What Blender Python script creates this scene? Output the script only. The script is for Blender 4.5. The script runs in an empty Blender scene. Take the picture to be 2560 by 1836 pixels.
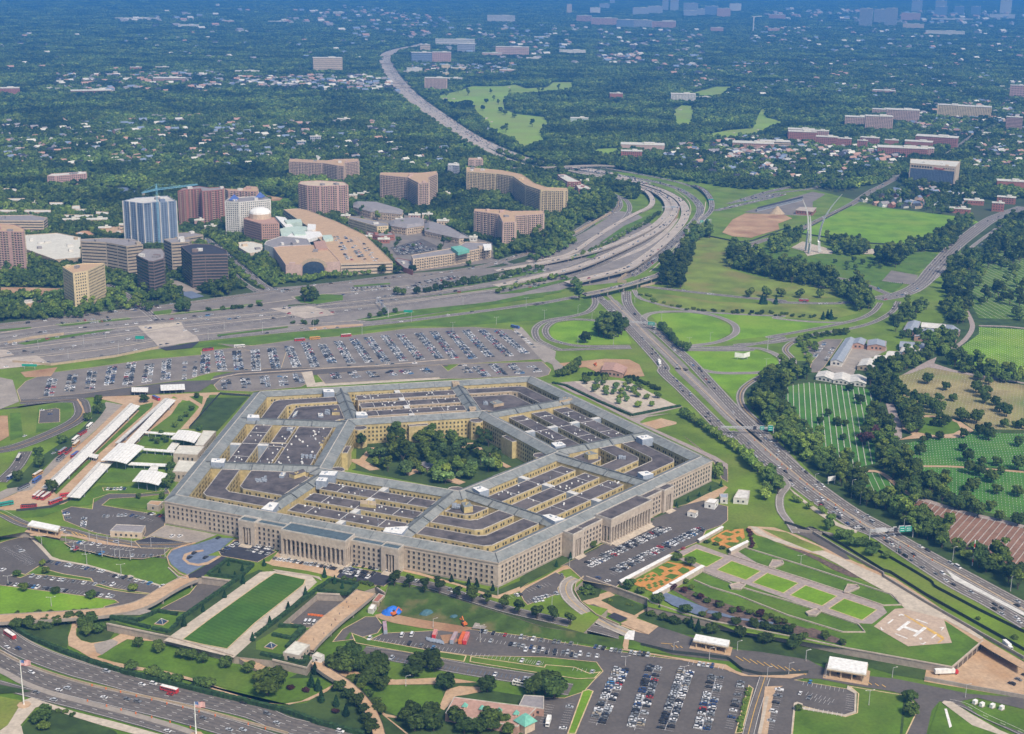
import bpy,math,random
import numpy as np
from mathutils import Vector,Matrix,noise
random.seed(7)
R=math.radians
SC=bpy.context.scene
# ------------------------------------------------------------------ camera
CAM=dict(x=-214.256,y=-1113.323,z=428.809,yaw=0.248438,pitch=0.286997,roll=0.017193,f=3476.4)
def _axes():
 yw,pt,rl=CAM['yaw'],CAM['pitch'],CAM['roll']
 F=Vector((math.cos(pt)*math.sin(yw),math.cos(pt)*math.cos(yw),-math.sin(pt)))
 Rt=Vector((math.cos(yw),-math.sin(yw),0))
 U=Rt.cross(F);c,s=math.cos(rl),math.sin(rl)
 return F,c*Rt+s*U,-s*Rt+c*U
FW,RT,UP=_axes();CP=Vector((CAM['x'],CAM['y'],CAM['z']))
cd=bpy.data.cameras.new('camera');cam=bpy.data.objects.new('camera',cd);SC.collection.objects.link(cam)
cam.matrix_world=Matrix(((RT.x,UP.x,-FW.x,CP.x),(RT.y,UP.y,-FW.y,CP.y),(RT.z,UP.z,-FW.z,CP.z),(0,0,0,1)))
cd.sensor_width=36;cd.lens=36*CAM['f']/2560;cd.clip_start=5;cd.clip_end=90000
SC.camera=cam
# ------------------------------------------------------------------ sky, sun, exposure
SUN_AZ,SUN_EL=163,50      # compass angle from +Y, height
w=bpy.data.worlds.new('World');SC.world=w;w.use_nodes=True
nt=w.node_tree;bg=nt.nodes['Background'];sky=nt.nodes.new('ShaderNodeTexSky')
sky.sky_type='NISHITA';sky.sun_disc=False;sky.sun_elevation=R(SUN_EL);sky.sun_rotation=R(SUN_AZ)
sky.air_density=1.0;sky.dust_density=3.0
nt.links.new(sky.outputs[0],bg.inputs[0]);bg.inputs[1].default_value=0.095
sl=bpy.data.lights.new('sun','SUN');sun=bpy.data.objects.new('sun',sl);SC.collection.objects.link(sun)
sl.energy=2.9;sl.angle=R(12);sl.color=(1,.9,.76)
sd=Vector((math.sin(R(SUN_AZ))*math.cos(R(SUN_EL)),math.cos(R(SUN_AZ))*math.cos(R(SUN_EL)),math.sin(R(SUN_EL))))
sun.rotation_euler=sd.to_track_quat('Z','Y').to_euler()
SC.view_settings.view_transform='Standard';SC.view_settings.look='None'
SC.view_settings.exposure=0.52;SC.view_settings.gamma=1.0;SC.view_settings.use_curve_mapping=False
SC.cycles.volume_bounces=0;SC.cycles.max_bounces=5;SC.cycles.diffuse_bounces=3;SC.cycles.use_denoising=True
# ------------------------------------------------------------------ helpers
TL={'A':(400,900,.31957),'B':(1100,900,.31957),'C':(0,900,.31957),'D':(0,1320,.31746),'E':(640,1320,.31746),
  'F':(1300,1320,.31746),'H':(1840,1320,.31746),'I':(1840,830,.31957),'J':(1240,400,.31957),'K':(1840,400,.31957),
  'L':(0,400,.31957),'M':(640,400,.31957),'N':(0,0,.44092),'O':(860,0,.39683),'Q':(1660,0,.39683),'W':(0,0,1.12875)}
def ray(u,v):return FW + RT*((u-1280)/CAM['f']) + UP*((918-v)/CAM['f'])
def G(u,v,z=0.0):
 """survey point on the level z seen along one sight line"""
 d=ray(u,v);t=(z-CP.z)/d.z
 return Vector((CP.x+d.x*t,CP.y+d.y*t,z))
def project(p):
 d=Vector(p)-CP;w_=d.dot(FW)
 return 1280+CAM['f']*d.dot(RT)/w_,918-CAM['f']*d.dot(UP)/w_
def pxy(s):
 out=[];t='W'
 for tok in s.replace(';',' ').split():
  if tok in TL:t=tok
  else:
   x,y=tok.split(',')[:2];a=TL[t];out.append((a[0]+float(x)*a[2],a[1]+float(y)*a[2]))
 return out
def PT(s,z=0.0):return [G(u,v,z) for u,v in pxy(s)]
def P1(s,z=0.0):return PT(s,z)[0]
def hgt(base,top):
 """height of an upright edge from its foot and its head"""
 g=G(*base);d=ray(*top)
 k=((g.x-CP.x)*d.x+(g.y-CP.y)*d.y)/(d.x*d.x+d.y*d.y)
 return CP.z+d.z*k
def smooth(pts,n=6,closed=False):
 P=[Vector(p) for p in pts];N=len(P);out=[]
 if N < 3:return P
 for i in range(N if closed else N-1):
  g=lambda j:P[j % N] if closed else P[min(max(j,0),N-1)]
  a,b,c,d=g(i-1),g(i),g(i+1),g(i+2)
  for k in range(n):
   t=k/n
   out.append(.5*((2*b)+(c-a)*t+(2*a-5*b+4*c-d)*t*t+(3*b-a-3*c+d)*t*t*t))
 if not closed:out.append(P[-1])
 return out
# ---- materials
MT={}
def mat(name,col,rough=.85,var=.12,scale=.2,col2=None,metal=0,spec=.3,detail=5,scale2=None,c2amt=.5,island=False,emit=0,grain=.45,gamt=.13,stripe=0):
 m=bpy.data.materials.new(name);m.use_nodes=True;n=m.node_tree;b=n.nodes['Principled BSDF']
 b.inputs['Roughness'].default_value=rough;b.inputs['Metallic'].default_value=metal
 b.inputs['Specular IOR Level'].default_value=spec
 tc=n.nodes.new('ShaderNodeNewGeometry')
 def noi(sc,dt=detail):
  t=n.nodes.new('ShaderNodeTexNoise');t.inputs['Scale'].default_value=sc;t.inputs['Detail'].default_value=dt
  n.links.new(tc.outputs['Position'],t.inputs['Vector']);return t
 def mix(f,a,b_):
  x=n.nodes.new('ShaderNodeMix');x.data_type='RGBA'
  if f is not None:n.links.new(f,x.inputs[0])
  for s,v in ((6,a),(7,b_)):
   if isinstance(v,tuple):x.inputs[s].default_value=(*v[:3],1)
   else:n.links.new(v,x.inputs[s])
  return x.outputs[2]
 def rmp(o,lo,hi):
  r_=n.nodes.new('ShaderNodeMapRange');n.links.new(o,r_.inputs[0]);r_.inputs[1].default_value=lo;r_.inputs[2].default_value=hi;return r_.outputs[0]
 lo=tuple(c*(1-var) for c in col);hi=tuple(min(1,c*(1+var)) for c in col)
 out=mix(rmp(noi(scale).outputs[0],.35,.65),lo,hi)
 if col2:
  out=mix(rmp(noi(scale2 or scale*.17,4).outputs[0],.62-c2amt*.3,.62+.1),out,tuple(col2))
 if island:
  g=n.nodes.new('ShaderNodeNewGeometry');hs=n.nodes.new('ShaderNodeHueSaturation')
  r_=n.nodes.new('ShaderNodeMapRange');n.links.new(g.outputs['Random Per Island'],r_.inputs[0]);r_.inputs[3].default_value=1-island;r_.inputs[4].default_value=1+island
  n.links.new(r_.outputs[0],hs.inputs['Value']);n.links.new(out,hs.inputs['Color']);out=hs.outputs[0]
 f2=n.nodes.new('ShaderNodeMix');f2.data_type='RGBA';f2.blend_type='MULTIPLY';f2.inputs[0].default_value=1;n.links.new(out,f2.inputs[6])
 gm=n.nodes.new('ShaderNodeMapRange');n.links.new(noi(grain,3).outputs[0],gm.inputs[0]);gm.inputs[1].default_value=.3;gm.inputs[2].default_value=.7;gm.inputs[3].default_value=1-gamt;gm.inputs[4].default_value=1+gamt
 n.links.new(gm.outputs[0],f2.inputs[7]);out=f2.outputs[2]
 if stripe:
  wv=n.nodes.new('ShaderNodeTexWave');wv.inputs['Scale'].default_value=stripe;wv.bands_direction='DIAGONAL';wv.inputs['Distortion'].default_value=.6;n.links.new(tc.outputs['Position'],wv.inputs['Vector'])
  f3=n.nodes.new('ShaderNodeMix');f3.data_type='RGBA';f3.blend_type='MULTIPLY';f3.inputs[0].default_value=1;n.links.new(out,f3.inputs[6]);g3=n.nodes.new('ShaderNodeMapRange');g3.inputs[3].default_value=.9;g3.inputs[4].default_value=1.1;n.links.new(wv.outputs[0],g3.inputs[0]);n.links.new(g3.outputs[0],f3.inputs[7]);out=f3.outputs[2]
 n.links.new(out,b.inputs['Base Color'])
 if emit:
  b.inputs['Emission Color'].default_value=(*col,1);b.inputs['Emission Strength'].default_value=emit
 MT[name]=m;return m
def glass(name,col,rough=.12):
 m=mat(name,col,rough,.25,.6,spec=.6);return m
# ---- mesh builder
class MB:
 def __init__(s):s.v=[];s.f=[];s.m=[]
 def poly(s,pts,m=0):
  i=len(s.v);s.v += [tuple(p) for p in pts];s.f.append(tuple(range(i,i+len(pts))));s.m.append(m)
 def prism(s,pts,z0,z1,mt=0,ms=None,mbot=False):
  """pts: list of (x,y); walls ms, top mt"""
  if area(pts) < 0:pts=list(reversed(pts))
  ms=mt if ms is None else ms;n=len(pts)
  s.poly([(p[0],p[1],z1) for p in pts],mt)
  for i in range(n):
   a,b=pts[i],pts[(i+1) % n]
   s.poly([(a[0],a[1],z0),(b[0],b[1],z0),(b[0],b[1],z1),(a[0],a[1],z1)],ms)
  if mbot:s.poly([(p[0],p[1],z0) for p in reversed(pts)],ms)
 def box(s,c,d,ang=0,z0=0,z1=1,m=0,mt=None):
  ca,sa=math.cos(ang),math.sin(ang);hx,hy=d[0]/2,d[1]/2
  p=[(c[0]+x*ca-y*sa,c[1]+x*sa+y*ca) for x,y in ((-hx,-hy),(hx,-hy),(hx,hy),(-hx,hy))]
  s.prism(p,z0,z1,m if mt is None else mt,m,True)
 def beam(s,a,b,w,h=None,m=0):
  a,b=Vector(a),Vector(b);h=h or w;d=(b-a).normalized()
  x=d.cross(Vector((0,0,1)));x=x.normalized() if x.length > 1e-3 else Vector((1,0,0));y=x.cross(d)
  q=[[p+x*i*w/2+y*j*h/2 for i,j in ((-1,-1),(1,-1),(1,1),(-1,1))] for p in (a,b)]
  for i in range(4):
   j=(i+1) % 4;s.poly([q[0][i],q[0][j],q[1][j],q[1][i]],m)
  s.poly(q[0][::-1],m);s.poly(q[1],m)
 def tube(s,pts,rad,n=6,m=0):
  rings=[]
  for i,p in enumerate(pts):
   p=Vector(p);d=(Vector(pts[min(i+1,len(pts)-1)])-Vector(pts[max(i-1,0)])).normalized()
   x=d.cross(Vector((0,0,1)));x=x.normalized() if x.length > 1e-3 else Vector((1,0,0));y=x.cross(d)
   r_=rad[i] if isinstance(rad,(list,tuple)) else rad
   rings.append([p+(x*math.cos(t)+y*math.sin(t))*r_ for t in [k*2*math.pi/n for k in range(n)]])
  for a,b in zip(rings,rings[1:]):
   for i in range(n):s.poly([a[i],a[(i+1) % n],b[(i+1) % n],b[i]],m)
  s.poly(rings[-1],m)
 def dome(s,c,r_,h,n=10,k=4,m=0):
  last=None
  for j in range(k+1):
   t=j/k*math.pi/2;rr=r_*math.cos(t);z=c[2]+h*math.sin(t)
   ring=[(c[0]+rr*math.cos(i*2*math.pi/n),c[1]+rr*math.sin(i*2*math.pi/n),z) for i in range(n)]
   if last:
    for i in range(n):s.poly([last[i],last[(i+1) % n],ring[(i+1) % n],ring[i]],m)
   last=ring
 def build(s,name,mats,parent=None,loc=None,smooth_=False):
  me=bpy.data.meshes.new(name);me.from_pydata(s.v,[],s.f)
  for m in (mats if isinstance(mats,(list,tuple)) else [mats]):me.materials.append(MT[m] if isinstance(m,str) else m)
  me.polygons.foreach_set('material_index',s.m)
  if smooth_:me.polygons.foreach_set('use_smooth',[True]*len(s.f))
  me.update()
  return link(name,me,parent,loc)
def link(name,me,parent=None,loc=None,rz=None):
 o=bpy.data.objects.new(name,me);SC.collection.objects.link(o)
 if parent:o.parent=parent
 if loc is not None:o.location=loc
 if rz is not None:o.rotation_euler=(0,0,rz)
 return o
def area(p):return sum(p[i][0]*p[(i+1) % len(p)][1]-p[(i+1) % len(p)][0]*p[i][1] for i in range(len(p)))/2
def tag(o,label=None,cat=None,group=None,kind=None):
 if label:o['label']=label
 if cat:o['category']=cat
 if group:o['group']=group
 if kind:o['kind']=kind
 return o
def thing(name,label,cat,loc=(0,0,0),group=None,rz=0):
 return tag(link(name,None,None,loc,rz),label,cat,group)
def struct(o,label=None):return tag(o,label,kind='structure')
def stuff(o,label=None,cat=None):return tag(o,label,cat,kind='stuff')
_lv={}
def zl(level):
 _lv[level]=_lv.get(level,0)+1
 return level*.1+_lv[level]*.0015
def sheet(name,pts,m,level=1,z=0.0,curve=0,raised=0,parent=None):
 """a ground sheet from sight points; level orders the layers"""
 P=PT(pts,z) if isinstance(pts,str) else [Vector((p[0],p[1],z)) for p in pts]
 if curve:P=smooth(P,curve,True)
 if area(P) < 0:P.reverse()
 zz=z+zl(level)+raised;b=MB()
 b.poly([(p.x,p.y,zz) for p in P],0)
 if raised or level >= 1:
  n=len(P);b2=max(raised,.05)
  for i in range(n):
   a,c=P[i],P[(i+1) % n];b.poly([(a.x,a.y,zz-b2),(c.x,c.y,zz-b2),(c.x,c.y,zz),(a.x,a.y,zz)],0)
 o=b.build(name,m,parent);
 if not parent:struct(o)
 if name in ('island','strip_lawn','car_park','parade_lawn','garden_lawn','flower_plot') and (P[0]-CP).length < 1750:
  I=inset_([(p.x,p.y) for p in P],.55 if name == 'car_park' else .75);kb=MB();n=len(P);h_=zz+.06
  for i in range(n):j=(i+1) % n;kb.poly([(P[i].x,P[i].y,h_),(P[j].x,P[j].y,h_),(*I[j],h_),(*I[i],h_)])
  kb.build('kerb','kerb',o)
 if level > 1:KEEP.append([(p.x,p.y) for p in P])
 return o
def inset_(pts,d):
 n=len(pts);out=[]
 for i in range(n):
  a,b,c=Vector(pts[i-1]),Vector(pts[i]),Vector(pts[(i+1) % n]);e1,e2=(b-a).normalized(),(c-b).normalized();n1=Vector((-e1.y,e1.x));m_=n1+Vector((-e2.y,e2.x));q=b+m_*(d/max(.3,m_.dot(n1)) if m_.length > 1e-6 else 0);out.append((q.x,q.y))
 return out
def inside(p,poly):
 x,y=p[0],p[1];c=False;n=len(poly);j=n-1
 for i in range(n):
  a,b=poly[i],poly[j]
  if (a[1] > y) != (b[1] > y) and x < (b[0]-a[0])*(y-a[1])/(b[1]-a[1])+a[0]:c=not c
  j=i
 return c
def offs(P,d):
 """offset an open polyline sideways (left positive)"""
 out=[]
 for i,p in enumerate(P):
  t=P[min(i+1,len(P)-1)]-P[max(i-1,0)];t.z=0;t.normalize();out.append(p+Vector((-t.y,t.x,0))*d)
 return out
def strip_mesh(b,P,w0,w1,dz,m=0):
 L,Rr=offs(P,w1),offs(P,w0)
 for i in range(len(P)-1):
  q=[Rr[i],Rr[i+1],L[i+1],L[i]]
  b.poly([(p.x,p.y,p.z+dz) for p in q],m)
def dashes(b,P,off,ln,gap,wd,dz,m=0):
 Q=offs(P,off);acc=0;on=True;rem=ln;start=Q[0].copy();
 for i in range(len(Q)-1):
  a,c=Q[i],Q[i+1];L=(c-a).length;
  if L < 1e-6:continue
  d=(c-a)/L;nrm=Vector((-d.y,d.x,0))*wd/2;s=0
  while s < L:
   e=min(L,s+rem)
   if on:
    p,q=a+d*s,a+d*e
    b.poly([(x.x,x.y,x.z+dz) for x in (p-nrm,q-nrm,q+nrm,p+nrm)],m)
   rem -= e-s;s=e
   if rem <= 1e-6:on=not on;rem=ln if on else gap
ROADS={};WORN=('highway','asphalt');KEEP=[]
def road(key,pts,width,z=0.0,lanes=2,m='asphalt',level=3,yellow=False,n=5,edge=True,dash=True,name='road',mk=1.0,gz=0.0):
 uv=pxy(pts);zs=z if isinstance(z,(list,tuple)) else [z]*len(uv)
 P=smooth([G(u,v,zz) for (u,v),zz in zip(uv,zs)],n);dz=zl(level);b=MB();strip_mesh(b,P,-width/2,width/2,dz)
 el=max(zs)-gz > 2
 L,Rr=offs(P,width/2),offs(P,-width/2)
 for e,sg in ((L,1),(Rr,-1)):                       # sides down to the ground, or a deck edge with parapet
  for i in range(len(P)-1):
   a,c=e[i],e[i+1];q0=1.6 if el else .12
   if el and not(a.z-gz > 1.5 or c.z-gz > 1.5):q0=.12
   b.poly([(a.x,a.y,a.z+dz-q0),(c.x,c.y,c.z+dz-q0),(c.x,c.y,c.z+dz+(.8 if el else 0)),(a.x,a.y,a.z+dz+(.8 if el else 0))],1 if el else 0)
 if el:
  for i in range(len(P)-1):b.poly([(p.x,p.y,p.z+dz-1.6) for p in (L[i],L[i+1],Rr[i+1],Rr[i])],1)
 if m in WORN and lanes > 1 and width > 7.9:
  lw_=(width-2.4)/lanes
  for k in range(lanes):strip_mesh(b,P,-width/2+1.2+(k+.5)*lw_-.95,-width/2+1.2+(k+.5)*lw_+.95,dz+.012,2)
 o=b.build(name,[m,'concrete','worn_lane'],None);struct(o)
 if el:
  acc=0;pb=MB();any_=False
  for i in range(1,len(P)):
   acc += (P[i]-P[i-1]).length
   if acc > 28 and P[i].z-gz > 3.5:
    acc=0;any_=True;d=(P[i]-P[i-1]);ang=math.atan2(d.y,d.x)
    for k in (-.32,.32):
     c=P[i]+Vector((-math.sin(ang),math.cos(ang),0))*k*width;pb.box(c,(1.2,1.4),ang,gz,P[i].z-1.5+dz)
    pb.box(P[i],(1.4,width*.8),ang,P[i].z-2.9+dz,P[i].z-1.55+dz)
  if any_:tag(pb.build('pier','concrete',o),kind='stuff')
 mb=MB();h=dz+.03;w2=width/2;lw=.22*mk
 if edge:
  for sg in (-1,1):strip_mesh(mb,P,sg*(w2-.9)-lw/2,sg*(w2-.9)+lw/2,h,0)
 if yellow:strip_mesh(mb,P,-lw,lw,h,1)
 if dash and lanes > 1:
  lwid=(width-2.4)/lanes
  for k in range(1,lanes):
   f=-w2+1.2+k*lwid
   if yellow and abs(f) < .5:continue
   dashes(mb,P,f,3.4,8,lw*1.15,h,0)
 if mb.f:tag(mb.build('lane_marking',['paint_white','paint_yellow'],o),kind='stuff')
 ROADS[key]=(P,width,lanes,dz,o);KEEP.append([(q.x,q.y) for q in L+Rr[::-1]])
 return o
def wallline(name,P,h,t,m,z0=0,parent=None,top=None):
 """an upright wall following a line of points"""
 b=MB();L,Rr=offs(P,t/2),offs(P,-t/2);n=len(P)
 for i in range(n-1):
  za,zb=P[i].z+z0,P[i+1].z+z0
  b.poly([(Rr[i].x,Rr[i].y,za),(Rr[i+1].x,Rr[i+1].y,zb),(Rr[i+1].x,Rr[i+1].y,zb+h),(Rr[i].x,Rr[i].y,za+h)],0)
  b.poly([(L[i+1].x,L[i+1].y,zb),(L[i].x,L[i].y,za),(L[i].x,L[i].y,za+h),(L[i+1].x,L[i+1].y,zb+h)],0)
  b.poly([(Rr[i].x,Rr[i].y,za+h),(Rr[i+1].x,Rr[i+1].y,zb+h),(L[i+1].x,L[i+1].y,zb+h),(L[i].x,L[i].y,za+h)],1 if top else 0)
 for i in (0,n-1):
  z=P[i].z+z0;a,c=(L[i],Rr[i]) if i == 0 else (Rr[i],L[i])
  b.poly([(a.x,a.y,z),(c.x,c.y,z),(c.x,c.y,z+h),(a.x,a.y,z+h)],0)
 return b.build(name,[m,top or m],parent)
# ------------------------------------------------------------------ palette
mat('ground',(.05,.078,.02),.95,.3,.02,(.075,.085,.035),scale2=.006)
mat('grass',(.125,.195,.014),.95,.25,.03,(.17,.21,.035),scale2=.012,c2amt=.4)
mat('lawn',(.085,.158,.011),.95,.22,.06,(.115,.175,.02),scale2=.02)
mat('mown_lawn',(.05,.12,.012),.95,.16,.05,(.07,.14,.014),scale2=.03,stripe=.12)
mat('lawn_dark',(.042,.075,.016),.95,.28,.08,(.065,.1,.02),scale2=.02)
mat('meadow',(.17,.22,.03),.95,.25,.03,(.22,.19,.055),scale2=.02,c2amt=.5)
mat('bright_grass',(.15,.28,.01),.95,.2,.03,(.2,.3,.02),scale2=.015)
mat('dry_grass',(.3,.25,.11),.95,.25,.04,(.16,.2,.05),scale2=.02,c2amt=.5)
mat('dirt',(.46,.3,.17),.95,.2,.06,(.28,.15,.08),scale2=.03,c2amt=.8)
mat('red_dirt',(.24,.135,.09),.95,.12,.1,(.2,.11,.075),scale2=.02)
mat('asphalt',(.102,.091,.084),.9,.1,.12,(.13,.115,.104),scale2=.05,c2amt=1)
mat('asphalt_dark',(.045,.045,.055),.9,.12,.15)
mat('highway',(.225,.2,.18),.9,.14,.1,(.28,.25,.22),scale2=.02)
mat('kerb',(.55,.42,.24),.9,.12,.3)
mat('worn_lane',(.145,.128,.114),.85,.12,.3)
mat('concrete',(.33,.29,.245),.9,.12,.1,(.26,.225,.19),scale2=.05)
mat('pad',(.47,.36,.27),.9,.08,.1)
mat('concrete_deck',(.42,.36,.3),.9,.14,.06,(.42,.36,.3),scale2=.02)
mat('lot',(.2,.176,.155),.9,.16,.05,(.24,.21,.18),scale2=.03)
mat('tan_path',(.48,.335,.21),.9,.1,.2,(.42,.26,.14),scale2=.05)
mat('pale_path',(.5,.43,.34),.9,.1,.2,(.42,.36,.28),scale2=.04)
mat('pink_path',(.34,.28,.25),.9,.1,.3)
mat('blue_paving',(.14,.175,.25),.8,.12,.15)
mat('paint_white',(.72,.7,.66),.8,.1,.5)
mat('paint_yellow',(.6,.38,.1),.8,.1,.5)
mat('paint_blue',(.12,.35,.6),.8,.1,.5)
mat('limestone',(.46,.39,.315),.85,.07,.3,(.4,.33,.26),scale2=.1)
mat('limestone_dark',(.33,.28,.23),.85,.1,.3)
mat('slate',(.2,.215,.208),.75,.18,.25,(.26,.265,.25),scale2=.06)
mat('slate_joint',(.12,.13,.13),.8)
mat('flat_roof',(.092,.08,.08),.92,.35,.15,(.15,.13,.125),scale2=.04)
mat('teal_roof',(.085,.12,.14),.8,.12,.2)
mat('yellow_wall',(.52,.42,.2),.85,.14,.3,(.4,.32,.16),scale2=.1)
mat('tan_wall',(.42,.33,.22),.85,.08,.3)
mat('white',(.75,.74,.7),.7,.06,.4)
mat('off_white',(.6,.58,.53),.8,.1,.2)
mat('metal_grey',(.3,.33,.37),.6,.1,.4)
mat('penthouse_wall',(.3,.34,.4),.7,.08,.3)
mat('pipe',(.5,.5,.5),.5,.1,1)
mat('copper_green',(.16,.42,.33),.7,.1,.3)
glass('window_dark',(.05,.05,.05))
glass('window_blue',(.04,.06,.09),.1)
glass('window_olive',(.085,.08,.05),.25)
mat('frame',(.5,.46,.4),.7)
mat('knot_orange',(.52,.24,.06),.9,.1,.3);mat('house_white',(.46,.44,.4),.8,.2,.02)
mat('bare',(.055,.095,.016),.95,.28,.1,(.17,.125,.06),scale2=.05,c2amt=.35)
mat('brick_red',(.33,.14,.1),.9,.1,.4)
mat('brick_pink',(.42,.26,.2),.9,.08,.3)
mat('trunk',(.1,.075,.055),.95,.2,1)
# ------------------------------------------------------------------ the five-sided building
T36=math.tan(R(36));ZE=19.2
def S(k,s,a,z=0.0):
 """point on side k: s along the side, a outwards from the centre"""
 t=R(-54+72*(k % 5));n=Vector((math.cos(t),math.sin(t),0));d=Vector((-math.sin(t),math.cos(t),0))
 return Vector((n.x*a+d.x*s,n.y*a+d.y*s,z))
PB=thing('office_building','huge five-sided stone office building of concentric rings round a planted courtyard','building')
winbuf=MB()      # the many small windows, gathered
def windows(b,p,q,rows,pitch=3.0,w=1.25,h=1.7,m=0,margin=1.5,pair=False,off=.06,prob=1.0):
 p,q=Vector((p[0],p[1],0)),Vector((q[0],q[1],0));L=(q-p).length
 if L < 2*margin+w:return
 d=(q-p)/L;nrm=Vector((d.y,-d.x,0));n=max(1,int((L-2*margin)/pitch));st=(L-n*pitch)/2+pitch/2
 for i in range(n):
  if pair and i % 3 == 2:continue
  c=p+d*(st+i*pitch)+nrm*off
  for z in rows:
   if prob < 1 and random.random() > prob:continue
   a,e=c-d*w/2,c+d*w/2
   b.poly([(a.x,a.y,z-h/2),(e.x,e.y,z-h/2),(e.x,e.y,z+h/2),(a.x,a.y,z+h/2)],m)
def block(name,pts,z1,wm='yellow_wall',rm='flat_roof',rows=(15.2,11.4,7.6),z0=0,pair=True,par=None,parapet=.5):
 """flat-roofed wing: pts as xy; windows on every side"""
 if area(pts) < 0:pts=list(reversed(pts))
 b=MB();b.prism(pts,z0,z1,0,0);n=len(pts)
 c=sum((Vector((p[0],p[1],0)) for p in pts),Vector())/n
 o=b.build(name,[wm],par or PB)
 r=MB()
 ins=inset(pts,.45);
 for i in range(n):      # parapet ring, roof sheet sunk inside it
  j=(i+1) % n;a,e,ai,ei=pts[i],pts[j],ins[i],ins[j]
  r.poly([(a[0],a[1],z1+parapet),(e[0],e[1],z1+parapet),(ei[0],ei[1],z1+parapet),(ai[0],ai[1],z1+parapet)],1)
  r.poly([(a[0],a[1],z1+.002),(e[0],e[1],z1+.002),(e[0],e[1],z1+parapet),(a[0],a[1],z1+parapet)],1)
  r.poly([(ei[0],ei[1],z1+.1),(ai[0],ai[1],z1+.1),(ai[0],ai[1],z1+parapet),(ei[0],ei[1],z1+parapet)],1)
 r.poly([(p[0],p[1],z1+.1) for p in ins],0)
 r.build('roof',[rm,'frame'],par or PB)
 for i in range(n):windows(winbuf,pts[i],pts[(i+1) % n],rows,2.9,1.75,2.1,0,1.2,pair)
 return o
def inset(pts,d):
 n=len(pts);out=[]
 for i in range(n):
  a,b,c=Vector(pts[i-1][:2]),Vector(pts[i][:2]),Vector(pts[(i+1) % n][:2])
  e1,e2=(b-a).normalized(),(c-b).normalized();n1,n2=Vector((-e1.y,e1.x)),Vector((-e2.y,e2.x))
  m_=n1+n2;k=d/max(.3,m_.dot(n1)) if m_.length > 1e-6 else 0;q=b+m_*k
  out.append((q.x,q.y))
 return out
ZR=22.6
# outer ring (E) and inner ring (A), slate gables mitred at the corners, one segment per side
for k in range(5):
 for nm,a0,a1,ze,zr,wo,wi in (('E',178.0,193.3,ZE,ZR,'limestone','yellow_wall'),('A',79.0,94.5,ZE-.4,ZR-.4,'yellow_wall','yellow_wall')):
  b=MB()
  for a,mi,fl in ((a1,0,False),(a0,1,True)):
   p,q=S(k,-a*T36,a),S(k,a*T36,a)
   if fl:p,q=q,p
   b.poly([(p.x,p.y,-4),(q.x,q.y,-4),(q.x,q.y,ze),(p.x,p.y,ze)],mi)
   windows(winbuf,p,q,(15.2,11.4,7.6,3.8) if (nm == 'A' or fl) else (),2.9 if nm == 'E' else 3.6,1.6,2.0,0,2.5,nm == 'E')
  b.build('outer_wall' if nm == 'E' else 'courtyard_wall',[wo,wi],PB)
  am=(a0+a1)/2;r=MB();ov=.5
  for sgn,ax in ((1,a1+ov),(-1,a0-ov)):
   p,q,u,v=S(k,-ax*T36,ax,ze),S(k,ax*T36,ax,ze),S(k,am*T36,am,zr),S(k,-am*T36,am,zr)
   r.poly([p,q,u,v] if sgn > 0 else [q,p,v,u],0)
   # seams up the slope
   nn=6 if nm == 'E' else 4
   for i in range(1,nn):
    s=-1+2*i/nn;a_=ax*T36*.82*s
    pa,pb_=S(k,a_,ax,ze+.02),S(k,a_,am,zr+.02);dd=(S(k,1,0)-S(k,0,0))*.28
    r.poly([pa-dd,pa+dd,pb_+dd,pb_-dd],1)
  for s in (-1,1):       # hip lines
   pa,pm=S(k,s*(a1+ov)*T36,a1+ov,ze+.05),S(k,s*am*T36,am,zr+.06)
   r.beam(pa,pm,.5,.25,1);r.beam(pm,S(k,s*(a0-ov)*T36,a0-ov,ze+.05),.5,.25,1)
  r.beam(S(k,-am*T36,am,zr+.05),S(k,am*T36,am,zr+.05),.7,.3,2)
  r.build('roof',['slate','slate_joint','frame'],PB)
  g=MB()                # stone cornice
  if nm == 'E':
   for dz_,ou,hh in ((-.9,.5,1.0),(-3.4,.2,.35)):
    p,q,p2,q2=S(k,-(a1+ou)*T36,a1+ou),S(k,(a1+ou)*T36,a1+ou),S(k,-(a1)*T36,a1),S(k,a1*T36,a1)
    g.prism([(x.x,x.y) for x in (p,q,q2,p2)],ze+dz_,ze+dz_+hh,0,0,True)
   p,q,p2,q2=S(k,-(a1+.3)*T36,a1+.3),S(k,(a1+.3)*T36,a1+.3),S(k,-(a1)*T36,a1),S(k,a1*T36,a1)
   g.prism([(x.x,x.y) for x in (p,q,q2,p2)],-4,1.6,0,1,True)
   g.build('cornice',['limestone','limestone_dark'],PB)
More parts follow.
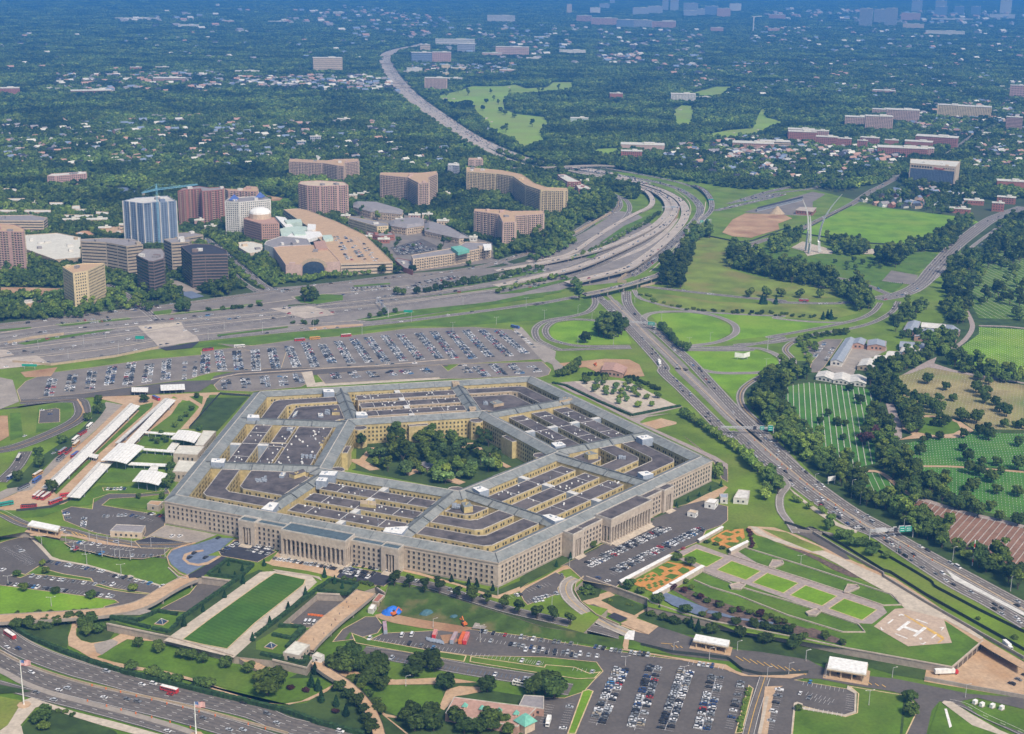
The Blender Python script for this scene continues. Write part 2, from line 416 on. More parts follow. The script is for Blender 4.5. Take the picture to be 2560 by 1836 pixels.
# spokes: gabled corridors joining the rings
for k in range(5):
 for s0 in (-57.5,57.5):
  b,r=MB(),MB();hw=6.2;a0,a1=92.0,180.0;zr=ZE+2.4
  for sg in (-1,1):
   p,q=S(k,s0+sg*hw,a0),S(k,s0+sg*hw,a1)
   if sg < 0:p,q=q,p
   b.poly([(q.x,q.y,0),(p.x,p.y,0),(p.x,p.y,ZE-1),(q.x,q.y,ZE-1)][::-1],0)
   windows(winbuf,p,q,(14.6,10.8),3.4,1.3,1.8,0,4)
  b.build('corridor_wall',['yellow_wall'],PB)
  for sg in (-1,1):
   p,q,u,v=S(k,s0+sg*(hw+.4),a0-6,ZE-1),S(k,s0+sg*(hw+.4),a1+3,ZE-1),S(k,s0,a1+7,zr),S(k,s0,a0-7,zr)
   r.poly([p,q,u,v] if sg > 0 else [q,p,v,u],0)
   for a in range(98,180,12):
    d_=S(k,0,.2)-S(k,0,0)
    pa,pb_=S(k,s0+sg*(hw+.4),a,ZE-.97),S(k,s0,a,zr+.04);r.poly([pa-d_,pa+d_,pb_+d_,pb_-d_],1)
  # raised ridge vent with slats
  r.beam(S(k,s0,a0-4,zr+.1),S(k,s0,a1+4,zr+.1),1.5,.7,2)
  for a in (118,144,169):r.beam(S(k,s0-hw-.6,a,ZE-.3),S(k,s0,a,zr+.5),.9,.5,2);r.beam(S(k,s0+hw+.6,a,ZE-.3),S(k,s0,a,zr+.5),.9,.5,2)
  r.build('roof',['slate','slate_joint','slate_joint'],PB)
ZF=17.9
def sb(k,s0,s1,a0,a1,z=ZF,**kw):return block('ring_wing',[tuple(S(k,s,a)[:2]) for s,a in ((s0,a0),(s1,a0),(s1,a1),(s0,a1))],z,**kw)
def wedge(k,a0,a1,s0=64.5,z=ZF,ch=4,**kw):
 P=[S(k,s0,a1),S(k,a1*T36-ch,a1),S(k+1,-(a1*T36-ch),a1),S(k+1,-s0,a1),S(k+1,-s0,a0)]
 if a0*T36-ch > s0+1:P += [S(k+1,-(a0*T36-ch),a0),S(k,a0*T36-ch,a0)]
 else:P += [S(k,a0*T36,a0)]
 P += [S(k,s0,a0)]
 return block('ring_wing',[tuple(p[:2]) for p in P],z,**kw)
RG=((153.4,168.8),(128.8,144.4),(104,119.5))
for k in (4,0,1,2):
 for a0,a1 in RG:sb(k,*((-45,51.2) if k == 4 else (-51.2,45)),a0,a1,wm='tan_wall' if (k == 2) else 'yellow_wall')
for k in range(5):
 far=k in (1,2)
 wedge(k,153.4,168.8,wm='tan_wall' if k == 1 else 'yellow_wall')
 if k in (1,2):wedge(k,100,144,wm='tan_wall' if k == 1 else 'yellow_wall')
 elif k == 3:wedge(k,100,144)
 else:
  wedge(k,128.8,144.4);
  P=[S(k,64.5,118.4),S(k,82,118.4),S(k+1,-82,118.4),S(k+1,-64.5,118.4),S(k,70,97)]
  block('ring_wing',[tuple(p[:2]) for p in P],ZF-1)
# left side: a broad slab replaces the inner rings
sb(3,-49.5,49.5,153.4,168.8);sb(3,-49.5,49.5,98,129);sb(3,-49.5,-6,131.5,144.5,z=ZF-.5);sb(3,4,49.5,131.5,144.5,z=ZF-.3)
sb(3,-6,4,129.2,153.8,z=ZF-1.2)
# courtyard corner blocks with dark roofs, and blank stair blocks in the middle of each inner side
for k in range(5):
 P=[S(k,79*T36-8,79),S(k,79*T36-10,74.5),S(k,79*T36-9,71),S(k+1,-(79*T36-9),71),S(k+1,-(79*T36-10),74.5),S(k+1,-(79*T36-8),79),S(k,79.2*T36,79.2)]
 block('stair_tower',[tuple(p[:2]) for p in P],17.5)
 block('stair_tower',[tuple(S(k,s,a)[:2]) for s,a in ((-9,74),(9,74),(9,79),(-9,79))],15.8,rows=())
# glazed link bridges over the light wells
for k in range(5):
 for a0,a1 in ((94.6,103.9),(119.6,128.7),(144.5,153.3),(168.9,177.9)):
  if k == 3 and a1 < 150:continue
  o=MB();o.prism([tuple(S(k,s,a)[:2]) for s,a in ((-2.6+a0*.02,a0),(2.6+a0*.02,a0),(2.6+a0*.02,a1),(-2.6+a0*.02,a1))],6,ZF+.6,0,1)
  o.build('link_bridge',['off_white','penthouse_wall'],PB)
# front pavilions, colonnades and terraces on the two near sides
def colonnade(k):
 lo=[(-67,-53),(53,67)];dk=MB()
 # lower projecting terrace block joining the pavilions
 A1=193.8
 dark='teal_roof' if k == 4 else 'flat_roof'
 def blk(name,s0,s1,a0,a1,z1,ms='limestone',mt=dark,z0=-1,rows=()):
  pts=[tuple(S(k,s,a)[:2]) for s,a in ((s0,a0),(s0,a1),(s1,a1),(s1,a0))]
  if area(pts) < 0:pts.reverse()
  o=block(name,pts,z1,wm=ms,rm=mt,rows=(),z0=z0,parapet=1.0)
  return o
 blk('terrace_block',-52.9,-27.1,A1,A1+7,ZE-.6);blk('terrace_block',27.1,52.9,A1,A1+7,ZE-.6)
 for s0,s1 in lo:
  blk('pavilion',s0,s1,A1,A1+1.6,ZE+.2,mt='slate');blk('pavilion_attic',s0,s1,A1+1.61,A1+9.4,ZE+.2,z0=14.6)
  blk('pavilion_flank',s0,s0+3.6,A1+1.61,A1+9.39,14.59);blk('pavilion_flank',s1-3.6,s1,A1+1.61,A1+9.39,14.59)
  b=MB();p,q=S(k,s0+3.7,A1+2.4),S(k,s1-3.7,A1+2.4);
  b.poly([(p.x,p.y,-1),(q.x,q.y,-1),(q.x,q.y,14.5),(p.x,p.y,14.5)]);b.build('recess','window_olive',PB)
  for i in range(2):
   c=S(k,s0+3.6+(i+1)*(6.8/3),A1+8.4);c2=MB();c2.box(c,(1.1,1.1),R(-54+72*k),-1,14.58);c2.build('column','limestone',PB)
  st=MB()
  for i in range(5):st.prism([tuple(S(k,s,a)[:2]) for s,a in ((s0+2,A1+9.5),(s1-2,A1+9.5),(s1-2,A1+15-i*1.1),(s0+2,A1+15-i*1.1))],-.2,.2+i*.22,0)
  st.build('steps','pale_path',PB)
 blk('portico_attic',-27,27,A1,A1+15,ZE+1.4,z0=14.4)
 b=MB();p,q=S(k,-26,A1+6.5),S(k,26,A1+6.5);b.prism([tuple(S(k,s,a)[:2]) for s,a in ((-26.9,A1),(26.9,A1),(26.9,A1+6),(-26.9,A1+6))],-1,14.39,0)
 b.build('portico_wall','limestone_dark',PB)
 windows(winbuf,S(k,-25,A1+6),S(k,25,A1+6),(12,8,4),3.57,1.6,2.4,0,.5)
 base=MB();base.prism([tuple(S(k,s,a)[:2]) for s,a in ((-28,A1),(28,A1),(28,A1+16),(-28,A1+16))],-1,1.6,0,0);
 for i in range(5):base.prism([tuple(S(k,s,a)[:2]) for s,a in ((-26,A1+16),(26,A1+16),(26,A1+21-i),(-26,A1+21-i))],-.5,.1+i*.3,0,0)
 base.build('portico_base','pale_path',PB)
 for i in range(15):
  s=-26+i*52/14
  b=MB();c=S(k,s,A1+14.2)
  b.box(c,(1.15,1.15) if i not in (0,14) else (1.6,1.6),R(-54+72*k),1.6,14.38)
  b.box(c,(1.7,1.7),R(-54+72*k),13.6,14.385);b.box(c,(1.7,1.7),R(-54+72*k),1.61,2.2);b.build('column','limestone',PB)
 for sg in (-1,1):
  b=MB();
  for a in (A1+8,A1+11):b.box(S(k,sg*26.2,a),(1.3,1.3),R(-54+72*k),1.6,14.38)
  b.build('column','limestone',PB)
colonnade(4);colonnade(0)
# facade windows: frame and pane; the nearest 300 are parts of their own
fr=MB();w_,h_,t_=.78,1.05,.16
for x0,x1,z0,z1 in ((-w_-t_,w_+t_,h_,h_+t_),(-w_-t_,w_+t_,-h_-t_,-h_),(-w_-t_,-w_,-h_,h_),(w_,w_+t_,-h_,h_)):
 fr.beam((x0,0,(z0+z1)/2),(x1,0,(z0+z1)/2),.3,z1-z0)
frme=bpy.data.meshes.new('window');frme.from_pydata(fr.v,[],fr.f);frme.materials.append(MT['limestone_dark'])
pn=MB();pn.poly([(-w_,0,-h_),(w_,0,-h_),(w_,0,h_),(-w_,0,h_)]);pn.beam((-w_,.02,0),(w_,.02,0),.1,.1)
pnme=bpy.data.meshes.new('pane');pnme.from_pydata(pn.v,[],pn.f);pnme.materials.append(MT['window_dark'])
slots=[]
for k in (4,0):
 spans=[(-138,-68.5),(68.5,138)];rows=(15.0,11.2,7.4,3.6)
 for s0,s1 in spans:
  n=int((s1-s0)/4.05)
  for i in range(n):
   for z in rows:
    if z < 4 and k == 4 and s0 < 0 and i < 9:continue
    slots.append((k,s0+(i+.5)*(s1-s0)/n,193.3,z))
 for s0,s1 in ((-52,-28),(28,52)):
  for i in range(6):
   for z in rows:slots.append((k,s0+(i+.5)*4,200.8,z))
slots.sort(key=lambda q:(S(q[0],q[1],q[2],q[3])-CP).length)
for i,(k,s,a,z) in enumerate(slots):
 ang=R(-54+72*k)+math.pi/2
 if i < 300:
  o=link('window',frme,PB,S(k,s,a+.12,z),ang);c=link('pane',pnme,o,(0,-.02,0))
 else:
  windows(winbuf,S(k,s-.9,a),S(k,s+.9,a),(z,),1.8,1.7,2.2,1,0)
for k in (1,2,3):windows(winbuf,S(k,-138,193.3),S(k,138,193.3),(15.0,11.2,7.4),4.05,1.6,2.1,1,1)
tag(winbuf.build('window_rows',['window_olive','window_dark'],PB),kind='stuff')
# roof furniture
def ph(pts,h=4.4,z=ZE-.5,top='white',side='penthouse_wall',name='penthouse'):
 p=[(q.x,q.y) for q in PT(pts,z+h)]
 if area(p) < 0:p.reverse()
 b=MB();b.prism(p,z-3,z+h,0,1)
 for _ in range(3):
  i=random.random()*.5+.25;j=random.random()*.5+.25;c=Vector(p[0])*(1-i)*(1-j)+Vector(p[1])*i*(1-j)+Vector(p[2])*i*j+Vector(p[-1])*(1-i)*j
  b.box(c,(1.2,1.2),0,z+h,z+h+.7,1)
 b.build(name,[top,side],PB)
for s in ('A 1275,228 1355,228 1365,252 1280,252','A 690,427 775,430 778,455 680,452','A 405,770 515,772 500,806 398,800','A 1535,405 1612,408 1625,435 1535,435',
   'A 1265,868 1390,872 1365,905 1245,898','A 1240,918 1315,922 1300,950 1218,945','A 860,1110 930,1118 880,1180 790,1165','A 1765,1310 1945,1300 1890,1362 1745,1342',
   'B 870,648 950,640 985,665 905,680','B 1535,598 1620,585 1670,610 1585,625','B 1545,878 1620,868 1672,892 1590,908','B 255,1000 320,985 385,1015 310,1035',
   'B 800,1215 860,1205 980,1245 900,1265'):ph(s)
ph('B 385,330 450,310 500,335 420,350',3,ZF,'slate','tan_wall');ph('B 1128,728 1180,712 1238,735 1160,745',3.5,ZF,'slate','yellow_wall')
ph('B 165,1115 230,1108 258,1145 190,1155',4,ZF,'slate','yellow_wall');ph('B 90,165 150,170 155,195 100,190',3,ZE,'tan_wall','tan_wall');ph('B 225,365 280,365 285,390 235,395',3,ZE,'tan_wall','tan_wall')
ph('A 1340,375 1385,375 1405,410 1345,410',3,ZF,'flat_roof','yellow_wall');ph('A 1280,590 1305,590 1275,655 1250,655',2.4,ZF,'flat_roof','yellow_wall')
ph('A 1010,890 1120,852 1140,875 1050,905',3.2,ZF,'flat_roof','yellow_wall');ph('A 1080,395 1065,425 1035,445 1050,412',1.6,ZF,'off_white');ph('A 950,878 985,880 965,910 930,905',2,ZF,'off_white')
ph('A 1235,415 1275,417 1278,440 1238,438',1.6,ZF,'off_white');ph('A 1000,528 1042,530 1038,540 990,538',1.5,ZF,'off_white');ph('B 1030,285 930,300 935,320 1035,300',3,ZE,'slate','tan_wall')
ph('A 1570,1095 1690,1105 1690,1140 1565,1125',2,ZF+.5,'tan_wall','yellow_wall')
for s in ('A 1100,735 1230,745 1225,775 1098,765','A 1300,390 1330,395 1328,430 1290,425','A 735,930 835,910 840,955 760,955','B 100,1130 150,1125 160,1160 95,1155','B 345,325 370,330 375,355 345,350','B 1400,755 1455,755 1450,772 1400,770'):
 c=PT(s,ZF+1);b=MB()
 for i in range(4):
  for j in range(2):
   q=c[0].lerp(c[1],(i+.5)/4).lerp(c[3].lerp(c[2],(i+.5)/4),(j+.5)/2);b.box(q,(2.2,1.6),.4*i,ZF,ZF+1.2+random.random()*1.4)
 b.tube([c[0].lerp(c[2],.1),c[0].lerp(c[2],.9)],.5);b.build('air_handling_unit','metal_grey',PB)
vents=MB();cap=MB()
for k in range(5):
 for a0,a1 in RG:
  for _ in range(12):
   s=random.uniform(-48,48);a=random.uniform(a0+1.5,a1-1.5);q=S(k,s,a,ZF);r_=random.random()
   if r_ < .5:cap.dome((q.x,q.y,ZF+.9),.75,.6,6,2);vents.box(q,(.8,.8),0,ZF,ZF+.9)
   elif r_ < .8:cap.box(q,(1.2,1.0),k,ZF,ZF+1.1)
   else:vents.box(q,(.5,.5),0,ZF,ZF+1.8)
 for s in (-30,0,32):
  for a0,a1 in RG[:3]:
   if k == 3 and a0 < 150:continue
   cap.prism([tuple(S(k,s+u,a)[:2]) for u,a in ((-.15,a0+.6),(.15,a0+.6),(.15,a1-.6),(-.15,a1-.6))],ZF+.1,ZF+.25,0)
for _ in range(18):
 q=S(3,random.uniform(-48,48),random.uniform(100,127),ZF);cap.box(q,(random.uniform(.8,2),1.2),random.random(),ZF,ZF+random.uniform(.6,1.6))
tag(cap.build('roof_vents','white',PB),kind='stuff');tag(vents.build('vent_pipes','metal_grey',PB),kind='stuff')
KEEP.append([tuple(S(k,0,0)[:2]) for k in (0,)]+[tuple(S(k,200*T36,200)[:2]) for k in range(5)][:0])
KEEP[-1]=[tuple(S(k,203*T36,203)[:2]) for k in range(5)]
# ------------------------------------------------------------------ ground: a low apron in front (z = LO), the plateau of the building at 0
LO=-5.0
b=MB();b.poly([(-24000,-3000,LO),(36000,-3000,LO),(36000,31000,LO-.5),(-24000,31000,LO-.5)]);struct(b.build('ground','lawn'))
EDGE=PT('D -300,20 230,30 600,100 1080,150 1310,240 1325,320 1400,390 1470,405 1590,392 1840,425 1480,660 1250,648 900,690 840,760 1350,868 1840,1012 E 130,1045 400,1110 440,1050 330,930 400,800 210,750 480,522 660,530 800,482 850,500 940,470 1015,520 1050,430 1400,500 1900,660 2268,780'
   ' F 500,830 690,640 480,590 430,480 520,390 750,470 1000,560 1005,620 1500,735 2268,885 H 870,950 1700,1100 1945,890 2050,950 2268,1060 2900,1350')
b=MB();pl=[(-24000,EDGE[0].y+300)]+[(p.x,p.y) for p in EDGE]+[(36000,EDGE[-1].y),(36000,31000),(-24000,31000)]
b.prism(pl,LO-.4,0,0,1);o=struct(b.build('terrain',['ground','limestone_dark']))
for i,f in enumerate(o.data.polygons):pass
def slope(name,top,bot,m,zt=0.0,zb=LO,dz=.12):
 A,B_=PT(top,zt),PT(bot,zb);b=MB();n=len(A);k=8;dz += zl(0)
 A,B_=resample(A,24),resample(B_,24)
 for i in range(23):
  for j in range(4):
   q=[A[i].lerp(B_[i],j/4),A[i].lerp(B_[i],(j+1)/4),A[i+1].lerp(B_[i+1],(j+1)/4),A[i+1].lerp(B_[i+1],j/4)]
   b.poly([(p.x,p.y,p.z+dz) for p in q],0)
 return struct(b.build(name,m))
def resample(P,n):
 L=[0]
 for a,c in zip(P,P[1:]):L.append(L[-1]+(c-a).length)
 out=[]
 for i in range(n):
  t=L[-1]*i/(n-1);j=0
  while j < len(L)-2 and L[j+1] < t:j += 1
  out.append(P[j].lerp(P[j+1],min(1,(t-L[j])/max(1e-6,L[j+1]-L[j]))))
 return out
# open grass round the interchange and the building
sheet('grass','W -150,1215 -150,770 300,700 640,690 820,672 1080,640 1260,600 1320,500 1240,372 1600,400 1800,420 2000,470 2120,500 2140,640 2110,800 1950,950 2000,1150 2300,1420 H 2268,1050 1945,892 1700,1102 870,952 0,812 F 1500,737 1005,622 1000,562 750,472 520,392 430,482 480,592 690,640 500,828 0,690 E 1900,655 1400,496 1050,428 1015,516 940,468 850,498 800,480 660,528 480,520 D 1840,422 1590,388 1470,402 1400,386 1325,316 1310,238 1080,148 600,98 230,28','grass',1)
# ------------------------------------------------------------------ front left: parkway, lawns, terraces
road('pkw1','D -150,700 0,830 130,930 300,1010 600,1115 900,1195 1200,1275 1600,1355 2000,1450 E 200,1540 400,1590 800,1690',17,LO,4,'asphalt',3)
road('pkw2','D -150,960 0,1040 150,1120 400,1220 700,1300 1000,1370 1300,1440 1600,1520 1900,1610 2150,1690',17,LO,4,'asphalt',3)
road('pkw3','D -100,1210 150,1280 400,1345 700,1420 1000,1500 1250,1570 1500,1650',9,LO,2,'asphalt',3)
road('shoulder','D -100,1080 60,1155 200,1230 420,1310 700,1385 1000,1460 1250,1530 1500,1610 1650,1670',4.5,LO,1,'concrete',4,dash=False,edge=False,name='verge')
road('median','D -150,890 0,975 150,1055 400,1150 700,1238 1000,1305 1400,1390 1800,1495 2268,1625',2.6,LO,1,'concrete',4,dash=False,edge=False,name='verge')
wallline('median_barrier',[p+Vector((0,0,.5)) for p in ROADS['median'][0]],.9,.5,'tan_wall')['kind']='structure'
road('verge_top','D 40,790 200,890 400,985 700,1085 1000,1165 1300,1235 1700,1320 2000,1390 E 200,1490 500,1570 800,1650',4.5,LO,1,'concrete',2,dash=False,edge=False,name='verge')
sheet('path','D 180,1365 250,1340 600,1455 900,1530 1300,1640 1100,1640 800,1560 560,1485 330,1405 280,1420 160,1560 300,1640 0,1700 0,1600 60,1560','pale_path',4,LO)
sheet('lawn','D 330,1410 600,1500 900,1600 1000,1700 200,1700 170,1570','lawn_dark',4,LO)
sheet('lawn','D -100,1230 0,1240 250,1290 200,1300 0,1310 -100,1300','lawn_dark',5,LO)
sheet('lawn','D -100,1330 0,1330 210,1370 130,1440 60,1560 0,1590 -100,1590','meadow',3,LO)
# tan bridge to the terrace, and the walks
road('tanbridge','D -150,730 0,722 300,705 560,690 800,672 1000,640 1150,590 1300,500 1430,430 1530,390',12,0.0,1,'tan_path',3,dash=False,edge=False,name='road',gz=LO)
sheet('path','D 960,690 1140,640 1200,660 1100,690','concrete',4,-.3)
sheet('path','D 570,740 630,750 600,800 600,850 640,890 720,910 860,890 930,850 960,830 1010,800 1300,860 1290,900 1130,890 1000,880 930,920 800,1000 760,1020 900,1060 1100,1100 1300,1130 1560,1200 1760,1270 2000,1345 E 60,1378 200,1392 350,1370 480,1310 600,1240 620,1200 630,1230 560,1290 420,1360 260,1395 100,1385 0,1360 D 2000,1375 1800,1320 1500,1210 1250,1140 1000,1115 750,1050 620,970 540,930 535,870 560,790','tan_path',3,LO)
sheet('path','D 740,920 880,880 930,900 920,925 800,1005 760,985','concrete',4,LO)
sheet('lawn','D 930,920 1100,975 1400,1050 1800,1120 2050,1180 2040,1290 1990,1310 1700,1240 1500,1185 1300,1120 1000,1075 790,1010','lawn',2,LO)
sheet('lawn','D 0,460 500,490 800,560 930,575 800,640 780,665 0,700','bright_grass',2,LO)
sheet('lawn','D 150,760 560,740 540,820 530,950 400,900 160,830','lawn_dark',2,LO);sheet('lawn','D 620,780 830,740 900,830 860,885 720,905 640,880 600,840','lawn_dark',3,LO)
# parade terrace
sheet('terrace_path','D 1290,890 2050,350 2180,340 E 150,345 440,380 480,430 D 1840,1025','pale_path',2);
sheet('parade_lawn','D 1430,885 1650,720 2040,440 2160,360 E 160,360 395,410 380,450 0,750 D 1790,960 1600,925','mown_lawn',4)
sheet('lawn','D 1380,770 1880,400 2040,330 2070,340 1440,800 1390,850 1340,850','lawn_dark',1)
sheet('lawn','D 900,740 1230,665 1460,670 1380,790 1300,830 1100,800','lawn',2);sheet('lawn','D 1640,385 1780,258 2000,300 1880,415','lawn_dark',2)
sheet('lawn','E 0,900 180,790 380,790 330,880 230,960 210,1000 0,960','lawn',2);sheet('lawn','E 490,500 600,420 790,450 730,520 640,530','lawn_dark',2)
def hedge(name,pts,h=2.0,w=2.0,z=0,m='lawn_dark'):
 P=resample(PT(pts,z),max(3,int(sum((a-b).length for a,b in zip(PT(pts,z),PT(pts,z)[1:]))/1.6))) if name else 0
 b=MB()
 for a,c in zip(P,P[1:]):
  d=(c-a);ang=math.atan2(d.y,d.x);mid=(a+c)/2
  b.box(mid,(d.length*1.02,w*random.uniform(.9,1.1)),ang+random.uniform(-.03,.03),z,z+h*random.uniform(.92,1.08))
 o=b.build('hedge','hedge');return tag(o,name,'hedge','clipped hedges')
mat('hedge',(.028,.062,.018),.95,.35,.5,island=.3)
for l,s,h in (('long dark clipped hedge between the parkway and the curving tan walk','D 110,800 250,880 450,965 700,1060 1000,1155 1300,1225 1600,1300 1900,1370 2268,1460 E 500,1550 850,1640',3),
    ('clipped hedge zigzagging round the left pyramid skylight, outer side','D 870,715 1090,740 1240,665 1400,690',2.4),('short clipped hedge left of the left pyramid skylight','D 870,715 1180,795',2),
    ('short clipped hedge right below the left pyramid skylight','D 1200,800 1330,825 1400,760',2),('tall clipped hedge along the left side of the parade lawn','D 1400,740 1900,390',2.4),
    ('square clipped hedge border beside the dark car park','D 1640,375 1790,260 1995,300 1890,400 1650,378',2.2),('clipped hedge along the right side of the parade lawn','E 0,860 510,470',2.4),
    ('square clipped hedge border above the sunken yard','E 480,495 590,415 800,455 720,530 490,500',2.2),('clipped hedge folding round the right pyramid skylight','E 130,850 280,880 370,790 180,780',2.2),
    ('clipped hedge behind the right pyramid skylight by the stone hut','E 380,800 240,950',2.2),('low clipped hedge below the right pyramid skylight','E 40,1000 220,1040',2.2),('clipped hedge curling round the stone hut corner','E 260,1040 370,1070 410,1040 350,1015',2.2)):hedge(l,s,h,2.4,LO if 'parkway' in l else 0)
for l,s in (('glass pyramid skylight inside the left hedge enclosure','D 1213,762 1265,728 1330,738 1285,772'),('glass pyramid skylight inside the right hedge enclosure','E 62,945 105,915 170,930 130,962')):
 P=PT(s);c=sum(P,Vector())/4;t=thing('pyramid_skylight',l,'skylight',c);b=MB();
 if area(P) < 0:P.reverse()
 b.prism([(p.x-c.x,p.y-c.y) for p in P],.2,.7);b.build('kerb','tan_path',t)
 for i in range(4):
  a,e=(P[i]-c)*.85,(P[(i+1) % 4]-c)*.85;g=MB();g.poly([(a.x,a.y,.7),(e.x,e.y,.7),(0,0,3.4)]);g.build('pane','window_blue',t)
  g=MB();g.beam((a.x,a.y,.72),(0,0,3.45),.22);g.build('bar','off_white',t)
# retaining walls and stairs of the terrace
for s in ('D 840,760 1350,868 1840,1012','E 130,1045 400,1110 440,1050','D 1590,392 1840,425','D 1325,320 1400,390 1470,405','E 480,522 660,530','E 940,470 1015,520'):
 wallline('parapet',[p for p in PT(s,0)],1.1,.8,'limestone')['kind']='structure'
for l,s in (('broad tan stone stairway falling from the right end of the terrace','D 1850,990 2160,1105 2110,1150 1830,1020'),):
 P=PT(s,-2.5);t=thing('stairway',l,'stairs',P[0]);
 for i in range(14):
  u,v=i/14,(i+1)/14;a,c,d,e=P[0].lerp(P[1],u),P[0].lerp(P[1],v),P[3].lerp(P[2],v),P[3].lerp(P[2],u);g=MB()
  q=[(x.x-P[0].x,x.y-P[0].y) for x in (a,c,d,e)];g.prism(q,LO-P[0].z,2.3-i*.33,0,1);g.build('step',['tan_path','concrete'],t)
sheet('path','E 130,330 400,370 500,390 520,420 440,385 170,350 ','limestone',5)
# front court car parks
sheet('car_park','D 1720,190 1850,100 1900,110 2180,190 2030,275 1740,225','asphalt_dark',3);sheet('car_park','D 2120,270 2210,170 E 200,165 400,240 700,300 630,395 400,340 130,300 60,270','tan_path',3)
sheet('car_park','E 700,305 1080,370 1130,400 1040,440 1010,465 880,450 620,395','asphalt_dark',3)
sheet('path','D 1840,95 1900,80 2240,172 E 500,215 800,270 1130,300 1140,340 800,310 400,235 200,180 D 1900,115 1830,110','tan_path',2)
sheet('ramp','D 1550,130 1700,80 1840,85 1730,180 1630,220 1730,225 1600,300 1480,370 1420,345 1350,290 1320,230 1360,180 1430,155','blue_paving',3)
sheet('ramp_kerb','D 1435,250 1450,210 1510,190 1600,175 1605,188 1520,202 1475,222 1462,250 1495,277 1560,287 1630,273 1725,222 1742,230 1640,292 1560,305 1480,290','tan_path',4)
sheet('path','D 1480,375 1650,280 1750,225 1790,240 1590,390 1490,400','asphalt_dark',3)
wallline('ramp_wall',PT('D 1540,122 1430,150 1350,180 1315,235 1335,300 1400,360 1470,390',0),1.0,.8,'tan_path')['kind']='structure'
sheet('car_park','D 1490,520 1590,400 1830,425 1480,665 1300,650 1240,650','asphalt',2,LO);sheet('car_park','E 230,740 480,530 800,500 560,770 380,790','asphalt',2,LO)
# left low car parks
sheet('car_park','D -200,130 0,120 60,100 140,80 230,70 330,150 400,250 700,300 1000,385 1200,440 1345,480 1240,590 1140,640 800,665 820,620 930,590 900,570 700,545 350,500 0,455 -200,430','asphalt',2,LO)
sheet('island','D 80,380 130,350 200,370 310,300 380,310 370,330 500,365 720,400 740,430 600,410 380,380 230,370 160,400','lawn',4,LO);sheet('island','D 720,455 780,445 900,480 1190,520 1180,530 1000,515 850,490','lawn',4,LO)
sheet('island','D 1030,610 1080,590 1190,590 1120,640 1040,640','lawn',4,LO)
sheet('path','D 210,55 250,60 330,140 410,230 480,255 700,295 1000,380 1350,475 1340,485 990,390 690,305 400,255 310,160','pale_path',4,LO)
sheet('path','D 1000,380 1180,340 1320,220 1335,235 1200,345 1040,392','pale_path',5,LO)
slope('grass_bank','D 250,58 350,75 520,110 900,200 1310,245','D 330,130 420,240 700,295 1000,378 1300,460','lawn')
slope('grass_bank','D 1310,245 1325,320 1400,390 1470,405','D 1000,382 1150,425 1290,465 1350,470','lawn')
sheet('car_park','D 500,120 700,105 1100,160 1340,170 1290,215 1120,250 900,235 560,160','asphalt',3)
road('leftroad','C -100,1180 0,1195 200,1290 500,1330 700,1385 900,1420 1050,1445 1250,1450 1500,1440',10,0,2,'asphalt',3,yellow=True)
sheet('path','C 230,1365 500,1360 700,1395 900,1440 1080,1465 1070,1475 800,1445 560,1385 240,1380','tan_path',4)
sheet('plaza','C 1130,1400 1280,1290 1700,1370 1520,1440 1200,1380','concrete',3);sheet('car_park','C 1050,1420 1190,1382 1510,1440 1400,1475 1100,1475','asphalt_dark',3)
sheet('car_park','C 720,1170 730,1090 850,1050 1090,1050 1320,1020 1330,1050 1100,1075 860,1090 800,1140 1150,1200 1300,1230 1290,1300 1150,1390 860,1380 720,1350 500,1260 480,1180 560,1150','asphalt',3)
sheet('car_park','C 800,1000 930,1000 920,1025 810,1030','asphalt',3)
# terminal and transit lawns
sheet('bus_yard','C 0,1100 230,1000 700,600 960,350 800,310 740,290 1380,270 1340,300 1430,310 1340,430 860,830 560,1090 500,1130 130,1180 0,1180','tan_path',2)
sheet('road','C 830,330 960,355 240,1020 130,1040 0,1100 -50,1060 330,880','concrete',3)
for s in ('C 760,340 820,340 830,380 780,450 540,700 400,790 200,990 60,1010 50,990 170,900 260,800 620,560 720,460 715,370',):sheet('lawn',s,'lawn_dark',4)
sheet('lawn','C 1040,370 1200,335 1190,370 770,740 500,1000 440,1055 420,1030 740,740 1000,490 1090,400','lawn',4)
for s in ('C 1340,430 1400,340 1480,320 1530,350 1530,400 1380,560 1170,560','C 1620,300 1940,295 1700,560 1480,540 1560,430 1600,350','C 1130,590 1330,600 1320,640 1240,690 1070,660','C 1100,740 1310,750 1280,805 1060,790','C 880,845 1120,850 1230,870 1040,950 980,960 760,965',
   'C 770,985 1000,990 1290,960 1380,920 1370,1000 1250,1050 850,1050 700,1140 560,1150 330,1230 200,1240 0,1210 0,1180 250,1180 500,1130','C 810,1130 900,1085 1250,1090 1290,1100 1230,1180','C 1480,290 1560,280 1590,290 1580,350','C 360,360 500,330 560,350 560,440 500,520 280,575 300,370',
   'C 80,420 160,415 180,600 80,635'):sheet('lawn',s,'lawn' if '1620' not in s else 'lawn_dark',3)
sheet('path','C 1330,270 1700,255 1960,270 1640,275 1600,350 1560,430 1480,540 1410,545 1520,420 1560,370 1500,330 1400,310','tan_path',2)
sheet('car_park','C 310,400 440,380 470,390 470,490 300,500','asphalt',4)
road('ringroad','C -100,720 100,690 350,600 560,500 640,430 640,360 600,320 400,320 160,330',16,0,2,'asphalt',4,yellow=True)
road('innerroad','C 0,960 120,850 180,760 200,720',12,0,2,'asphalt',4);sheet('path','C 600,310 640,380 660,440 670,440 650,370 612,308','tan_path',5)
sheet('car_park','C 160,330 130,240 200,170 300,130 420,100 800,50 1150,0 A 700,-70 M -300,1440 250,1470 200,1627 A 700,90 420,100 300,130 C 1500,150 1350,170 700,260 330,300','lot',3)
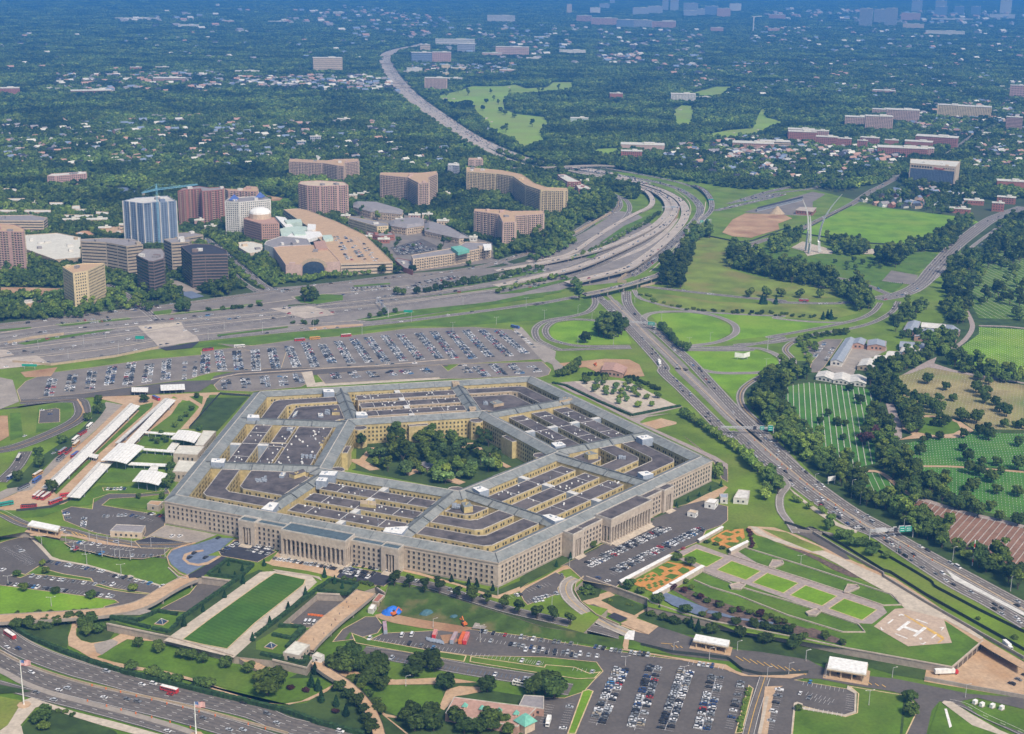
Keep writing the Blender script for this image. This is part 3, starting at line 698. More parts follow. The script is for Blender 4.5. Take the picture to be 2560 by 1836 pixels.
sheet('road','C -100,400 130,380 330,300 700,260 1400,170 1700,160 1560,250 1200,270 700,295 600,320 330,350','asphalt',4)
sheet('dirt','C -50,130 100,160 130,260 150,330 0,390 -50,380','concrete',4);sheet('dirt','C 160,100 450,60 400,130 200,140','dirt',4);sheet('dirt','C -50,440 60,440 70,600 0,640 -50,640','dirt',4)
# south car park
sheet('car_park','L 1570,1500 2100,1440 M 300,1410 800,1370 1200,1320 1700,1310 2000,1330 2150,1420 2253,1560 1600,1600 900,1625 -400,1640','lot',3)
sheet('car_park','A 420,200 490,140 1110,100 1150,190 1100,215 720,250 450,240','lot',3);sheet('car_park','A 1230,120 2200,40 2253,90 B 150,35 800,15 870,80 850,120 780,140 600,130 200,150 0,150 A 2180,140 1290,190','lot',3)
sheet('road','A 420,130 600,90 1100,55 1700,25 2253,-25 2253,50 1700,97 1290,120 1100,120 480,150 430,200 400,190','asphalt',2)
wallline('parapet',PT('A 400,160 480,140 620,112 1110,82 1700,48 2253,0',0),1,.6,'limestone')['kind']='structure'
sheet('path','A 1110,100 1190,90 1220,200 1150,215','pale_path',4);sheet('path','A 1160,190 1290,170 2253,90 2253,150 1500,195 1150,215','pale_path',2)
sheet('path','B 800,0 880,40 900,100 960,120 1000,80 930,20 870,-30','concrete',4)
sheet('path','J 130,1325 200,1310 300,1420 470,1500 460,1560 380,1590 330,1540','concrete',4)
sheet('path','B 850,185 1040,170 1300,160 1900,370 1600,440 1500,450 1000,210','pink_path',2);sheet('plaza','B 1050,170 1390,160 1500,185 1850,360 1530,430 1350,340 1180,250','pale_path',3)
for l,s in (('low clipped hedge edging the memorial grove on its building side','B 880,185 980,205 1240,330 1500,440'),('low hedge closing the lower end of the memorial grove','B 1500,440 1700,400 1880,365')):hedge(l,s,2,3)
sheet('path','B 1060,270 1130,290 1500,480 2150,790 2253,860 2253,820 2160,760 1560,490 1620,450 1800,420 1600,440 1500,455 1000,215 900,190','pink_path',3)
sheet('plaza','B 1575,500 1730,460 1850,490 1850,505 1690,545','tan_path',4)
sheet('path','E 1130,300 1300,345 1600,430 1850,520 1905,530 2200,400 F 20,470 330,325 340,335 0,500 E 1910,560 1840,545 1600,460 1290,375 1120,335','tan_path',2)
sheet('lawn','E 1200,320 1400,372 1640,440 1850,500 1880,505 2000,450 F 60,400 200,330 220,345 40,450 E 1900,535 1840,525 1600,445 1300,358','lawn_dark',3)
# north side court and parking
sheet('car_park','B 2060,1100 1780,1170 940,1620 F 370,300 500,420 760,470 860,380 1200,200 1390,120 1450,60 B 2080,1340 2200,1300 2253,1260 2253,1150','asphalt',3)
sheet('lawn','F 0,400 130,300 320,205 450,240 60,440 0,480','lawn_dark',3)
for s in ('B 1090,1490 1190,1430 1250,1470 1130,1525','B 1235,1435 1330,1380 1395,1385 1280,1450','B 1555,1290 1640,1240 1680,1250 1570,1310','B 1640,1210 1740,1175 1805,1190 1680,1240','B 1780,1110 2100,940 2220,985 1860,1165'):sheet('lawn',s,'lawn_dark',3)
sheet('path','F 0,500 450,240 800,40 900,-30 980,-20 700,130 500,250 420,320 300,340 60,470 0,530','tan_path',2);sheet('path','B 1400,1400 1900,1130 2230,990 2150,940 2253,1000 2200,1060 1500,1420','tan_path',2)
sheet('car_park','F 0,520 40,480 280,350 360,390 300,480 310,520 200,560 60,610 30,580','asphalt',3);sheet('car_park','B 1900,590 2253,860 2253,960 2200,930 2140,800','asphalt',2)
road('lane','E 1080,400 1350,450 1700,560 2000,650 F 300,735 600,800 780,850',11,[0,0,0,0,0,-1.5,-4.6],2,'asphalt',3,dash=False)
road('curl','F 440,400 380,430 360,490 400,570 520,670 680,760 840,830',10,[0,0,0,0,-.3,-2,-4.6],2,'concrete',4,yellow=True)
wallline('garden_wall',PT('F 500,390 440,440 430,500 480,590 600,690 780,770',0),1.2,.7,'tan_wall')['kind']='structure'
wallline('garden_wall',PT('F 520,385 750,470 1000,560 1030,590 1300,680 1500,735 2268,885 H 870,950 1700,1100 1945,890',0),.8,.8,'limestone')['kind']='structure'
# ------------------------------------------------------------------ front right: gardens, deck with landing pad, low car parks
sheet('lawn','F 1370,400 1440,350 1700,210 1760,160 1880,160 H 100,0 330,130 600,230 700,320 900,380 1200,520 1330,630 1250,645 1090,780 1360,935 1700,910 1630,725 1940,885 1700,1085 870,940 0,800 F 1500,715 1180,500 1290,470','lawn',2)
sheet('pink_walk','F 1190,220 1390,130 1640,220 1720,190 1900,300 H 260,320 530,395 840,500 1150,610 1190,670 1070,760 970,755 500,600 60,440 F 1640,420 1440,340','pink_path',3)
for s in ('F 1265,232 1390,168 1605,240 1470,315','F 1545,335 1665,262 1900,345 1780,418','H 125,435 245,357 495,440 375,520','H 420,535 545,455 800,542 680,622','H 725,640 850,558 1115,650 995,735'):sheet('garden_lawn',s,'bright_grass',4)
sheet('landing_pad','H 1085,780 1250,643 1330,635 1635,720 1660,800 1700,910 1355,937','pad',4)
for s in ('H 1262,808 1285,818 1377,748 1352,740','H 1390,858 1415,863 1503,795 1477,785','H 1318,775 1308,790 1440,838 1455,822','H 1188,757 1200,762 1243,730 1232,725','H 1280,690 1300,685 1328,692 1322,698 1300,693 1282,700','H 1412,727 1420,723 1513,757 1505,762',
   'H 1250,842 1258,838 1353,876 1346,880','H 1135,790 1145,788 1150,802 1168,810 1145,812','H 1535,875 1545,878 1583,848 1572,843','H 1600,790 1640,790 1620,815 1612,812 1625,798','H 1440,910 1470,918 1490,905 1497,908 1475,925','H 1440,873 1460,872 1468,883 1448,888'):
 sheet('pad_marking',s,'paint_white',6)
for s in ('H 1320,690 1325,685 1610,848 1640,870 1635,885 1590,915 1585,910 1620,880',):sheet('pad_marking',s,'paint_yellow',5)
sheet('path','F 1790,0 1860,60 2000,100 2100,145 2268,200 H 600,205 800,260 1000,370 1250,540 1330,640 1640,715 1940,885 1960,880 1500,560 1250,400 1000,300 700,160 480,60 300,0 100,-10','tan_path',3)
sheet('walk','H 110,-10 150,40 300,110 500,165 650,215 800,290 1000,410 1200,520 1290,600 1335,645 1640,722 1930,885 1950,870 1660,690 1330,500 1180,400 1000,320 800,230 600,150 400,110 250,60 170,0','pale_path',4)
sheet('flower_bed','H 200,10 400,40 500,90 650,150 700,180 600,190 400,110','meadow',4)
for s in ('H 350,140 520,180 640,230 800,300 1000,400 900,390 760,330 640,260 500,195',):sheet('flower_bed',s,'heather',3) if 'heather' in MT else (mat('heather',(.13,.09,.07),.95,.3,.4),sheet('flower_bed',s,'heather',3))
for l in ('F 1300,470 1395,500',):pass
# terraces walls of the long gardens
for s in ('F 1370,415 1500,470 H 0,530 400,690 840,825 1015,825 965,765','F 1640,210 H 0,232 270,320 840,505 1160,615 1305,610 1260,550','F 1440,350 1640,430 H 0,460 380,570 600,640 970,765','F 1780,160 H 90,165 560,310 1230,530 1300,610'):
 wallline('garden_wall',PT(s,.3),.9,.8,'limestone')['kind']='structure'
for l,s in (('upper left','F 1960,315 1990,262 2065,268 2075,290 2000,322'),('upper right','H 850,515 880,455 950,460 970,480 880,520'),('lower left','F 1650,460 1730,440 1775,455 1740,490 1665,485'),('lower right','H 550,675 640,645 670,665 630,700 570,695')):
 P=PT(s,.4);t=thing('garden_bastion','small stone viewing bay on the %s side of the long garden terrace' % l,'viewing bay',P[0],'bays of the garden terrace');b=MB();b.prism([(p.x-P[0].x,p.y-P[0].y) for p in P],-.2,.7);b.build('platform','pink_path',t)
 w_=wallline('wall',[p-P[0] for p in P]+[Vector()],.8,.7,'limestone',.7,t)
# blue glass roof strip
sheet('blue_roof','F 1095,550 1150,515 1485,643 1410,698 1200,615','blue_paving',6,.3);sheet('blue_roof','F 1480,655 1540,660 1700,710 2000,750 1990,765 1700,725 1470,675','blue_paving',6,.3)
sheet('planted_bed','F 1180,480 1280,470 1500,560 1800,660 2268,800 H 600,790 870,900 860,930 600,870 200,800 0,780 F 1500,720 1410,700 1480,650','heather',4)
# knot gardens with long stone pergola walls
for (s1,inner,l) in (('F 790,415 1170,218 1195,235 1195,260 800,445','F 870,440 1060,340 1160,270 1290,290 1390,320 1200,440 1050,510 930,460','near'),('F 1400,100 1560,0 1600,5 1600,25 1410,125','F 1500,90 1620,20 1760,10 1770,80 1640,165 1520,125','far')):
 sheet('knot_garden',inner,'knot_orange',3)
def longbox(l,s,h,z=0):
 P=PT(s,z+h);c=P[0];t=thing('pergola_wall',l,'garden wall',(c.x,c.y,z),'pale capped garden walls');b=MB();q=[(p.x-c.x,p.y-c.y) for p in P]
 b.prism(q,0,h-.4);b.build('wall','limestone',t);b=MB();
 if area(q) < 0:q.reverse()
 b.prism(inset(q,-.35),h-.4,h);b.build('cap','white',t)
longbox('long pale capped wall on the car park side of the near orange knot garden','F 785,412 1175,208 1195,215 800,428',3.2);longbox('long pale capped wall on the lawn side of the near orange knot garden','F 1045,512 1430,292 1450,300 1062,525',4.5)
longbox('long pale capped wall on the car park side of the far orange knot garden','F 1400,88 1590,-15 1602,-8 1415,98',3);longbox('long pale capped wall on the lawn side of the far orange knot garden','F 1648,165 1790,98 1800,108 1662,180',4)
kg=['F 1112,300 1160,278 1235,300 1170,322','F 1035,345 1080,318 1130,335 1135,350 1090,372','F 1240,340 1280,312 1330,330 1335,345 1285,368','F 1138,388 1185,365 1255,378 1200,410','F 1160,342 1185,332 1210,342 1188,355',
  'F 1520,95 1550,72 1600,100 1560,118','F 1580,55 1620,35 1690,52 1650,72','F 1700,80 1730,68 1750,90 1735,112 1705,95','F 1610,130 1650,115 1715,122 1660,150','F 1622,93 1650,82 1672,93 1650,103','F 1640,25 1665,12 1690,20 1665,32','F 1690,40 1715,28 1735,38 1710,50','F 1675,8 1695,-5 1725,0 1715,14']
for r0,c0 in ((960,390),(1050,425)):
 for i in range(2):
  for j in range(4):
   x=r0+j*46-i*60+(0 if r0 == 960 else 0);y=c0+i*34+j*(-6 if r0 == 960 else -8)
   if r0 == 1050:x,y=1010+j*48-i*40,455+i*34-j*14
   kg.append('F %d,%d %d,%d %d,%d %d,%d' % (x-20,y+2,x+4,y-12,x+26,y,x+2,y+14))
for s in kg:sheet('bed',s,'lawn',4)
# courtyard below the garden wall
sheet('lawn','F 640,570 730,540 800,540 990,630 900,690 760,640','lawn_dark',2,LO);sheet('path','F 480,570 700,500 750,530 640,575 900,690 1000,630 1020,645 900,720 1090,790 1000,850 790,770 860,730 540,610','tan_path',1,LO)
sheet('grass','F 430,560 430,480 520,440 640,490 620,545 480,580','lawn_dark',2,LO);sheet('court','F 690,700 740,670 850,715 790,745','asphalt_dark',3,LO);sheet('court','F 540,610 580,605 660,640 640,665','asphalt',3,LO)
sheet('lawn','F 930,690 1000,650 1040,650 1300,700 1500,740 2268,890 2268,1070 1700,950 1400,850 1250,830 1100,780 940,710','lawn_dark',1,LO);sheet('lawn','H 0,830 870,960 1690,1120 1500,1130 1480,1200 1250,1160 1050,1100 700,1080 330,1000 0,950','lawn_dark',1,LO)
sheet('road','F 1090,780 1250,830 1400,880 1380,950 1700,960 1900,980 2268,1040 H 640,1080 700,1110 1050,1170 1250,1190 1500,1240 1840,1310 2268,1340 2268,1430 1900,1340 1750,1370 1600,1370 1540,1440 1500,1627 1350,1627 1440,1400 1380,1330 1230,1290 900,1240 650,1190 240,1180 60,1160 F 1700,1060 1200,1000 900,890 850,860 830,800 1000,840','asphalt',2,LO)
sheet('plaza','F 790,755 900,710 1090,780 1010,845','tan_path',4,LO)
road('gatelane','H 1680,1370 1800,1400 1950,1480 2150,1570 2300,1640',7,LO,2,'asphalt',3)
sheet('verge','H 1620,1380 1640,1365 1700,1375 1850,1470 2080,1600 2300,1690 2268,1700 1860,1560','pale_path',4,LO)
sheet('lawn','H 1600,1380 1900,1560 2100,1640 2100,1700 1490,1700','lawn',3,LO);sheet('lawn','H 1760,1370 2268,1440 2268,1620 1960,1510','lawn',3,LO)
sheet('kerb_strip','H 1640,1430 1660,1430 1700,1570 1680,1580','paint_white',5,LO)
# loading yard
sheet('loading_yard','H 1500,1105 1945,893 1980,960 2130,1030 2268,1080 2268,1340 2000,1300 1480,1210','tan_path',1,LO)
t_=PT('H 1700,1100 1945,890',0)
for i in range(6):
 a,c=t_[0].lerp(t_[1],.08+i*.15),t_[0].lerp(t_[1],.08+i*.15+.11);d=(c-a).normalized();n_=Vector((d.y,-d.x,0))*.12;b=MB()
 b.poly([(p.x,p.y,z) for p,z in ((a+n_,LO+.1),(c+n_,LO+.1),(c+n_,-1.3),(a+n_,-1.3))]);o=b.build('dock_opening','window_dark');struct(o)
wallline('yard_wall',PT('H 1485,1200 1700,1240 1850,1270 2020,1300 2268,1345',LO),2.6,.7,'concrete')['kind']='structure'
# retaining wall of the highway above the apron road
wallline('retaining_wall',PT('I 440,1560 760,1600 H 560,20 840,190 1160,370 1165,395 1500,600 2268,1040',0),2.4,.9,'concrete',0,None,'concrete')['kind']='structure'
sheet('road','H 470,0 560,0 840,180 900,255 860,250 700,160 560,80 480,50','asphalt',3)
sheet('apron','H 870,260 1000,290 1160,400 1500,610 2268,1060 2268,1120 1990,960 1500,640 1250,500','tan_path',2)
# ---- low car parks bottom right
sheet('car_park','E 880,890 1000,830 1600,800 1700,800 2268,870 F 320,900 820,980 1100,1020 1600,1080 1650,1130 1900,1170 2080,1170 2268,1180 H 470,1200 880,1270 950,1310 940,1470 860,1490 500,1430 440,1700 F -100,1700 60,1330 350,1340 500,1290 580,1200 650,1130 600,1060 200,1020 E 1700,1010 900,900','asphalt',1,LO)
sheet('car_park','E 680,800 860,700 950,700 1000,770 960,830 780,880 600,900','asphalt',1,LO)
road('lowroad','E 840,975 1100,1010 1700,1120 2268,1210 F 200,1240 400,1275',15,LO,2,'asphalt',1,dash=False)
sheet('strip_lawn','E 750,830 890,880 1330,960 1660,1010 1640,1060 1300,1005 880,930 780,910','lawn',3,LO);sheet('strip_lawn','E 1690,1015 2268,1100 F 200,1080 430,1100 550,1150 640,1135 590,1190 450,1195 0,1125 E 1680,1060','lawn',3,LO)
sheet('lawn','E 700,880 740,825 760,830 730,885','lawn',3,LO)
slope('grass_bank','E 1050,432 1400,505 1900,665 2268,785 F 500,830 790,880','E 950,660 1300,730 1700,790 2268,865 F 820,960','bare')
sheet('construction_dirt','E 930,690 1050,660 1300,690 1620,740 1720,790 1600,830 1300,790 1080,750 980,720','dirt',2,LO);sheet('construction_dirt','E 1450,850 1560,840 1600,900 1480,915','dirt',3,LO)
sheet('path','E 1700,795 1790,630 1815,635 1760,770 1820,780 1800,800','concrete',3,LO+1)
sheet('path','F 820,880 860,880 850,960 1200,1020 1620,1080 1700,1130 1800,1165 2080,1165 2268,1130 2268,1150 2130,1190 1750,1170 1620,1120 1200,1030 800,965','tan_path',3,LO);sheet('lawn','F 870,905 1000,930 1180,1000 1000,980 850,950','lawn',4,LO)
sheet('crossing','F 830,810 905,815 895,890 820,880','paint_white',5,LO)
sheet('island','F 1770,1340 1800,1240 1840,1270 1750,1620 1690,1627','lawn',4,LO);sheet('island','F 490,1290 540,1275 580,1290 440,1627 370,1627','bright_grass',3,LO)
sheet('path','F 1930,1255 2070,1250 2010,1290 1990,1350 1950,1627 1850,1660 1880,1627','tan_path',4,LO);sheet('path','F 1935,1330 1960,1335 1900,1627 1870,1627','pale_path',5,LO)
road('bottomroad','F 1930,1180 1890,1300 1840,1460 1790,1660',8,LO,2,'asphalt',3,yellow=True)
sheet('island','H 460,1400 500,1400 860,1490 950,1460 960,1310 890,1250 1250,1310 1340,1320 1400,1380 1430,1450 1340,1640 1340,1700 430,1700','lawn',3,LO)
sheet('hedge_plot','H 1320,1340 1340,1340 1310,1627 1290,1627','lawn_dark',4,LO)
sheet('path','H 880,1245 950,1300 945,1460 860,1490 500,1430 510,1400 470,1395 440,1640 430,1640 455,1385 480,1375 525,1390 520,1415 855,1475 930,1450 935,1310 870,1275','pale_path',5,LO)
# garden slopes bottom centre
sheet('lawn','E 440,1090 600,1170 700,1200 900,1210 1400,1240 1550,1180 1800,1230 1830,1280 2080,1320 2200,1330 2150,1400 1560,1330 1490,1500 2200,1640 0,1640 0,1420 400,1380 600,1250 560,1180 230,1200','lawn_dark',1,LO)
sheet('lawn','E 0,1180 230,1190 560,1180 610,1230 560,1290 400,1350 130,1390 0,1320','lawn',2,LO)
sheet('lawn','E 650,1180 900,1240 1450,1240 1500,1400 1380,1520 1100,1480 950,1400 900,1300','lawn',2,LO)
sheet('path','E 440,1070 560,1050 700,1110 900,1170 1100,1200 1500,1180 1740,1220 1400,1235 1000,1240 780,1200 650,1160 560,1110','tan_path',3,LO)
sheet('path','E 960,1420 1020,1470 1110,1490 1110,1505 1030,1495 1200,1627 1180,1627 1000,1480','tan_path',4,LO)
sheet('path','E 1440,1420 1500,1280 1600,1250 1800,1260 1790,1290 1650,1320 1570,1330 1550,1370 1480,1440','tan_path',3,LO)
road('footbridge','E 460,1060 560,1140 700,1230 820,1340 900,1450 950,1560 980,1680',7,[-1,-1.5,-1.5,-1.5,-1.5,-1.5,-1.5],1,'tan_path',4,dash=False,edge=False,name='footbridge',gz=LO)
road('yardbridge','E 870,510 740,620 600,730 440,880 370,960',15,0,1,'tan_path',4,dash=False,edge=False,name='footbridge',gz=LO)
# ------------------------------------------------------------------ highways and the interchange
sheet('meadow','J 1540,620 1680,600 1900,650 1980,640 1900,720 1830,860 2000,905 K 400,960 760,1010 800,1080 300,1090 0,1085 J 1500,1030 1300,960 1480,800','meadow',2)
sheet('meadow','J 1120,1040 1400,1060 1700,1110 2253,1130 K 300,1130 760,1140 960,1200 700,1260 0,1200 J 1700,1190 1300,1170','meadow',2)
sheet('grass','J 1200,1210 1500,1195 1700,1225 1830,1300 1830,1360 1700,1430 1500,1460 1400,1400 1280,1290','bright_grass',2);sheet('grass','J 1650,1200 2253,1230 K 400,1250 820,1280 500,1350 0,1410 J 1750,1430 1890,1360 1880,1300','bright_grass',2)
sheet('grass','J 1450,1490 1550,1480 2000,1485 2150,1525 2215,1590 I 375,225 340,290 200,320 130,370 50,440 20,520 40,590 B 2253,260 2100,130 1960,0','bright_grass',2)
sheet('grass','J 420,1330 470,1280 600,1260 800,1265 880,1290 1010,1330 1060,1440 700,1450 500,1430 430,1390','bright_grass',2)
sheet('grass','L 2253,1360 M 0,1370 400,1345 860,1320 1200,1280 2253,1130 J 200,1150 740,1085 740,1160 650,1210 400,1250 M 2150,1260 1600,1300 1200,1300 840,1340 500,1400 0,1450 L 1560,1470 1280,1490 1600,1430','lawn',2)
sheet('road','M 0,1010 300,990 700,950 1100,895 1900,840 2100,800 2253,700 2253,790 1900,880 1300,1010 700,1110 0,1150','lot',2);sheet('road','L -100,1290 500,1230 1000,1170 1500,1115 2253,1030 2253,1150 1400,1230 1020,1250 500,1310 0,1370','lot',2)
for s in ('M 300,1075 420,1050 680,1060 680,1100 480,1130 350,1120','M 60,1100 0,1130 0,1100','M 760,985 1050,965 1050,975 770,998','L 1200,1190 1350,1170 1330,1215 1200,1215','L 430,1290 1000,1235 1030,1250 480,1302'):sheet('verge',s,'lawn',5)
def rd(k,s,w,z=0,n=2,m='highway',lv=3,**kw):return road(k,s,w,z,n,m,lv,**kw)
sheet('road','L -200,1400 0,1370 500,1310 1020,1250 1400,1230 2253,1150 M 700,1100 1300,1010 1900,900 2253,820 J 400,720 700,560 960,400 1100,420 1300,560 1480,600 1150,880 950,960 560,1000 M 2253,1060 1300,1220 860,1290 400,1320 L 2253,1340 1500,1420 1250,1480 300,1600 0,1640 -200,1640','highway',1)
for s in ('L 140,1440 330,1400 800,1335 900,1330 600,1380 200,1450','M 780,1255 1100,1190 1300,1170 1700,1130 2253,1060 2253,1075 1300,1215 900,1262','M 1250,1045 1700,980 2253,880 2253,850 1800,940 1400,1010','L 1330,1215 1700,1180 1900,1160 1950,1130 1700,1170 1400,1190','L 440,1310 720,1275 640,1290','M 1100,1100 2000,1000 2253,950 2253,935 1900,990 1500,1050',
   'J 0,1055 300,990 600,920 560,950 200,1040','J 850,640 1000,560 1280,430 1270,400 1000,520 800,660','J 700,770 840,690 760,770','L 1700,1370 2253,1305 2253,1315 1700,1385','J 1430,480 1500,420 1530,350 1490,340 1480,420 1400,500','J 1220,890 1360,760 1390,740 1290,880','J 0,1105 250,1055 540,1020 500,1040 200,1090','L 0,1330 240,1310 250,1320 0,1345'):
 sheet('verge',s,'lawn',5)
sheet('retail_court','M 650,430 760,440 1150,430 1320,460 1700,610 1850,650 1850,700 1880,800 1230,880 1100,880 1080,780 980,690 860,570','lot',2)
rd('A','L -200,1640 400,1588 900,1525 1230,1462 1560,1412 2253,1342 M 840,1296 1300,1246 1900,1168 2253,1117 J 300,1135 640,1070',11)
rd('B1','L -200,1545 300,1500 800,1440 1170,1385 1500,1342 2000,1268 2253,1240 M 300,1218 700,1185 1100,1140 1600,1068 2253,990 J 250,998 560,955',15,0,4)
rd('B2','L -200,1490 400,1405 1100,1330 1450,1278 2253,1205 M 300,1165 700,1140 1100,1095 1600,1030 2253,930 J 200,905 450,860',14,0,4)
rd('B3','L -200,1440 400,1340 1000,1285 1450,1240 2253,1160 M 700,1110 1100,1062 1600,985 2253,870',12,0,3)
rd('C0','L -200,1330 0,1300 500,1240 1000,1180 1500,1120 2000,1050 2253,1020 M 200,1035 500,985 900,940 1200,920 1500,880 1800,830 2000,770 2253,690 J 300,640 560,600 750,490 900,420 960,360 940,290',16,0,4,yellow=True)
rd('C1','M 350,1095 700,1060 1000,1015 1200,1010 1600,960 2000,880 2253,800 J 300,745 560,680 800,590 980,480 1045,390 1020,320 940,280 900,250',9)
rd('C2','J 250,800 560,745 760,620 950,500 1100,420 1200,370 1225,320 1190,260 1120,225',9.5,[0,0,0,0,1,2.5,4,5,6],2,'concrete_deck',4)
rd('C3','J 0,870 330,815 600,755 850,690 1100,590 1260,500 1345,400 1320,310 1220,245 1050,200',12,[0,3,5,3,2,3,4,5,5,3],3,'concrete_deck',4)
rd('C4','J 0,990 450,890 700,820 1000,690 1200,590 1330,500 1400,380 1330,290 1150,215 880,150 600,95',14,[0,5,6,4,3,3,4,5,4,2,1],4,'concrete_deck',4)
rd('C5','J 560,965 760,920 1000,860 1090,815 1250,700 1400,560 1480,440 1450,330 1300,240 1100,180 800,120 550,85',15,[5,7,7,5,2,1,1,3,3,2,1,1],4,'concrete_deck',5)
rd('C6','J 1050,910 1150,850 1320,710 1460,580 1590,430 1580,340 1450,240 1250,175 1000,130 700,90 400,40',15,0,4,'highway',3)
rd('C7','J 690,1055 860,1020 1060,970 1200,925 1300,885 1370,800 1450,660 1580,500 1680,400 1680,310 1620,235 1540,200',10,[6,8,8,8,6,3,1,0,0,3,4,2],2,'highway',5)
rd('ovp','J 60,70 400,60 620,50 820,45 1000,60',9,[5,7,7,5,2],2,'concrete_deck',5)
road('O1','O 1900,1160 1600,1080 1300,1040 1060,975 800,855 600,720 450,610 350,510 295,430 265,370',32,0,6,'concrete_deck',3);road('O2','O 2000,1230 1700,1150 1300,1085 1000,1000 760,870 560,740 410,625 310,520 260,430 235,380',30,0,4,'concrete_deck',2)
rd('O4','J 500,50 800,60 1100,110 1400,170 1560,220',10,0,2)
road('O3','O 250,370 300,330 390,305 470,290 520,275',60,0,6,'concrete_deck',3)
for s in ('O 240,448 375,448','O 298,518 400,518','O 325,547 420,545','O 260,350 350,345','O 235,400 370,408'):road('x',s,10,6,1,'concrete_deck',5,dash=False,edge=False,mk=0)
# bridges of the left highway
for s,w_ in (('L 1130,1345 1480,1320',30),('L 1200,1440 1560,1405',26),('L -60,1425 60,1410',22),('L -60,1520 110,1500',22),('L -60,1590 390,1570',22),('M 180,1180 560,1170',16),('M 330,1225 700,1190',14),('M 420,1325 830,1295',9)):
 pass
sheet('bridge_deck','L 1080,1310 1420,1272 1440,1320 1500,1360 1540,1385 1560,1420 1240,1465 1200,1420 1160,1385','concrete_deck',4);sheet('bridge_deck','L 1080,1305 1400,1270 1430,1295 1120,1342','pale_path',5);sheet('bridge_deck','L -100,1560 290,1535 395,1600 0,1640 -100,1640','concrete_deck',4);sheet('bridge_deck','L -100,1480 60,1490 110,1530 0,1550','concrete_deck',4)
sheet('bridge_deck','M 110,1165 420,1145 560,1180 620,1215 380,1245 240,1205','concrete_deck',4);sheet('bridge_deck','M 410,1315 560,1300 835,1285 840,1300 430,1335','tan_path',4)
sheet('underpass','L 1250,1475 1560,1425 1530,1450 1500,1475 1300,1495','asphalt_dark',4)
for k,s,h in (('','L 100,1585 400,1610 900,1545 1240,1475',2.5),('','L 60,1440 250,1400 500,1370',3),('','J 1090,840 950,960 1020,965',4),('','J 540,620 760,500 900,420',4),('','J 1300,960 1130,1000',3)):
 wallline('retaining_wall',PT(s,0),h,.8,'tan_wall')['kind']='structure'
# parkway along the building
rd('N1','J 770,1050 850,1120 950,1220 1060,1340 1180,1470 1310,1620 B 1750,100 1900,240 2100,440 2253,590 I 0,800 200,985 400,1140 700,1365 960,1540 H 930,-10 1110,60 1350,215 1700,440 2000,600 2300,780',13.5,0,4)
rd('N2','J 880,1060 1000,1190 1150,1340 1300,1490 1440,1630 B 1870,60 2060,240 2253,440 I 60,760 300,960 500,1130 800,1360 1080,1530 H 1150,30 1300,120',5.5,0,1,lv=2)
rd('N3','J 1020,1030 1030,1130 1120,1240 1290,1370 1420,1490 1560,1620 I -30,590 150,770 300,920 600,1180 900,1395 1200,1560 H 1260,70 1600,262 1900,425 2300,640',13.5,0,4)
sheet('road','I -100,640 0,560 120,690 240,770 500,1040 400,1060 200,900 0,720','highway',2)
road('Nbase','J 900,1100 1060,1250 1200,1390 1330,1510 1450,1630 B 1900,90 2080,260 2253,430 I 60,760 200,890 400,1060 600,1225 800,1365 1020,1520 H 1120,20 1300,110 1520,240 1800,390 2300,670',15,0,1,'highway',2,dash=False,edge=False)
road('Nmed','J 900,1100 1060,1250 1200,1390 1330,1510 1450,1630 B 1900,90 2080,260 2253,430 I 60,760 200,890 400,1060 600,1225 800,1365 1020,1520 H 1120,20 1300,110 1520,240 1800,390 2300,670',1.7,0,1,'tan_wall',4,dash=False,edge=False,name='verge')
sheet('dirt','J 1400,300 1425,310 1440,380 1420,450 1340,530 1180,620 1170,610 1320,510 1395,430 1410,370','dirt',7);sheet('verge','H 1650,330 1760,400 2000,530 2268,670 2268,700 1950,530 1720,420','off_white',5)
rd('loopA','I 520,60 430,90 385,145 440,210 440,260 370,310 200,350 70,430 30,510 60,600 150,690 240,770',8,0,2,yellow=True)
rd('loopB','J 1540,1470 1900,1478 2060,1478 2190,1525 I 365,225 340,285 200,318 60,325 -150,322 -300,290',9,0,1,dash=False)
rd('loopC','J 1170,1290 1160,1230 1260,1195 1500,1190 1700,1220 1850,1280 1880,1345 1820,1395 1700,1435 1450,1465',9,0,1,dash=False)
rd('loopD','J 1050,1460 700,1460 540,1440 420,1400 385,1330 450,1270 600,1250 780,1260 860,1285',8.5,0,2);rd('loopE','J 500,1490 400,1450 320,1400 310,1320 400,1260 600,1225 720,1190 775,1130 770,1070',9,0,2);rd('loopF','J 480,1490 800,1480 1060,1475',8,0,2)
rd('K1','J 1450,1475 1900,1460 2253,1395 K 250,1390 500,1345 900,1265 1060,1200 1130,1120',8);rd('K2','J 1500,1490 2000,1490 K 0,1450 300,1430 600,1370 900,1320 1080,1270 1220,1190 1270,1110',8)
rd('K3','J 1080,1020 1120,1080 1200,1110 1350,1150 1600,1190 2000,1215 2253,1225 K 300,1240 600,1270 840,1275',7,0,2)
rd('K4','J 1140,990 1400,1020 1900,1075 2253,1105 K 300,1115 700,1125 900,1115 1060,1085 1130,1080',11,0,3)
rd('K5','K 660,1000 760,925 1000,975 1150,1035 1250,1075',11,0,3);rd('K6','K 1100,1090 1300,1050 1450,970 1560,840 1700,690 1850,570 2010,460 2253,370',24,0,5);rd('K6b','K 1420,1030 1600,890 1750,760 1900,640 2010,560 2130,470',7,0,2)
rd('K7','K 330,840 150,790 75,730 90,680 200,635 340,600 530,530 700,450 900,350 1050,250 1150,200 1300,120 1400,100',14,0,4,yellow=True);rd('K8','K 0,330 300,240 600,190 900,160 1250,150 1400,120',14,0,4);rd('K9','K -60,345 0,330 300,265 500,240 620,220 700,190 900,180',9,0,3)
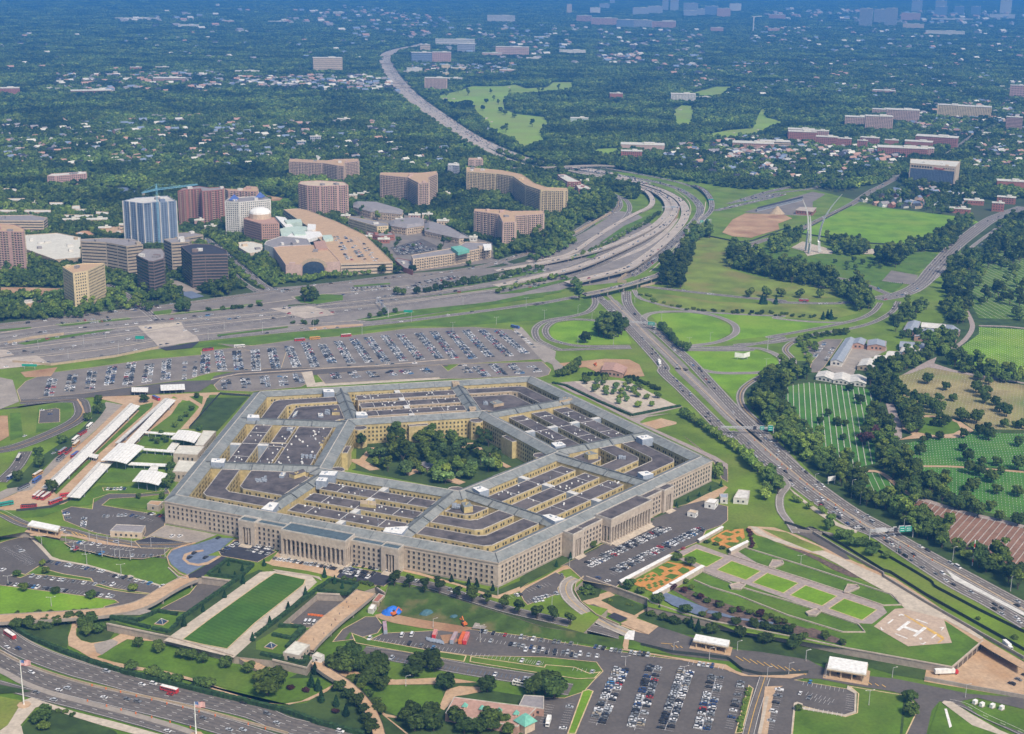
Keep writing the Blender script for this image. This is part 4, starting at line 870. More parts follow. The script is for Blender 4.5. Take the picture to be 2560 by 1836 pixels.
rd('K10','J 1700,400 1800,380 2253,270 K 0,330',12,0,3);rd('K11','Q 1760,990 1850,930 1960,850 2100,790 2200,740',14,0,3);rd('K12','Q 900,1145 1300,1120 1530,1105',10,0,3)
rd('svc','I 340,1130 400,1200 345,1290 350,1400 420,1500 470,1580',7,0,1,lv=5,dash=False);sheet('path','I 400,1210 550,1330 700,1430 800,1500 950,1560 940,1580 780,1520 600,1400 480,1300','pale_path',4)
# streets of the city left
rd('S1','L 830,980 950,1040 1050,1110 1150,1190 1230,1260',12,0,3);rd('S2','L 1600,620 1750,720 1850,800 1950,900 2100,1010 2253,1020',14,0,4);rd('S3','L 1790,860 1900,960 2010,1030',9,0,3);rd('S4','M 1360,690 1600,740 1880,790 2100,850',9,0,2)
sheet('car_park','M 1050,690 1300,620 1450,690 1300,740 1100,750','asphalt',3);sheet('car_park','M 1600,560 1700,540 1880,600 1870,640 1700,560','lot',3)
sheet('plaza','L 1380,1040 1500,1030 1600,1070 1500,1090','blue_paving',4);sheet('plaza','L 1330,930 1420,960 1580,1040 1500,1050 1350,1000','concrete',3)
sheet('yard','L 0,1000 200,1000 490,1010 480,1040 330,1080 300,1180 150,1170 330,1050 0,1040','dirt',3)
for s in ('L -200,1590 300,1545 850,1480 1200,1420 1530,1375 2253,1300 M 840,1255 1200,1195','L -200,1520 400,1450 1130,1355 1480,1308 2253,1225 M 400,1185 1100,1118 1600,1048 2253,958','L -200,1465 400,1372 1050,1305 1450,1258 2253,1182 M 600,1130 1100,1078 1700,992','L -200,1390 400,1300 1000,1240 1450,1195 2253,1100 M 300,1070 700,1040 1200,985','J 700,1055 1000,985','J 1200,880 1350,740 1500,560 1620,420 1640,330','J 1120,800 1300,670 1430,540 1520,420 1500,320 1400,240'):
 road('med',s,1.6,0,1,'pale_path',5,dash=False,edge=False,name='median')
for s in ('L -200,1575 400,1520 900,1460 1200,1405','L -200,1500 400,1430 1100,1345 1450,1295 2253,1215','M 300,1195 1100,1128 1600,1058 2253,965'):road('st',s,3.2,0,1,'concrete',4,dash=False,edge=False,name='shoulder')
road('w1','J 600,905 850,812 1080,690 1250,575 1370,450 1385,350',11,0,3,'highway',2);road('w2','J 900,790 1150,690 1320,570 1410,460',9,0,2,'concrete_deck',2);road('w3','J 500,870 800,750 1040,630 1200,545',9,0,2,'highway',2)
# ------------------------------------------------------------------ right: cemetery, memorial, yard, fields
mat('cem_grass',(.06,.17,.02),.95,.14,.05,(.09,.2,.025),scale2=.02)
CEM=[]
def cem(s,m):CEM.append((sheet('cemetery_lawn',s,m,2),[(p.x,p.y) for p in PT(s)]));return CEM[-1]
cemw='W 2140,640 2140,560 2268,480 2300,480 2300,1420 2268,1380 2130,1290 1960,1180 1850,1100 1700,950 1640,870 1740,800 1960,800 2050,760 2100,700'
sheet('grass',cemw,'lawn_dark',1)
cem('I 400,430 560,400 900,430 1030,450 1130,640 1080,800 1090,1030 900,1080 700,980 500,800 380,640','cem_grass');cem('I 960,1100 1120,1110 1220,1200 1400,1310 1350,1390 1200,1360 1000,1220','cem_grass')
cem('I 1270,350 1430,290 1560,260 1800,330 2253,420 2253,770 1850,760 1740,680 1600,660 1440,640 1300,500','dry_grass');cem('I 1300,880 1500,840 1700,830 1850,790 2253,800 2253,1080 1800,1050 1420,1050','cem_grass');cem('I 1430,1060 1800,1065 2253,1100 2253,1480 1900,1400 1650,1250 1480,1120','cem_grass')
cem('I 1660,200 1760,120 1900,20 K 1900,1310 2253,1330 I 2253,340 1900,300 1650,260','bright_grass');cem('K 1840,980 1960,760 2100,640 2253,560 2253,1250 1900,1240 1820,1100','lawn')
cem('I 1350,1390 1420,1320 1600,1360 1900,1450 2253,1540 H 2268,350 2160,320 2050,200 1900,210 1700,130 1620,0','red_dirt')
sheet('lawn','I 1430,690 1480,672 1620,675 1730,715 1760,765 1700,800 1550,812 1420,790','lawn',5);sheet('path','I 1290,700 1420,670 1480,655 1640,665 1760,710 1860,775 1790,820 1700,835 1500,830 1270,850 1380,810 1300,760','tan_path',4)
sheet('path','I 1170,560 1230,560 1290,720 1300,830 1270,860 1260,1000 1230,1000 1210,900 1230,760','pink_path',4);sheet('path','I 1300,340 1500,230 1570,200 1550,250 1700,300 1900,340 2253,400 2253,410 1880,352 1500,280 1360,330','pink_path',4)
rd('cemroad','I 1420,1300 1600,1360 1800,1420 2100,1490 2253,1530',7,0,1,'pink_path',3,dash=False,edge=False);rd('cemroad2','I 1420,1055 1700,1058 2000,1080 2253,1100',4,0,1,'tan_path',3,dash=False,edge=False);rd('cemroad3','I 960,1095 1100,1095 1200,1150 1300,1240 1420,1310',5,0,1,'tan_path',3,dash=False,edge=False)
rd('cemroad4','K 1800,1180 1850,1300 1800,1400 1700,1480',6,0,1,'pink_path',3,dash=False,edge=False);rd('cemroad5','K 1960,760 2070,690 2120,600',7,0,1,'pink_path',3,dash=False,edge=False);rd('cemroad6','K 1900,1300 2100,1305 2253,1320',5,0,1,'pink_path',3,dash=False,edge=False)
# headstones
stones=[]
def rows_of_stones(poly,p0,p1,rowp,step,mask=None):
 a,c=P1(p0),P1(p1);d=(c-a).normalized();n=Vector((-d.y,d.x,0));xs=[Vector((x,y,0)) for x,y in poly]
 u=[(p-a).dot(d) for p in xs];v=[(p-a).dot(n) for p in xs]
 vv=math.floor(min(v)/rowp)*rowp
 while vv < max(v):
  uu=math.floor(min(u)/step)*step
  while uu < max(u):
   q=a+d*uu+n*vv
   if inside((q.x,q.y),poly) and project(q)[0] < 2620:stones.append((q,math.atan2(d.y,d.x)))
   uu += step
  vv += rowp
rows_of_stones(CEM[0][1],'I 700,430','I 760,980',5.6,2.2);rows_of_stones(CEM[1][1],'I 1020,1120','I 1080,1250',5.6,2.2)
for i,(a,c,rp,st) in enumerate((('I 1400,500','I 1900,560',7,3.4),('I 1500,1000','I 2100,960',6,3),('I 1500,1100','I 2200,1180',6,3),('K 1900,1400','K 2200,1500',7,3.5),('K 1900,900','K 2100,1000',8,3.5),('I 1500,1420','I 1420,1500',5,1.6))):rows_of_stones(CEM[i+2][1],a,c,rp,st)
hs=MB();hs.box((0,0),(.5,.2),0,0,.9);hs.poly([(-.25,-.1,.9),(.25,-.1,.9),(.12,-.1,1.05),(-.12,-.1,1.05)])
hm=bpy.data.meshes.new('headstone');hm.from_pydata(hs.v,[],hs.f);hm.materials.append(MT['white'])
stones.sort(key=lambda q:(q[0]-CP).length);rest=MB()
for i,(q,a) in enumerate(stones):
 if i < 300:tag(link('headstone',hm,None,(q.x,q.y,.2),a+1.57),'small white marble headstone in the ruled rows on the bare red earth','headstone','headstones on the red earth')
 else:
  d=Vector((math.cos(a),math.sin(a),0));n=Vector((-d.y,d.x,0));w1,w2,h_=(.36,.2,1.0) if inside((q.x,q.y),CEM[0][1]) else (.26,.16,.75)
  p=[q+n*w1-d*w2,q+n*w1+d*w2,q-n*w1+d*w2,q-n*w1-d*w2]
  rest.prism([(x.x,x.y) for x in p],.2,.2+h_)
stuff(rest.build('headstones','off_white'),'rows of small white headstones over the cemetery lawns')
# open field, dirt lot, memorial
sheet('field','K 905,362 1100,370 1700,440 1880,480 1900,490 1700,560 1500,640 1350,672 1000,650 500,580 560,540','bright_grass',3)
sheet('grass','K 140,740 240,690 430,700 560,760 660,730 1000,770 1290,740 1500,720 1640,750 1400,890 1280,1000 1230,1040 1000,970 760,910 300,830 170,790','lawn',2)
sheet('dirt','J 1770,570 1850,470 1950,420 2253,430 K 440,460 330,500 340,545 150,600 J 2000,612 1850,600','dirt',3)
sheet('car_park','K 1140,950 1215,868 1425,905 1385,980','lot',3);sheet('car_park','K 160,380 400,310 600,250 700,270 600,330 600,440 300,430 60,410','lot',2)
sheet('plaza','K 430,690 520,640 700,690 760,720 750,740 660,735 560,755 530,715','pale_path',4);sheet('plaza','K 1000,740 1040,700 1130,700 1100,740','pale_path',4)
base_=[('silvery curved memorial spire leaning left, leftmost of the three','K 548,715',[(548,715),(560,600),(566,500),(555,400),(522,310)]),('silvery curved memorial spire in the middle, behind the other two','K 570,735',[(570,735),(580,640),(583,550),(583,470),(577,430)]),('tallest silvery memorial spire sweeping over to the right','K 655,728',[(655,728),(650,620),(680,490),(740,380),(832,268)])]
for l,b0,pts in base_:
 g=P1(b0);d0=FW.copy();d0.z=0;d0.normalize();zt=hgt(pxy('K %d,%d' % pts[0])[0],pxy('K %d,%d' % pts[-1])[0]);t=thing('memorial_spire',l,'monument',g,'curved spires of the memorial')
 P=[]
 for x,y in pts:
  u,v=pxy('K %d,%d' % (x,y))[0];r_=ray(u,v);k=(g-CP).dot(d0)/r_.dot(d0);P.append(CP+r_*k-g)
 P=smooth(P,6);n=len(P);b=MB();b.tube(P,[2.3*(1-i/n)+.35 for i in range(n)],3);b.build('spire','steel' if 'steel' in MT else mat('steel',(.62,.62,.6),.4,.05,.2,metal=.2),t)
 b=MB();b.prism([(5*math.cos(a),5*math.sin(a)) for a in (0,2.1,4.2)],0,1.2);b.build('plinth','limestone_dark',t)
# yard buildings: blue-grey roofs
def shed(l,s,h,wall='brick_pink',roof='metal_grey',z=0,pitch=2.0,cat='shed',name='shed',grp=None,door=True):
 """four eave corners in sight order, long sides first-second and fourth-third"""
 P=PT(s,z+h);c=sum(P,Vector())/4
 if area(P) < 0:P=[P[0],P[3],P[2],P[1]];
 if (P[1]-P[0]).length < (P[2]-P[1]).length:P=P[1:]+P[:1]
 KEEP.append([(p.x,p.y) for p in P])
 t=thing(name,l,cat,(c.x,c.y,z),grp);Q=[(p.x-c.x,p.y-c.y) for p in P];V=[Vector((x,y,0)) for x,y in Q]
 b=MB();b.prism(Q,0,h);
 m0,m1=(V[0]+V[3])/2,(V[1]+V[2])/2
 if pitch > 0:b.poly([(V[0].x,V[0].y,h),(V[3].x,V[3].y,h),(m0.x,m0.y,h+pitch)]);b.poly([(V[2].x,V[2].y,h),(V[1].x,V[1].y,h),(m1.x,m1.y,h+pitch)])
 b.build('wall',wall,t)
 r=MB();e=(V[1]-V[0]).normalized()*.6;f=(V[3]-V[0]).normalized()*.6;up=Vector((0,0,1))
 if pitch > 0:
  r.poly([V[0]-e-f+up*(h-.25),V[1]+e-f+up*(h-.25),m1+e+up*(h+pitch+.1),m0-e+up*(h+pitch+.1)]);r.poly([m0-e+up*(h+pitch+.1),m1+e+up*(h+pitch+.1),V[2]+e+f+up*(h-.25),V[3]-e+f+up*(h-.25)])
 else:r.prism([tuple(x[:2]) for x in (V[0]-e-f,V[1]+e-f,V[2]+e+f,V[3]-e+f)],h,h+.5)
 r.build('roof',roof,t)
 wb=MB();L=(V[1]-V[0]).length
 for i in range(4):
  a,c2=V[i],V[(i+1) % 4];windows(wb,a,c2,(h*.55,),4.5,2.2,min(2.2,h*.5),0,1.5,off=.05)
 if wb.f:tag(wb.build('window','window_dark',t),kind='stuff')
 return t
Y='yard workshops with low grey roofs'
for l,s,h,w_,r_ in (('long white-roofed greenhouse shed on the left above the striped cemetery lawn','I 625,350 650,310 770,322 755,372',4,'off_white','off_white'),('middle white-roofed greenhouse shed above the striped cemetery lawn','I 760,375 775,322 895,335 885,390',4,'off_white','off_white'),('right white-roofed greenhouse shed above the striped cemetery lawn','I 888,392 900,335 1020,355 1015,405',4,'off_white','off_white'),
      ('long stepped grey-blue shed on the left side of the works yard','I 740,225 860,50 935,55 830,235',6,'off_white','metal_grey'),('blue-grey roofed shed at the top left corner of the works yard','I 905,95 930,50 1020,60 1000,100',6,'brick_pink','metal_grey'),('blue-grey roofed shed at the top of the works yard','I 1028,105 1032,62 1175,72 1170,115',6,'brick_pink','metal_grey'),
      ('pyramid grey and white roofed workshop at the bottom right of the works yard','I 950,265 985,212 1105,222 1080,280',5,'tan_wall','off_white'),('second pyramid-roofed workshop up the right side of the yard','I 1070,225 1100,180 1190,185 1185,215',5,'tan_wall','off_white'),('third pyramid-roofed workshop up the right side of the yard','I 1170,190 1200,148 1300,155 1295,185',5,'tan_wall','off_white'),
      ('large pyramid-roofed workshop beyond the yard entrance','I 1280,160 1300,118 1440,130 1420,170',5,'tan_wall','off_white'),('grey shed with a white roof corner beyond the yard entrance','I 1280,115 1290,72 1470,85 1470,125',5,'metal_grey','metal_grey'),
      ('pink-walled service building with grey roof by the cemetery gate, left wing','K 1310,1330 1345,1268 1445,1265 1410,1345',6,'brick_pink','metal_grey'),('pink-walled service building with grey roof by the cemetery gate, front wing','K 1395,1380 1420,1325 1610,1340 1595,1395',6,'brick_pink','metal_grey'),('pink-walled service building with grey roof by the cemetery gate, right wing','K 1620,1345 1640,1285 1755,1330 1720,1395',6,'brick_pink','metal_grey'),('row of white garage doors at the back of the service building','K 1450,1305 1460,1270 1640,1285 1635,1325',5,'off_white','off_white')):
 shed(l,s,h,w_,r_,grp=Y)
sheet('yard','I 830,240 935,100 1030,110 1180,120 1180,150 950,260 920,340 760,320 690,280','concrete',3);sheet('car_park','I 530,130 700,60 840,60 690,280 640,320 570,320 590,240 640,190 530,180','lot',3)
# far left-of-field buildings
shed('long dark open shed roof of the salt depot','K 165,385 175,372 525,285 520,300',5,'metal_grey','asphalt_dark');shed('white flat-roofed brick building beside the salt depot','K 468,395 500,372 628,375 600,408',7,'brick_red','limestone',pitch=0)
b=MB();c=P1('K 320,420');
for k in range(14):
 a,e=k*math.tau/14,(k+1)*math.tau/14;b.poly([(14*math.cos(a),14*math.sin(a),0),(14*math.cos(e),14*math.sin(e),0),(1.5*math.cos(e),1.5*math.sin(e),13),(1.5*math.cos(a),1.5*math.sin(a),13)])
b.poly([(1.5*math.cos(k*math.tau/14),1.5*math.sin(k*math.tau/14),13) for k in range(14)]);tag(b.build('salt_dome','tan_wall',None,c),'pinkish conical salt dome beside the dirt lot','salt dome')
shed('pink-roofed tan site shed in the works beside the memorial grove','B 1265,80 1290,18 1465,55 1430,105',6,'brick_pink','brick_pink');sheet('dirt','B 930,30 1290,-5 1480,0 1560,40 1600,130 1500,140 1250,110 1140,60 1000,70','dirt',3)
# ------------------------------------------------------------------ towers and blocks of the city on the left
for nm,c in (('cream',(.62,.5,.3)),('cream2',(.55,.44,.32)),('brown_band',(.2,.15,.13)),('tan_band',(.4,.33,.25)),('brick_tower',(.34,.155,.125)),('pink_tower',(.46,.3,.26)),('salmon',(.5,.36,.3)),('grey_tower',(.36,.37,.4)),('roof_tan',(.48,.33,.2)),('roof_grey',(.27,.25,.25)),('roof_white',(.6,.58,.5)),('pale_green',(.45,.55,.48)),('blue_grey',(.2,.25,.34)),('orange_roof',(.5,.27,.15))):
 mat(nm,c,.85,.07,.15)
def facade(wb,sl,P,z0,z1,style,fl=3.2,pitch=3.6):
 n=len(P)
 for i in range(n):
  a,c=Vector((*P[i][:2],0)),Vector((*P[(i+1) % n][:2],0));L=(c-a).length
  if L < 4:continue
  nf=max(1,int((z1-z0-1)/fl));zs=[z0+(k+.55)*(z1-z0)/nf for k in range(nf)]
  if style == 'bands':
   d=(c-a)/L;nr=Vector((d.y,-d.x,0))*.07
   for z in zs:
    p,q=a+d*.8+nr,c-d*.8+nr;wb.poly([(p.x,p.y,z-.75),(q.x,q.y,z-.75),(q.x,q.y,z+.75),(p.x,p.y,z+.75)])
  elif style == 'bands2':
   d=(c-a)/L;nr=Vector((d.y,-d.x,0))*.07
   for z in zs:p,q=a+d*.3+nr,c-d*.3+nr;wb.poly([(p.x,p.y,z-1.15),(q.x,q.y,z-1.15),(q.x,q.y,z+1.15),(p.x,p.y,z+1.15)])
  elif style == 'curtain':
   d=(c-a)/L;nr=Vector((d.y,-d.x,0))*.07;p,q=a+d*.8+nr,c-d*.8+nr
   wb.poly([(p.x,p.y,z0+2),(q.x,q.y,z0+2),(q.x,q.y,z1-6),(p.x,p.y,z1-6)])
  elif style == 'grid':windows(wb,a,c,zs,pitch,pitch*.5,1.7,0,1)
  elif style == 'balcony':
   windows(wb,a,c,zs,pitch,pitch*.62,1.9,0,1);d=(c-a)/L;nr=Vector((d.y,-d.x,0));m_=int(L/(pitch*2))
   for k in range(m_):
    q=a+d*((k+.5)*L/m_)
    for z in zs:
     p0,p1=q-d*pitch*.42,q+d*pitch*.42;sl.prism([(x.x,x.y) for x in (p0,p1,p1+nr*1.2,p0+nr*1.2)],z-1.3,z-.5,0,0,True)
def ORD(i):return ''
def bl(label,base,roof,wall='cream',rf='roof_grey',style='grid',fl=3.2,pitch=3.6,plant=2,name='apartment_block',cat='building',win='window_dark',grp=None,hmul=1.0):
 b0=pxy(base)[0];rp=pxy(roof);H=hgt(b0,rp[0])*hmul;P=[G(u,v,H) for u,v in rp]
 if area(P) < 0:P.reverse()
 c=sum(P,Vector())/len(P);KEEP.append([(p.x,p.y) for p in P])
 t=thing(name,label,cat,(c.x,c.y,0),grp);Q=[(p.x-c.x,p.y-c.y) for p in P]
 b=MB();b.prism(Q,0,H);b.build('wall',wall,t)
 I=inset(Q,.6);r=MB();n=len(Q);r.poly([(x,y,H+.15) for x,y in I],0)
 for i in range(n):
  j=(i+1) % n;a,e,ai,ei=Q[i],Q[j],I[i],I[j]
  r.poly([(a[0],a[1],H+1),(e[0],e[1],H+1),(ei[0],ei[1],H+1),(ai[0],ai[1],H+1)],1);r.poly([(a[0],a[1],H+.003),(e[0],e[1],H+.003),(e[0],e[1],H+1),(a[0],a[1],H+1)],1);r.poly([(ei[0],ei[1],H+.15),(ai[0],ai[1],H+.15),(ai[0],ai[1],H+1),(ei[0],ei[1],H+1)],1)
 r.build('roof',[rf,wall],t)
 wb,sl=MB(),MB();facade(wb,sl,Q,1,H,style,fl,pitch)
 if wb.f:tag(wb.build('window',win,t),kind='stuff')
 if sl.f:tag(sl.build('balcony','cream2',t),kind='stuff')
 for k in range(plant):
  for _ in range(30):
   x,y=random.uniform(min(q[0] for q in Q),max(q[0] for q in Q)),random.uniform(min(q[1] for q in Q),max(q[1] for q in Q))
   if inside((x,y),inset(Q,4)):
    pb=MB();pb.box((x,y),(random.uniform(5,9),random.uniform(4,7)),math.atan2(Q[1][1]-Q[0][1],Q[1][0]-Q[0][0]),H+.1,H+random.uniform(2.5,4));pb.build('plant_room',random.choice(['off_white',wall,'roof_grey']),t);break
 return t,H,Q
bl('cream hotel slab with small square windows beside the railway cutting','L 690,1155','L 685,872 818,812 650,815 488,842 570,893','cream','roof_tan','grid',3.4,3.3,name='hotel')
bl('dark brown banded office tower, lower left of the pair','L 1175,1068','L 1160,795 1200,798 1280,775 1290,735 1270,700 1130,700 1065,750','brown_band','roof_grey','bands2',3.7,plant=3,name='office_tower')
bl('large dark brown banded office tower with black glass core, right of the pair','L 1620,1003','L 1605,745 1780,742 1775,715 1650,665 1520,660 1415,680 1500,750','brown_band','asphalt_dark','bands2',3.7,plant=3,name='office_tower')
bl('tan banded Y-shaped office block behind the cream hotel','L 1000,908','L 990,680 1118,665 1050,625 830,615 630,625 632,640 830,650 915,665','tan_band','roof_grey','bands',3.9,plant=3,name='office_block')
bl('tan banded office tower between the two dark towers','L 1345,882','L 1340,655 1480,645 1500,628 1400,615 1280,625','tan_band','roof_grey','bands',3.9,name='office_tower');bl('tan banded office block behind the dark towers with rooftop tanks','L 1590,650','L 1590,590 1510,570 1310,580 1330,605 1450,612','tan_band','roof_grey','bands',3.9,name='office_block')
tt,HH,QQ=bl('tall unfinished tower with pale vertical fins and blue sheeting under the crane','L 1125,690','L 1118,345 1375,325 1310,285 1060,300 962,325','blue_grey','off_white','grid',3.1,4.2,3,name='tower_under_construction',win='window_blue')
for i in range(len(QQ)):
 a,c=Vector(QQ[i]),Vector(QQ[(i+1) % len(QQ)]);m_=max(1,int((c-a).length/10.5))
 for k in range(m_):
  q=a.lerp(c,k/m_);d=(c-a).normalized();b=MB();b.box((q.x+d.y*.7,q.y-d.x*.7),(1.3,1.3),math.atan2(d.y,d.x),0,HH+1);b.build('fin','off_white',tt)
bl('red brick apartment tower behind the unfinished tower','L 1460,490','L 1455,235 1570,228 1580,250 1750,235 1755,215 1640,222 1560,210 1430,228 1390,250','brick_tower','roof_grey','balcony',3.1,5,name='apartment_tower')
bl('pinkish brick apartment wing right of the red brick tower','L 1790,410','L 1785,245 2020,250 2015,215 1935,208 1890,235 1750,228','pink_tower','roof_tan','balcony',3.1,5,name='apartment_tower')
tt,HH,QQ=bl('white stone hotel with blue gabled roof ends','L 1890,600','L 1872,335 2118,312 2060,285 1790,302 1757,330','off_white','roof_grey','grid',3.2,3.4,name='hotel')
for s in ('L 1790,315 1850,322 1870,300 1815,293','L 1995,295 2050,298 2075,285 2020,277'):
 P=PT(s,HH+1.2);c=Vector((tt.location.x,tt.location.y,0));P=[p-c for p in P];m0=sum(P,Vector())/4;b=MB()
 for i in range(4):b.poly([P[i],P[(i+1) % 4],(m0.x,m0.y,HH+9)])
 b.build('blue_roof','royal_blue' if 'royal_blue' in MT else mat('royal_blue',(.1,.16,.42),.7),tt)
tt,HH,QQ=bl('brown brick glazed mall tower with stepped gable, under the white dome','L 2048,660','L 2045,505 2185,500 2150,455 1985,430 1905,465','brick_pink','brick_pink','grid',3.2,3,plant=0,name='mall_tower',cat='tower')
P0=P1('L 2035,415',HH+8);b=MB();b.prism([(P0.x-tt.location.x+17*math.cos(k*math.tau/16),P0.y-tt.location.y+17*math.sin(k*math.tau/16)) for k in range(16)],HH-6,HH+8);b.build('drum','cream2',tt);b=MB();b.dome((P0.x-tt.location.x,P0.y-tt.location.y,HH+8),17,9,16,5);b.build('dome','white',tt)
bl('huge low warehouse with white roof left of the tan offices','L 430,832','L 430,785 632,768 632,610 450,575 190,592 205,705','tan_wall','roof_white','none',name='warehouse',plant=7)
bl('tall brown brick apartment tower at the left edge','L 75,880','L 70,565 185,570 190,545 130,515 0,505 -80,560','pink_tower','roof_tan','balcony',3.1,4,name='apartment_tower')
bl('cream multi-storey parking block at the left edge','L 340,585','L 340,480 372,455 240,435 -60,440 -60,478','cream2','roof_grey','bands',3.6,name='parking_block',plant=1)
for s,n_ in (('L 560,585 760,610 700,560 650,558','orange_roof'),('L 780,560 900,580 980,585 975,525 800,530','roof_tan')):bl('low retail shed with %s roof beside the white warehouse' % ('orange' if n_[0] == 'o' else 'tan'),s.split()[0]+' '+'%d,%d' % (int(s.split()[1].split(',')[0]),int(s.split()[1].split(',')[1])+14),s,'tan_wall',n_,'none',plant=1,name='retail_shed')
tt,HH,QQ=bl('department store with broad orange-tan roof and great arched window','M 240,925','M 232,825 358,825 372,812 600,805 658,800 548,680 430,670 190,682 135,690','salmon','roof_tan','none',plant=2,name='department_store',cat='shop')
ctr=P1('M 448,915',0);a_=math.atan2(*(P1('M 660,905')-P1('M 240,925')).yx) if 0 else math.atan2((P1('M 660,905')-P1('M 240,925')).y,(P1('M 660,905')-P1('M 240,925')).x)
pts=[(15*math.cos(math.pi*k/12),13+9*math.sin(math.pi*k/12)) for k in range(13)]+[(-15,0),(15,0)];b=MB()
b.poly([(x*math.cos(a_)+ctr.x-tt.location.x+1.2*math.sin(a_),x*math.sin(a_)+ctr.y-tt.location.y-1.2*math.cos(a_),z) for x,z in pts]);b.build('arched_window','window_blue',tt)
b=MB();ptso=[(19.5*math.cos(math.pi*k/12),13+13.5*math.sin(math.pi*k/12)) for k in range(13)];ptsi=[(15*math.cos(math.pi*k/12),13+9*math.sin(math.pi*k/12)) for k in range(13)]
for k in range(12):b.poly([(x*math.cos(a_)+ctr.x-tt.location.x+1.6*math.sin(a_),x*math.sin(a_)+ctr.y-tt.location.y-1.6*math.cos(a_),z) for x,z in (ptso[k],ptso[k+1],ptsi[k+1],ptsi[k])])
b.build('arch','tan_wall',tt)
tt,HH,QQ=bl('wide mall parking deck with tan roof level and rows of parked cars','M 665,900','M 662,818 1070,803 985,720 850,590 640,490 400,395 330,385 215,392 400,520 550,680','cream2','roof_tan','bands',4,plant=0,name='parking_deck',cat='car park')
MALLZ=HH
for s,mm,h in (('M 185,540 250,520 390,520 420,545 330,560 350,620 250,610 200,600','pale_green',1),('M 240,600 300,560 500,560 520,590 420,620 300,630','white',2),('M 220,470 350,462 362,488 240,492','pale_green',4),('M 280,560 380,558 392,580 300,585','pale_green',4),('M 150,440 230,450 290,520 230,525','white',1.4),('M 190,600 230,600 355,668 260,668','pale_green',3),('M 405,500 470,505 465,545 400,545','white',3),('M 450,640 540,630 560,690 470,695','brick_pink',6),('M 520,590 590,585 605,615 530,625','pale_green',4)):
 P=PT(s,HH+h);c=tt.location;b=MB();b.prism([(p.x-c.x,p.y-c.y) for p in P],HH-3,HH+h);b.build('skylight_roof',mm,tt)
bl('low pale mall wing left of the department store','M 70,760','M 65,665 135,690 190,680 430,668 400,620 200,600 80,640','off_white','roof_grey','none',name='mall_wing',plant=3)
bl('cream retail block with dark canopy opposite the brown tower','L 1930,770','L 1945,735 2045,725 2065,665 1960,640 1865,650 1870,690','cream2','roof_white','none',name='retail_block',plant=2)
bl('red and cream brick apartment tower with curved front behind the mall deck','M 400,415','M 330,190 400,205 500,210 640,205 722,200 690,178 500,165 350,172','pink_tower','cream2','balcony',3.1,4,name='apartment_tower')
for l,b0,s in (('angled brick apartment slab highest up behind the mall tower','M 695,190','M 690,52 695,25 805,12 800,-5 620,-2 560,8 265,-5 258,15 520,28 640,48'),('angled brick apartment slab in the middle with grey rooftop tank','M 1270,385','M 1270,185 1355,183 1350,140 1418,112 1414,92 1300,105 1190,105 975,103 970,120 1185,140'),('angled brick apartment slab lower right, nearest the motorway curve','M 1940,690','M 1930,492 2035,488 2030,440 2253,425 2250,402 2000,405 1950,395 1712,388 1705,402 1900,430')):
 bl(l,b0,s,'salmon','roof_tan','balcony',2.9,3.4,3,name='apartment_slab',grp='angled brick apartment slabs')
bl('long curving cream apartment tower with stacked balconies','J 545,425','J 540,245 562,238 555,225 400,218 300,185 200,115 50,85 -230,60 -230,95 0,110 130,130 230,200 350,240','cream','roof_tan','balcony',2.9,3.4,4,name='apartment_tower')
for l,b0,s in (('dark red brick block with pale flat roof beside the motorway, front','J 650,272','J 645,230 750,232 735,215 660,185 620,190'),('dark red brick block with pale flat roof beside the motorway, rear','J 570,240','J 560,175 665,175 540,115 480,118 500,140')):bl(l,b0,s,'brick_tower','roof_white','balcony',3,4,1,grp='dark brick blocks by the motorway')
bl('pale narrow apartment tower in the trees, left one','M 1540,130','M 1535,45 1592,50 1590,30 1505,28 1500,45','grey_tower','roof_white','grid',3,3.2,1,name='apartment_tower');bl('brown narrow apartment tower in the trees, right one','M 1720,85','M 1710,0 1775,0 1770,-12 1665,-12 1662,0','salmon','roof_tan','balcony',3,3.2,1,name='apartment_tower')
# hipped grey-roofed cream blocks round the retail court
def hip(l,b0,s,wall='cream2',roof='roof_grey',h=5,style='balcony'):
 t,H,Q=bl(l,b0,s,wall,roof,style,3.1,4,0,name='apartment_block',grp='cream courtyard blocks')
 I=inset(Q,7);b=MB();n=len(Q);O_=inset(Q,-.7)
 for i in range(n):j=(i+1) % n;b.poly([(*O_[i],H+.9),(*O_[j],H+.9),(*I[j],H+h),(*I[i],H+h)])
 b.poly([(*p,H+h) for p in I]);b.build('hipped_roof',roof,t)
hip('cream block with grey hipped roof farthest back in the retail court','M 900,460','M 900,410 1140,430 1150,400 960,345 765,340 762,372');hip('cream block with grey hipped roof, middle of the retail court','M 1180,590','M 1180,540 1310,520 1310,470 1200,465 1040,490 1055,520','cream2')
hip('cream block with grey hipped roof and red end, right of the retail court','M 1590,660','M 1590,620 1660,615 1530,540 1400,500 1320,505 1320,560');bl('yellowish cream block with flat roof left of the retail court','M 950,610','M 948,525 1035,520 1030,500 880,470 730,445 722,460 860,500','cream','roof_grey','grid',3.1,3.6)
tt,HH,QQ=bl('long cream frontage block with teal barrel roof and domed corner','M 1235,870','M 1228,780 1560,735 1800,690 1840,680 1800,650 1640,645 1560,690 1215,750','cream2','roof_grey','balcony',3.1,4,1)
for s,mm,h in (('M 1525,680 1600,670 1670,700 1580,722','copper_green',5),('M 1775,660 1840,655 1842,685 1785,690','white',4)):
 P=PT(s,HH+h);c=tt.location;b=MB();b.prism([(p.x-c.x,p.y-c.y) for p in P],HH,HH+h);b.build('roof_feature',mm,tt)
bl('low red brick shop at the left end of the frontage block','M 1160,880','M 1155,845 1225,870 1240,800 1200,790 1100,770 1090,790','brick_red','roof_grey','none',name='shop',plant=1)
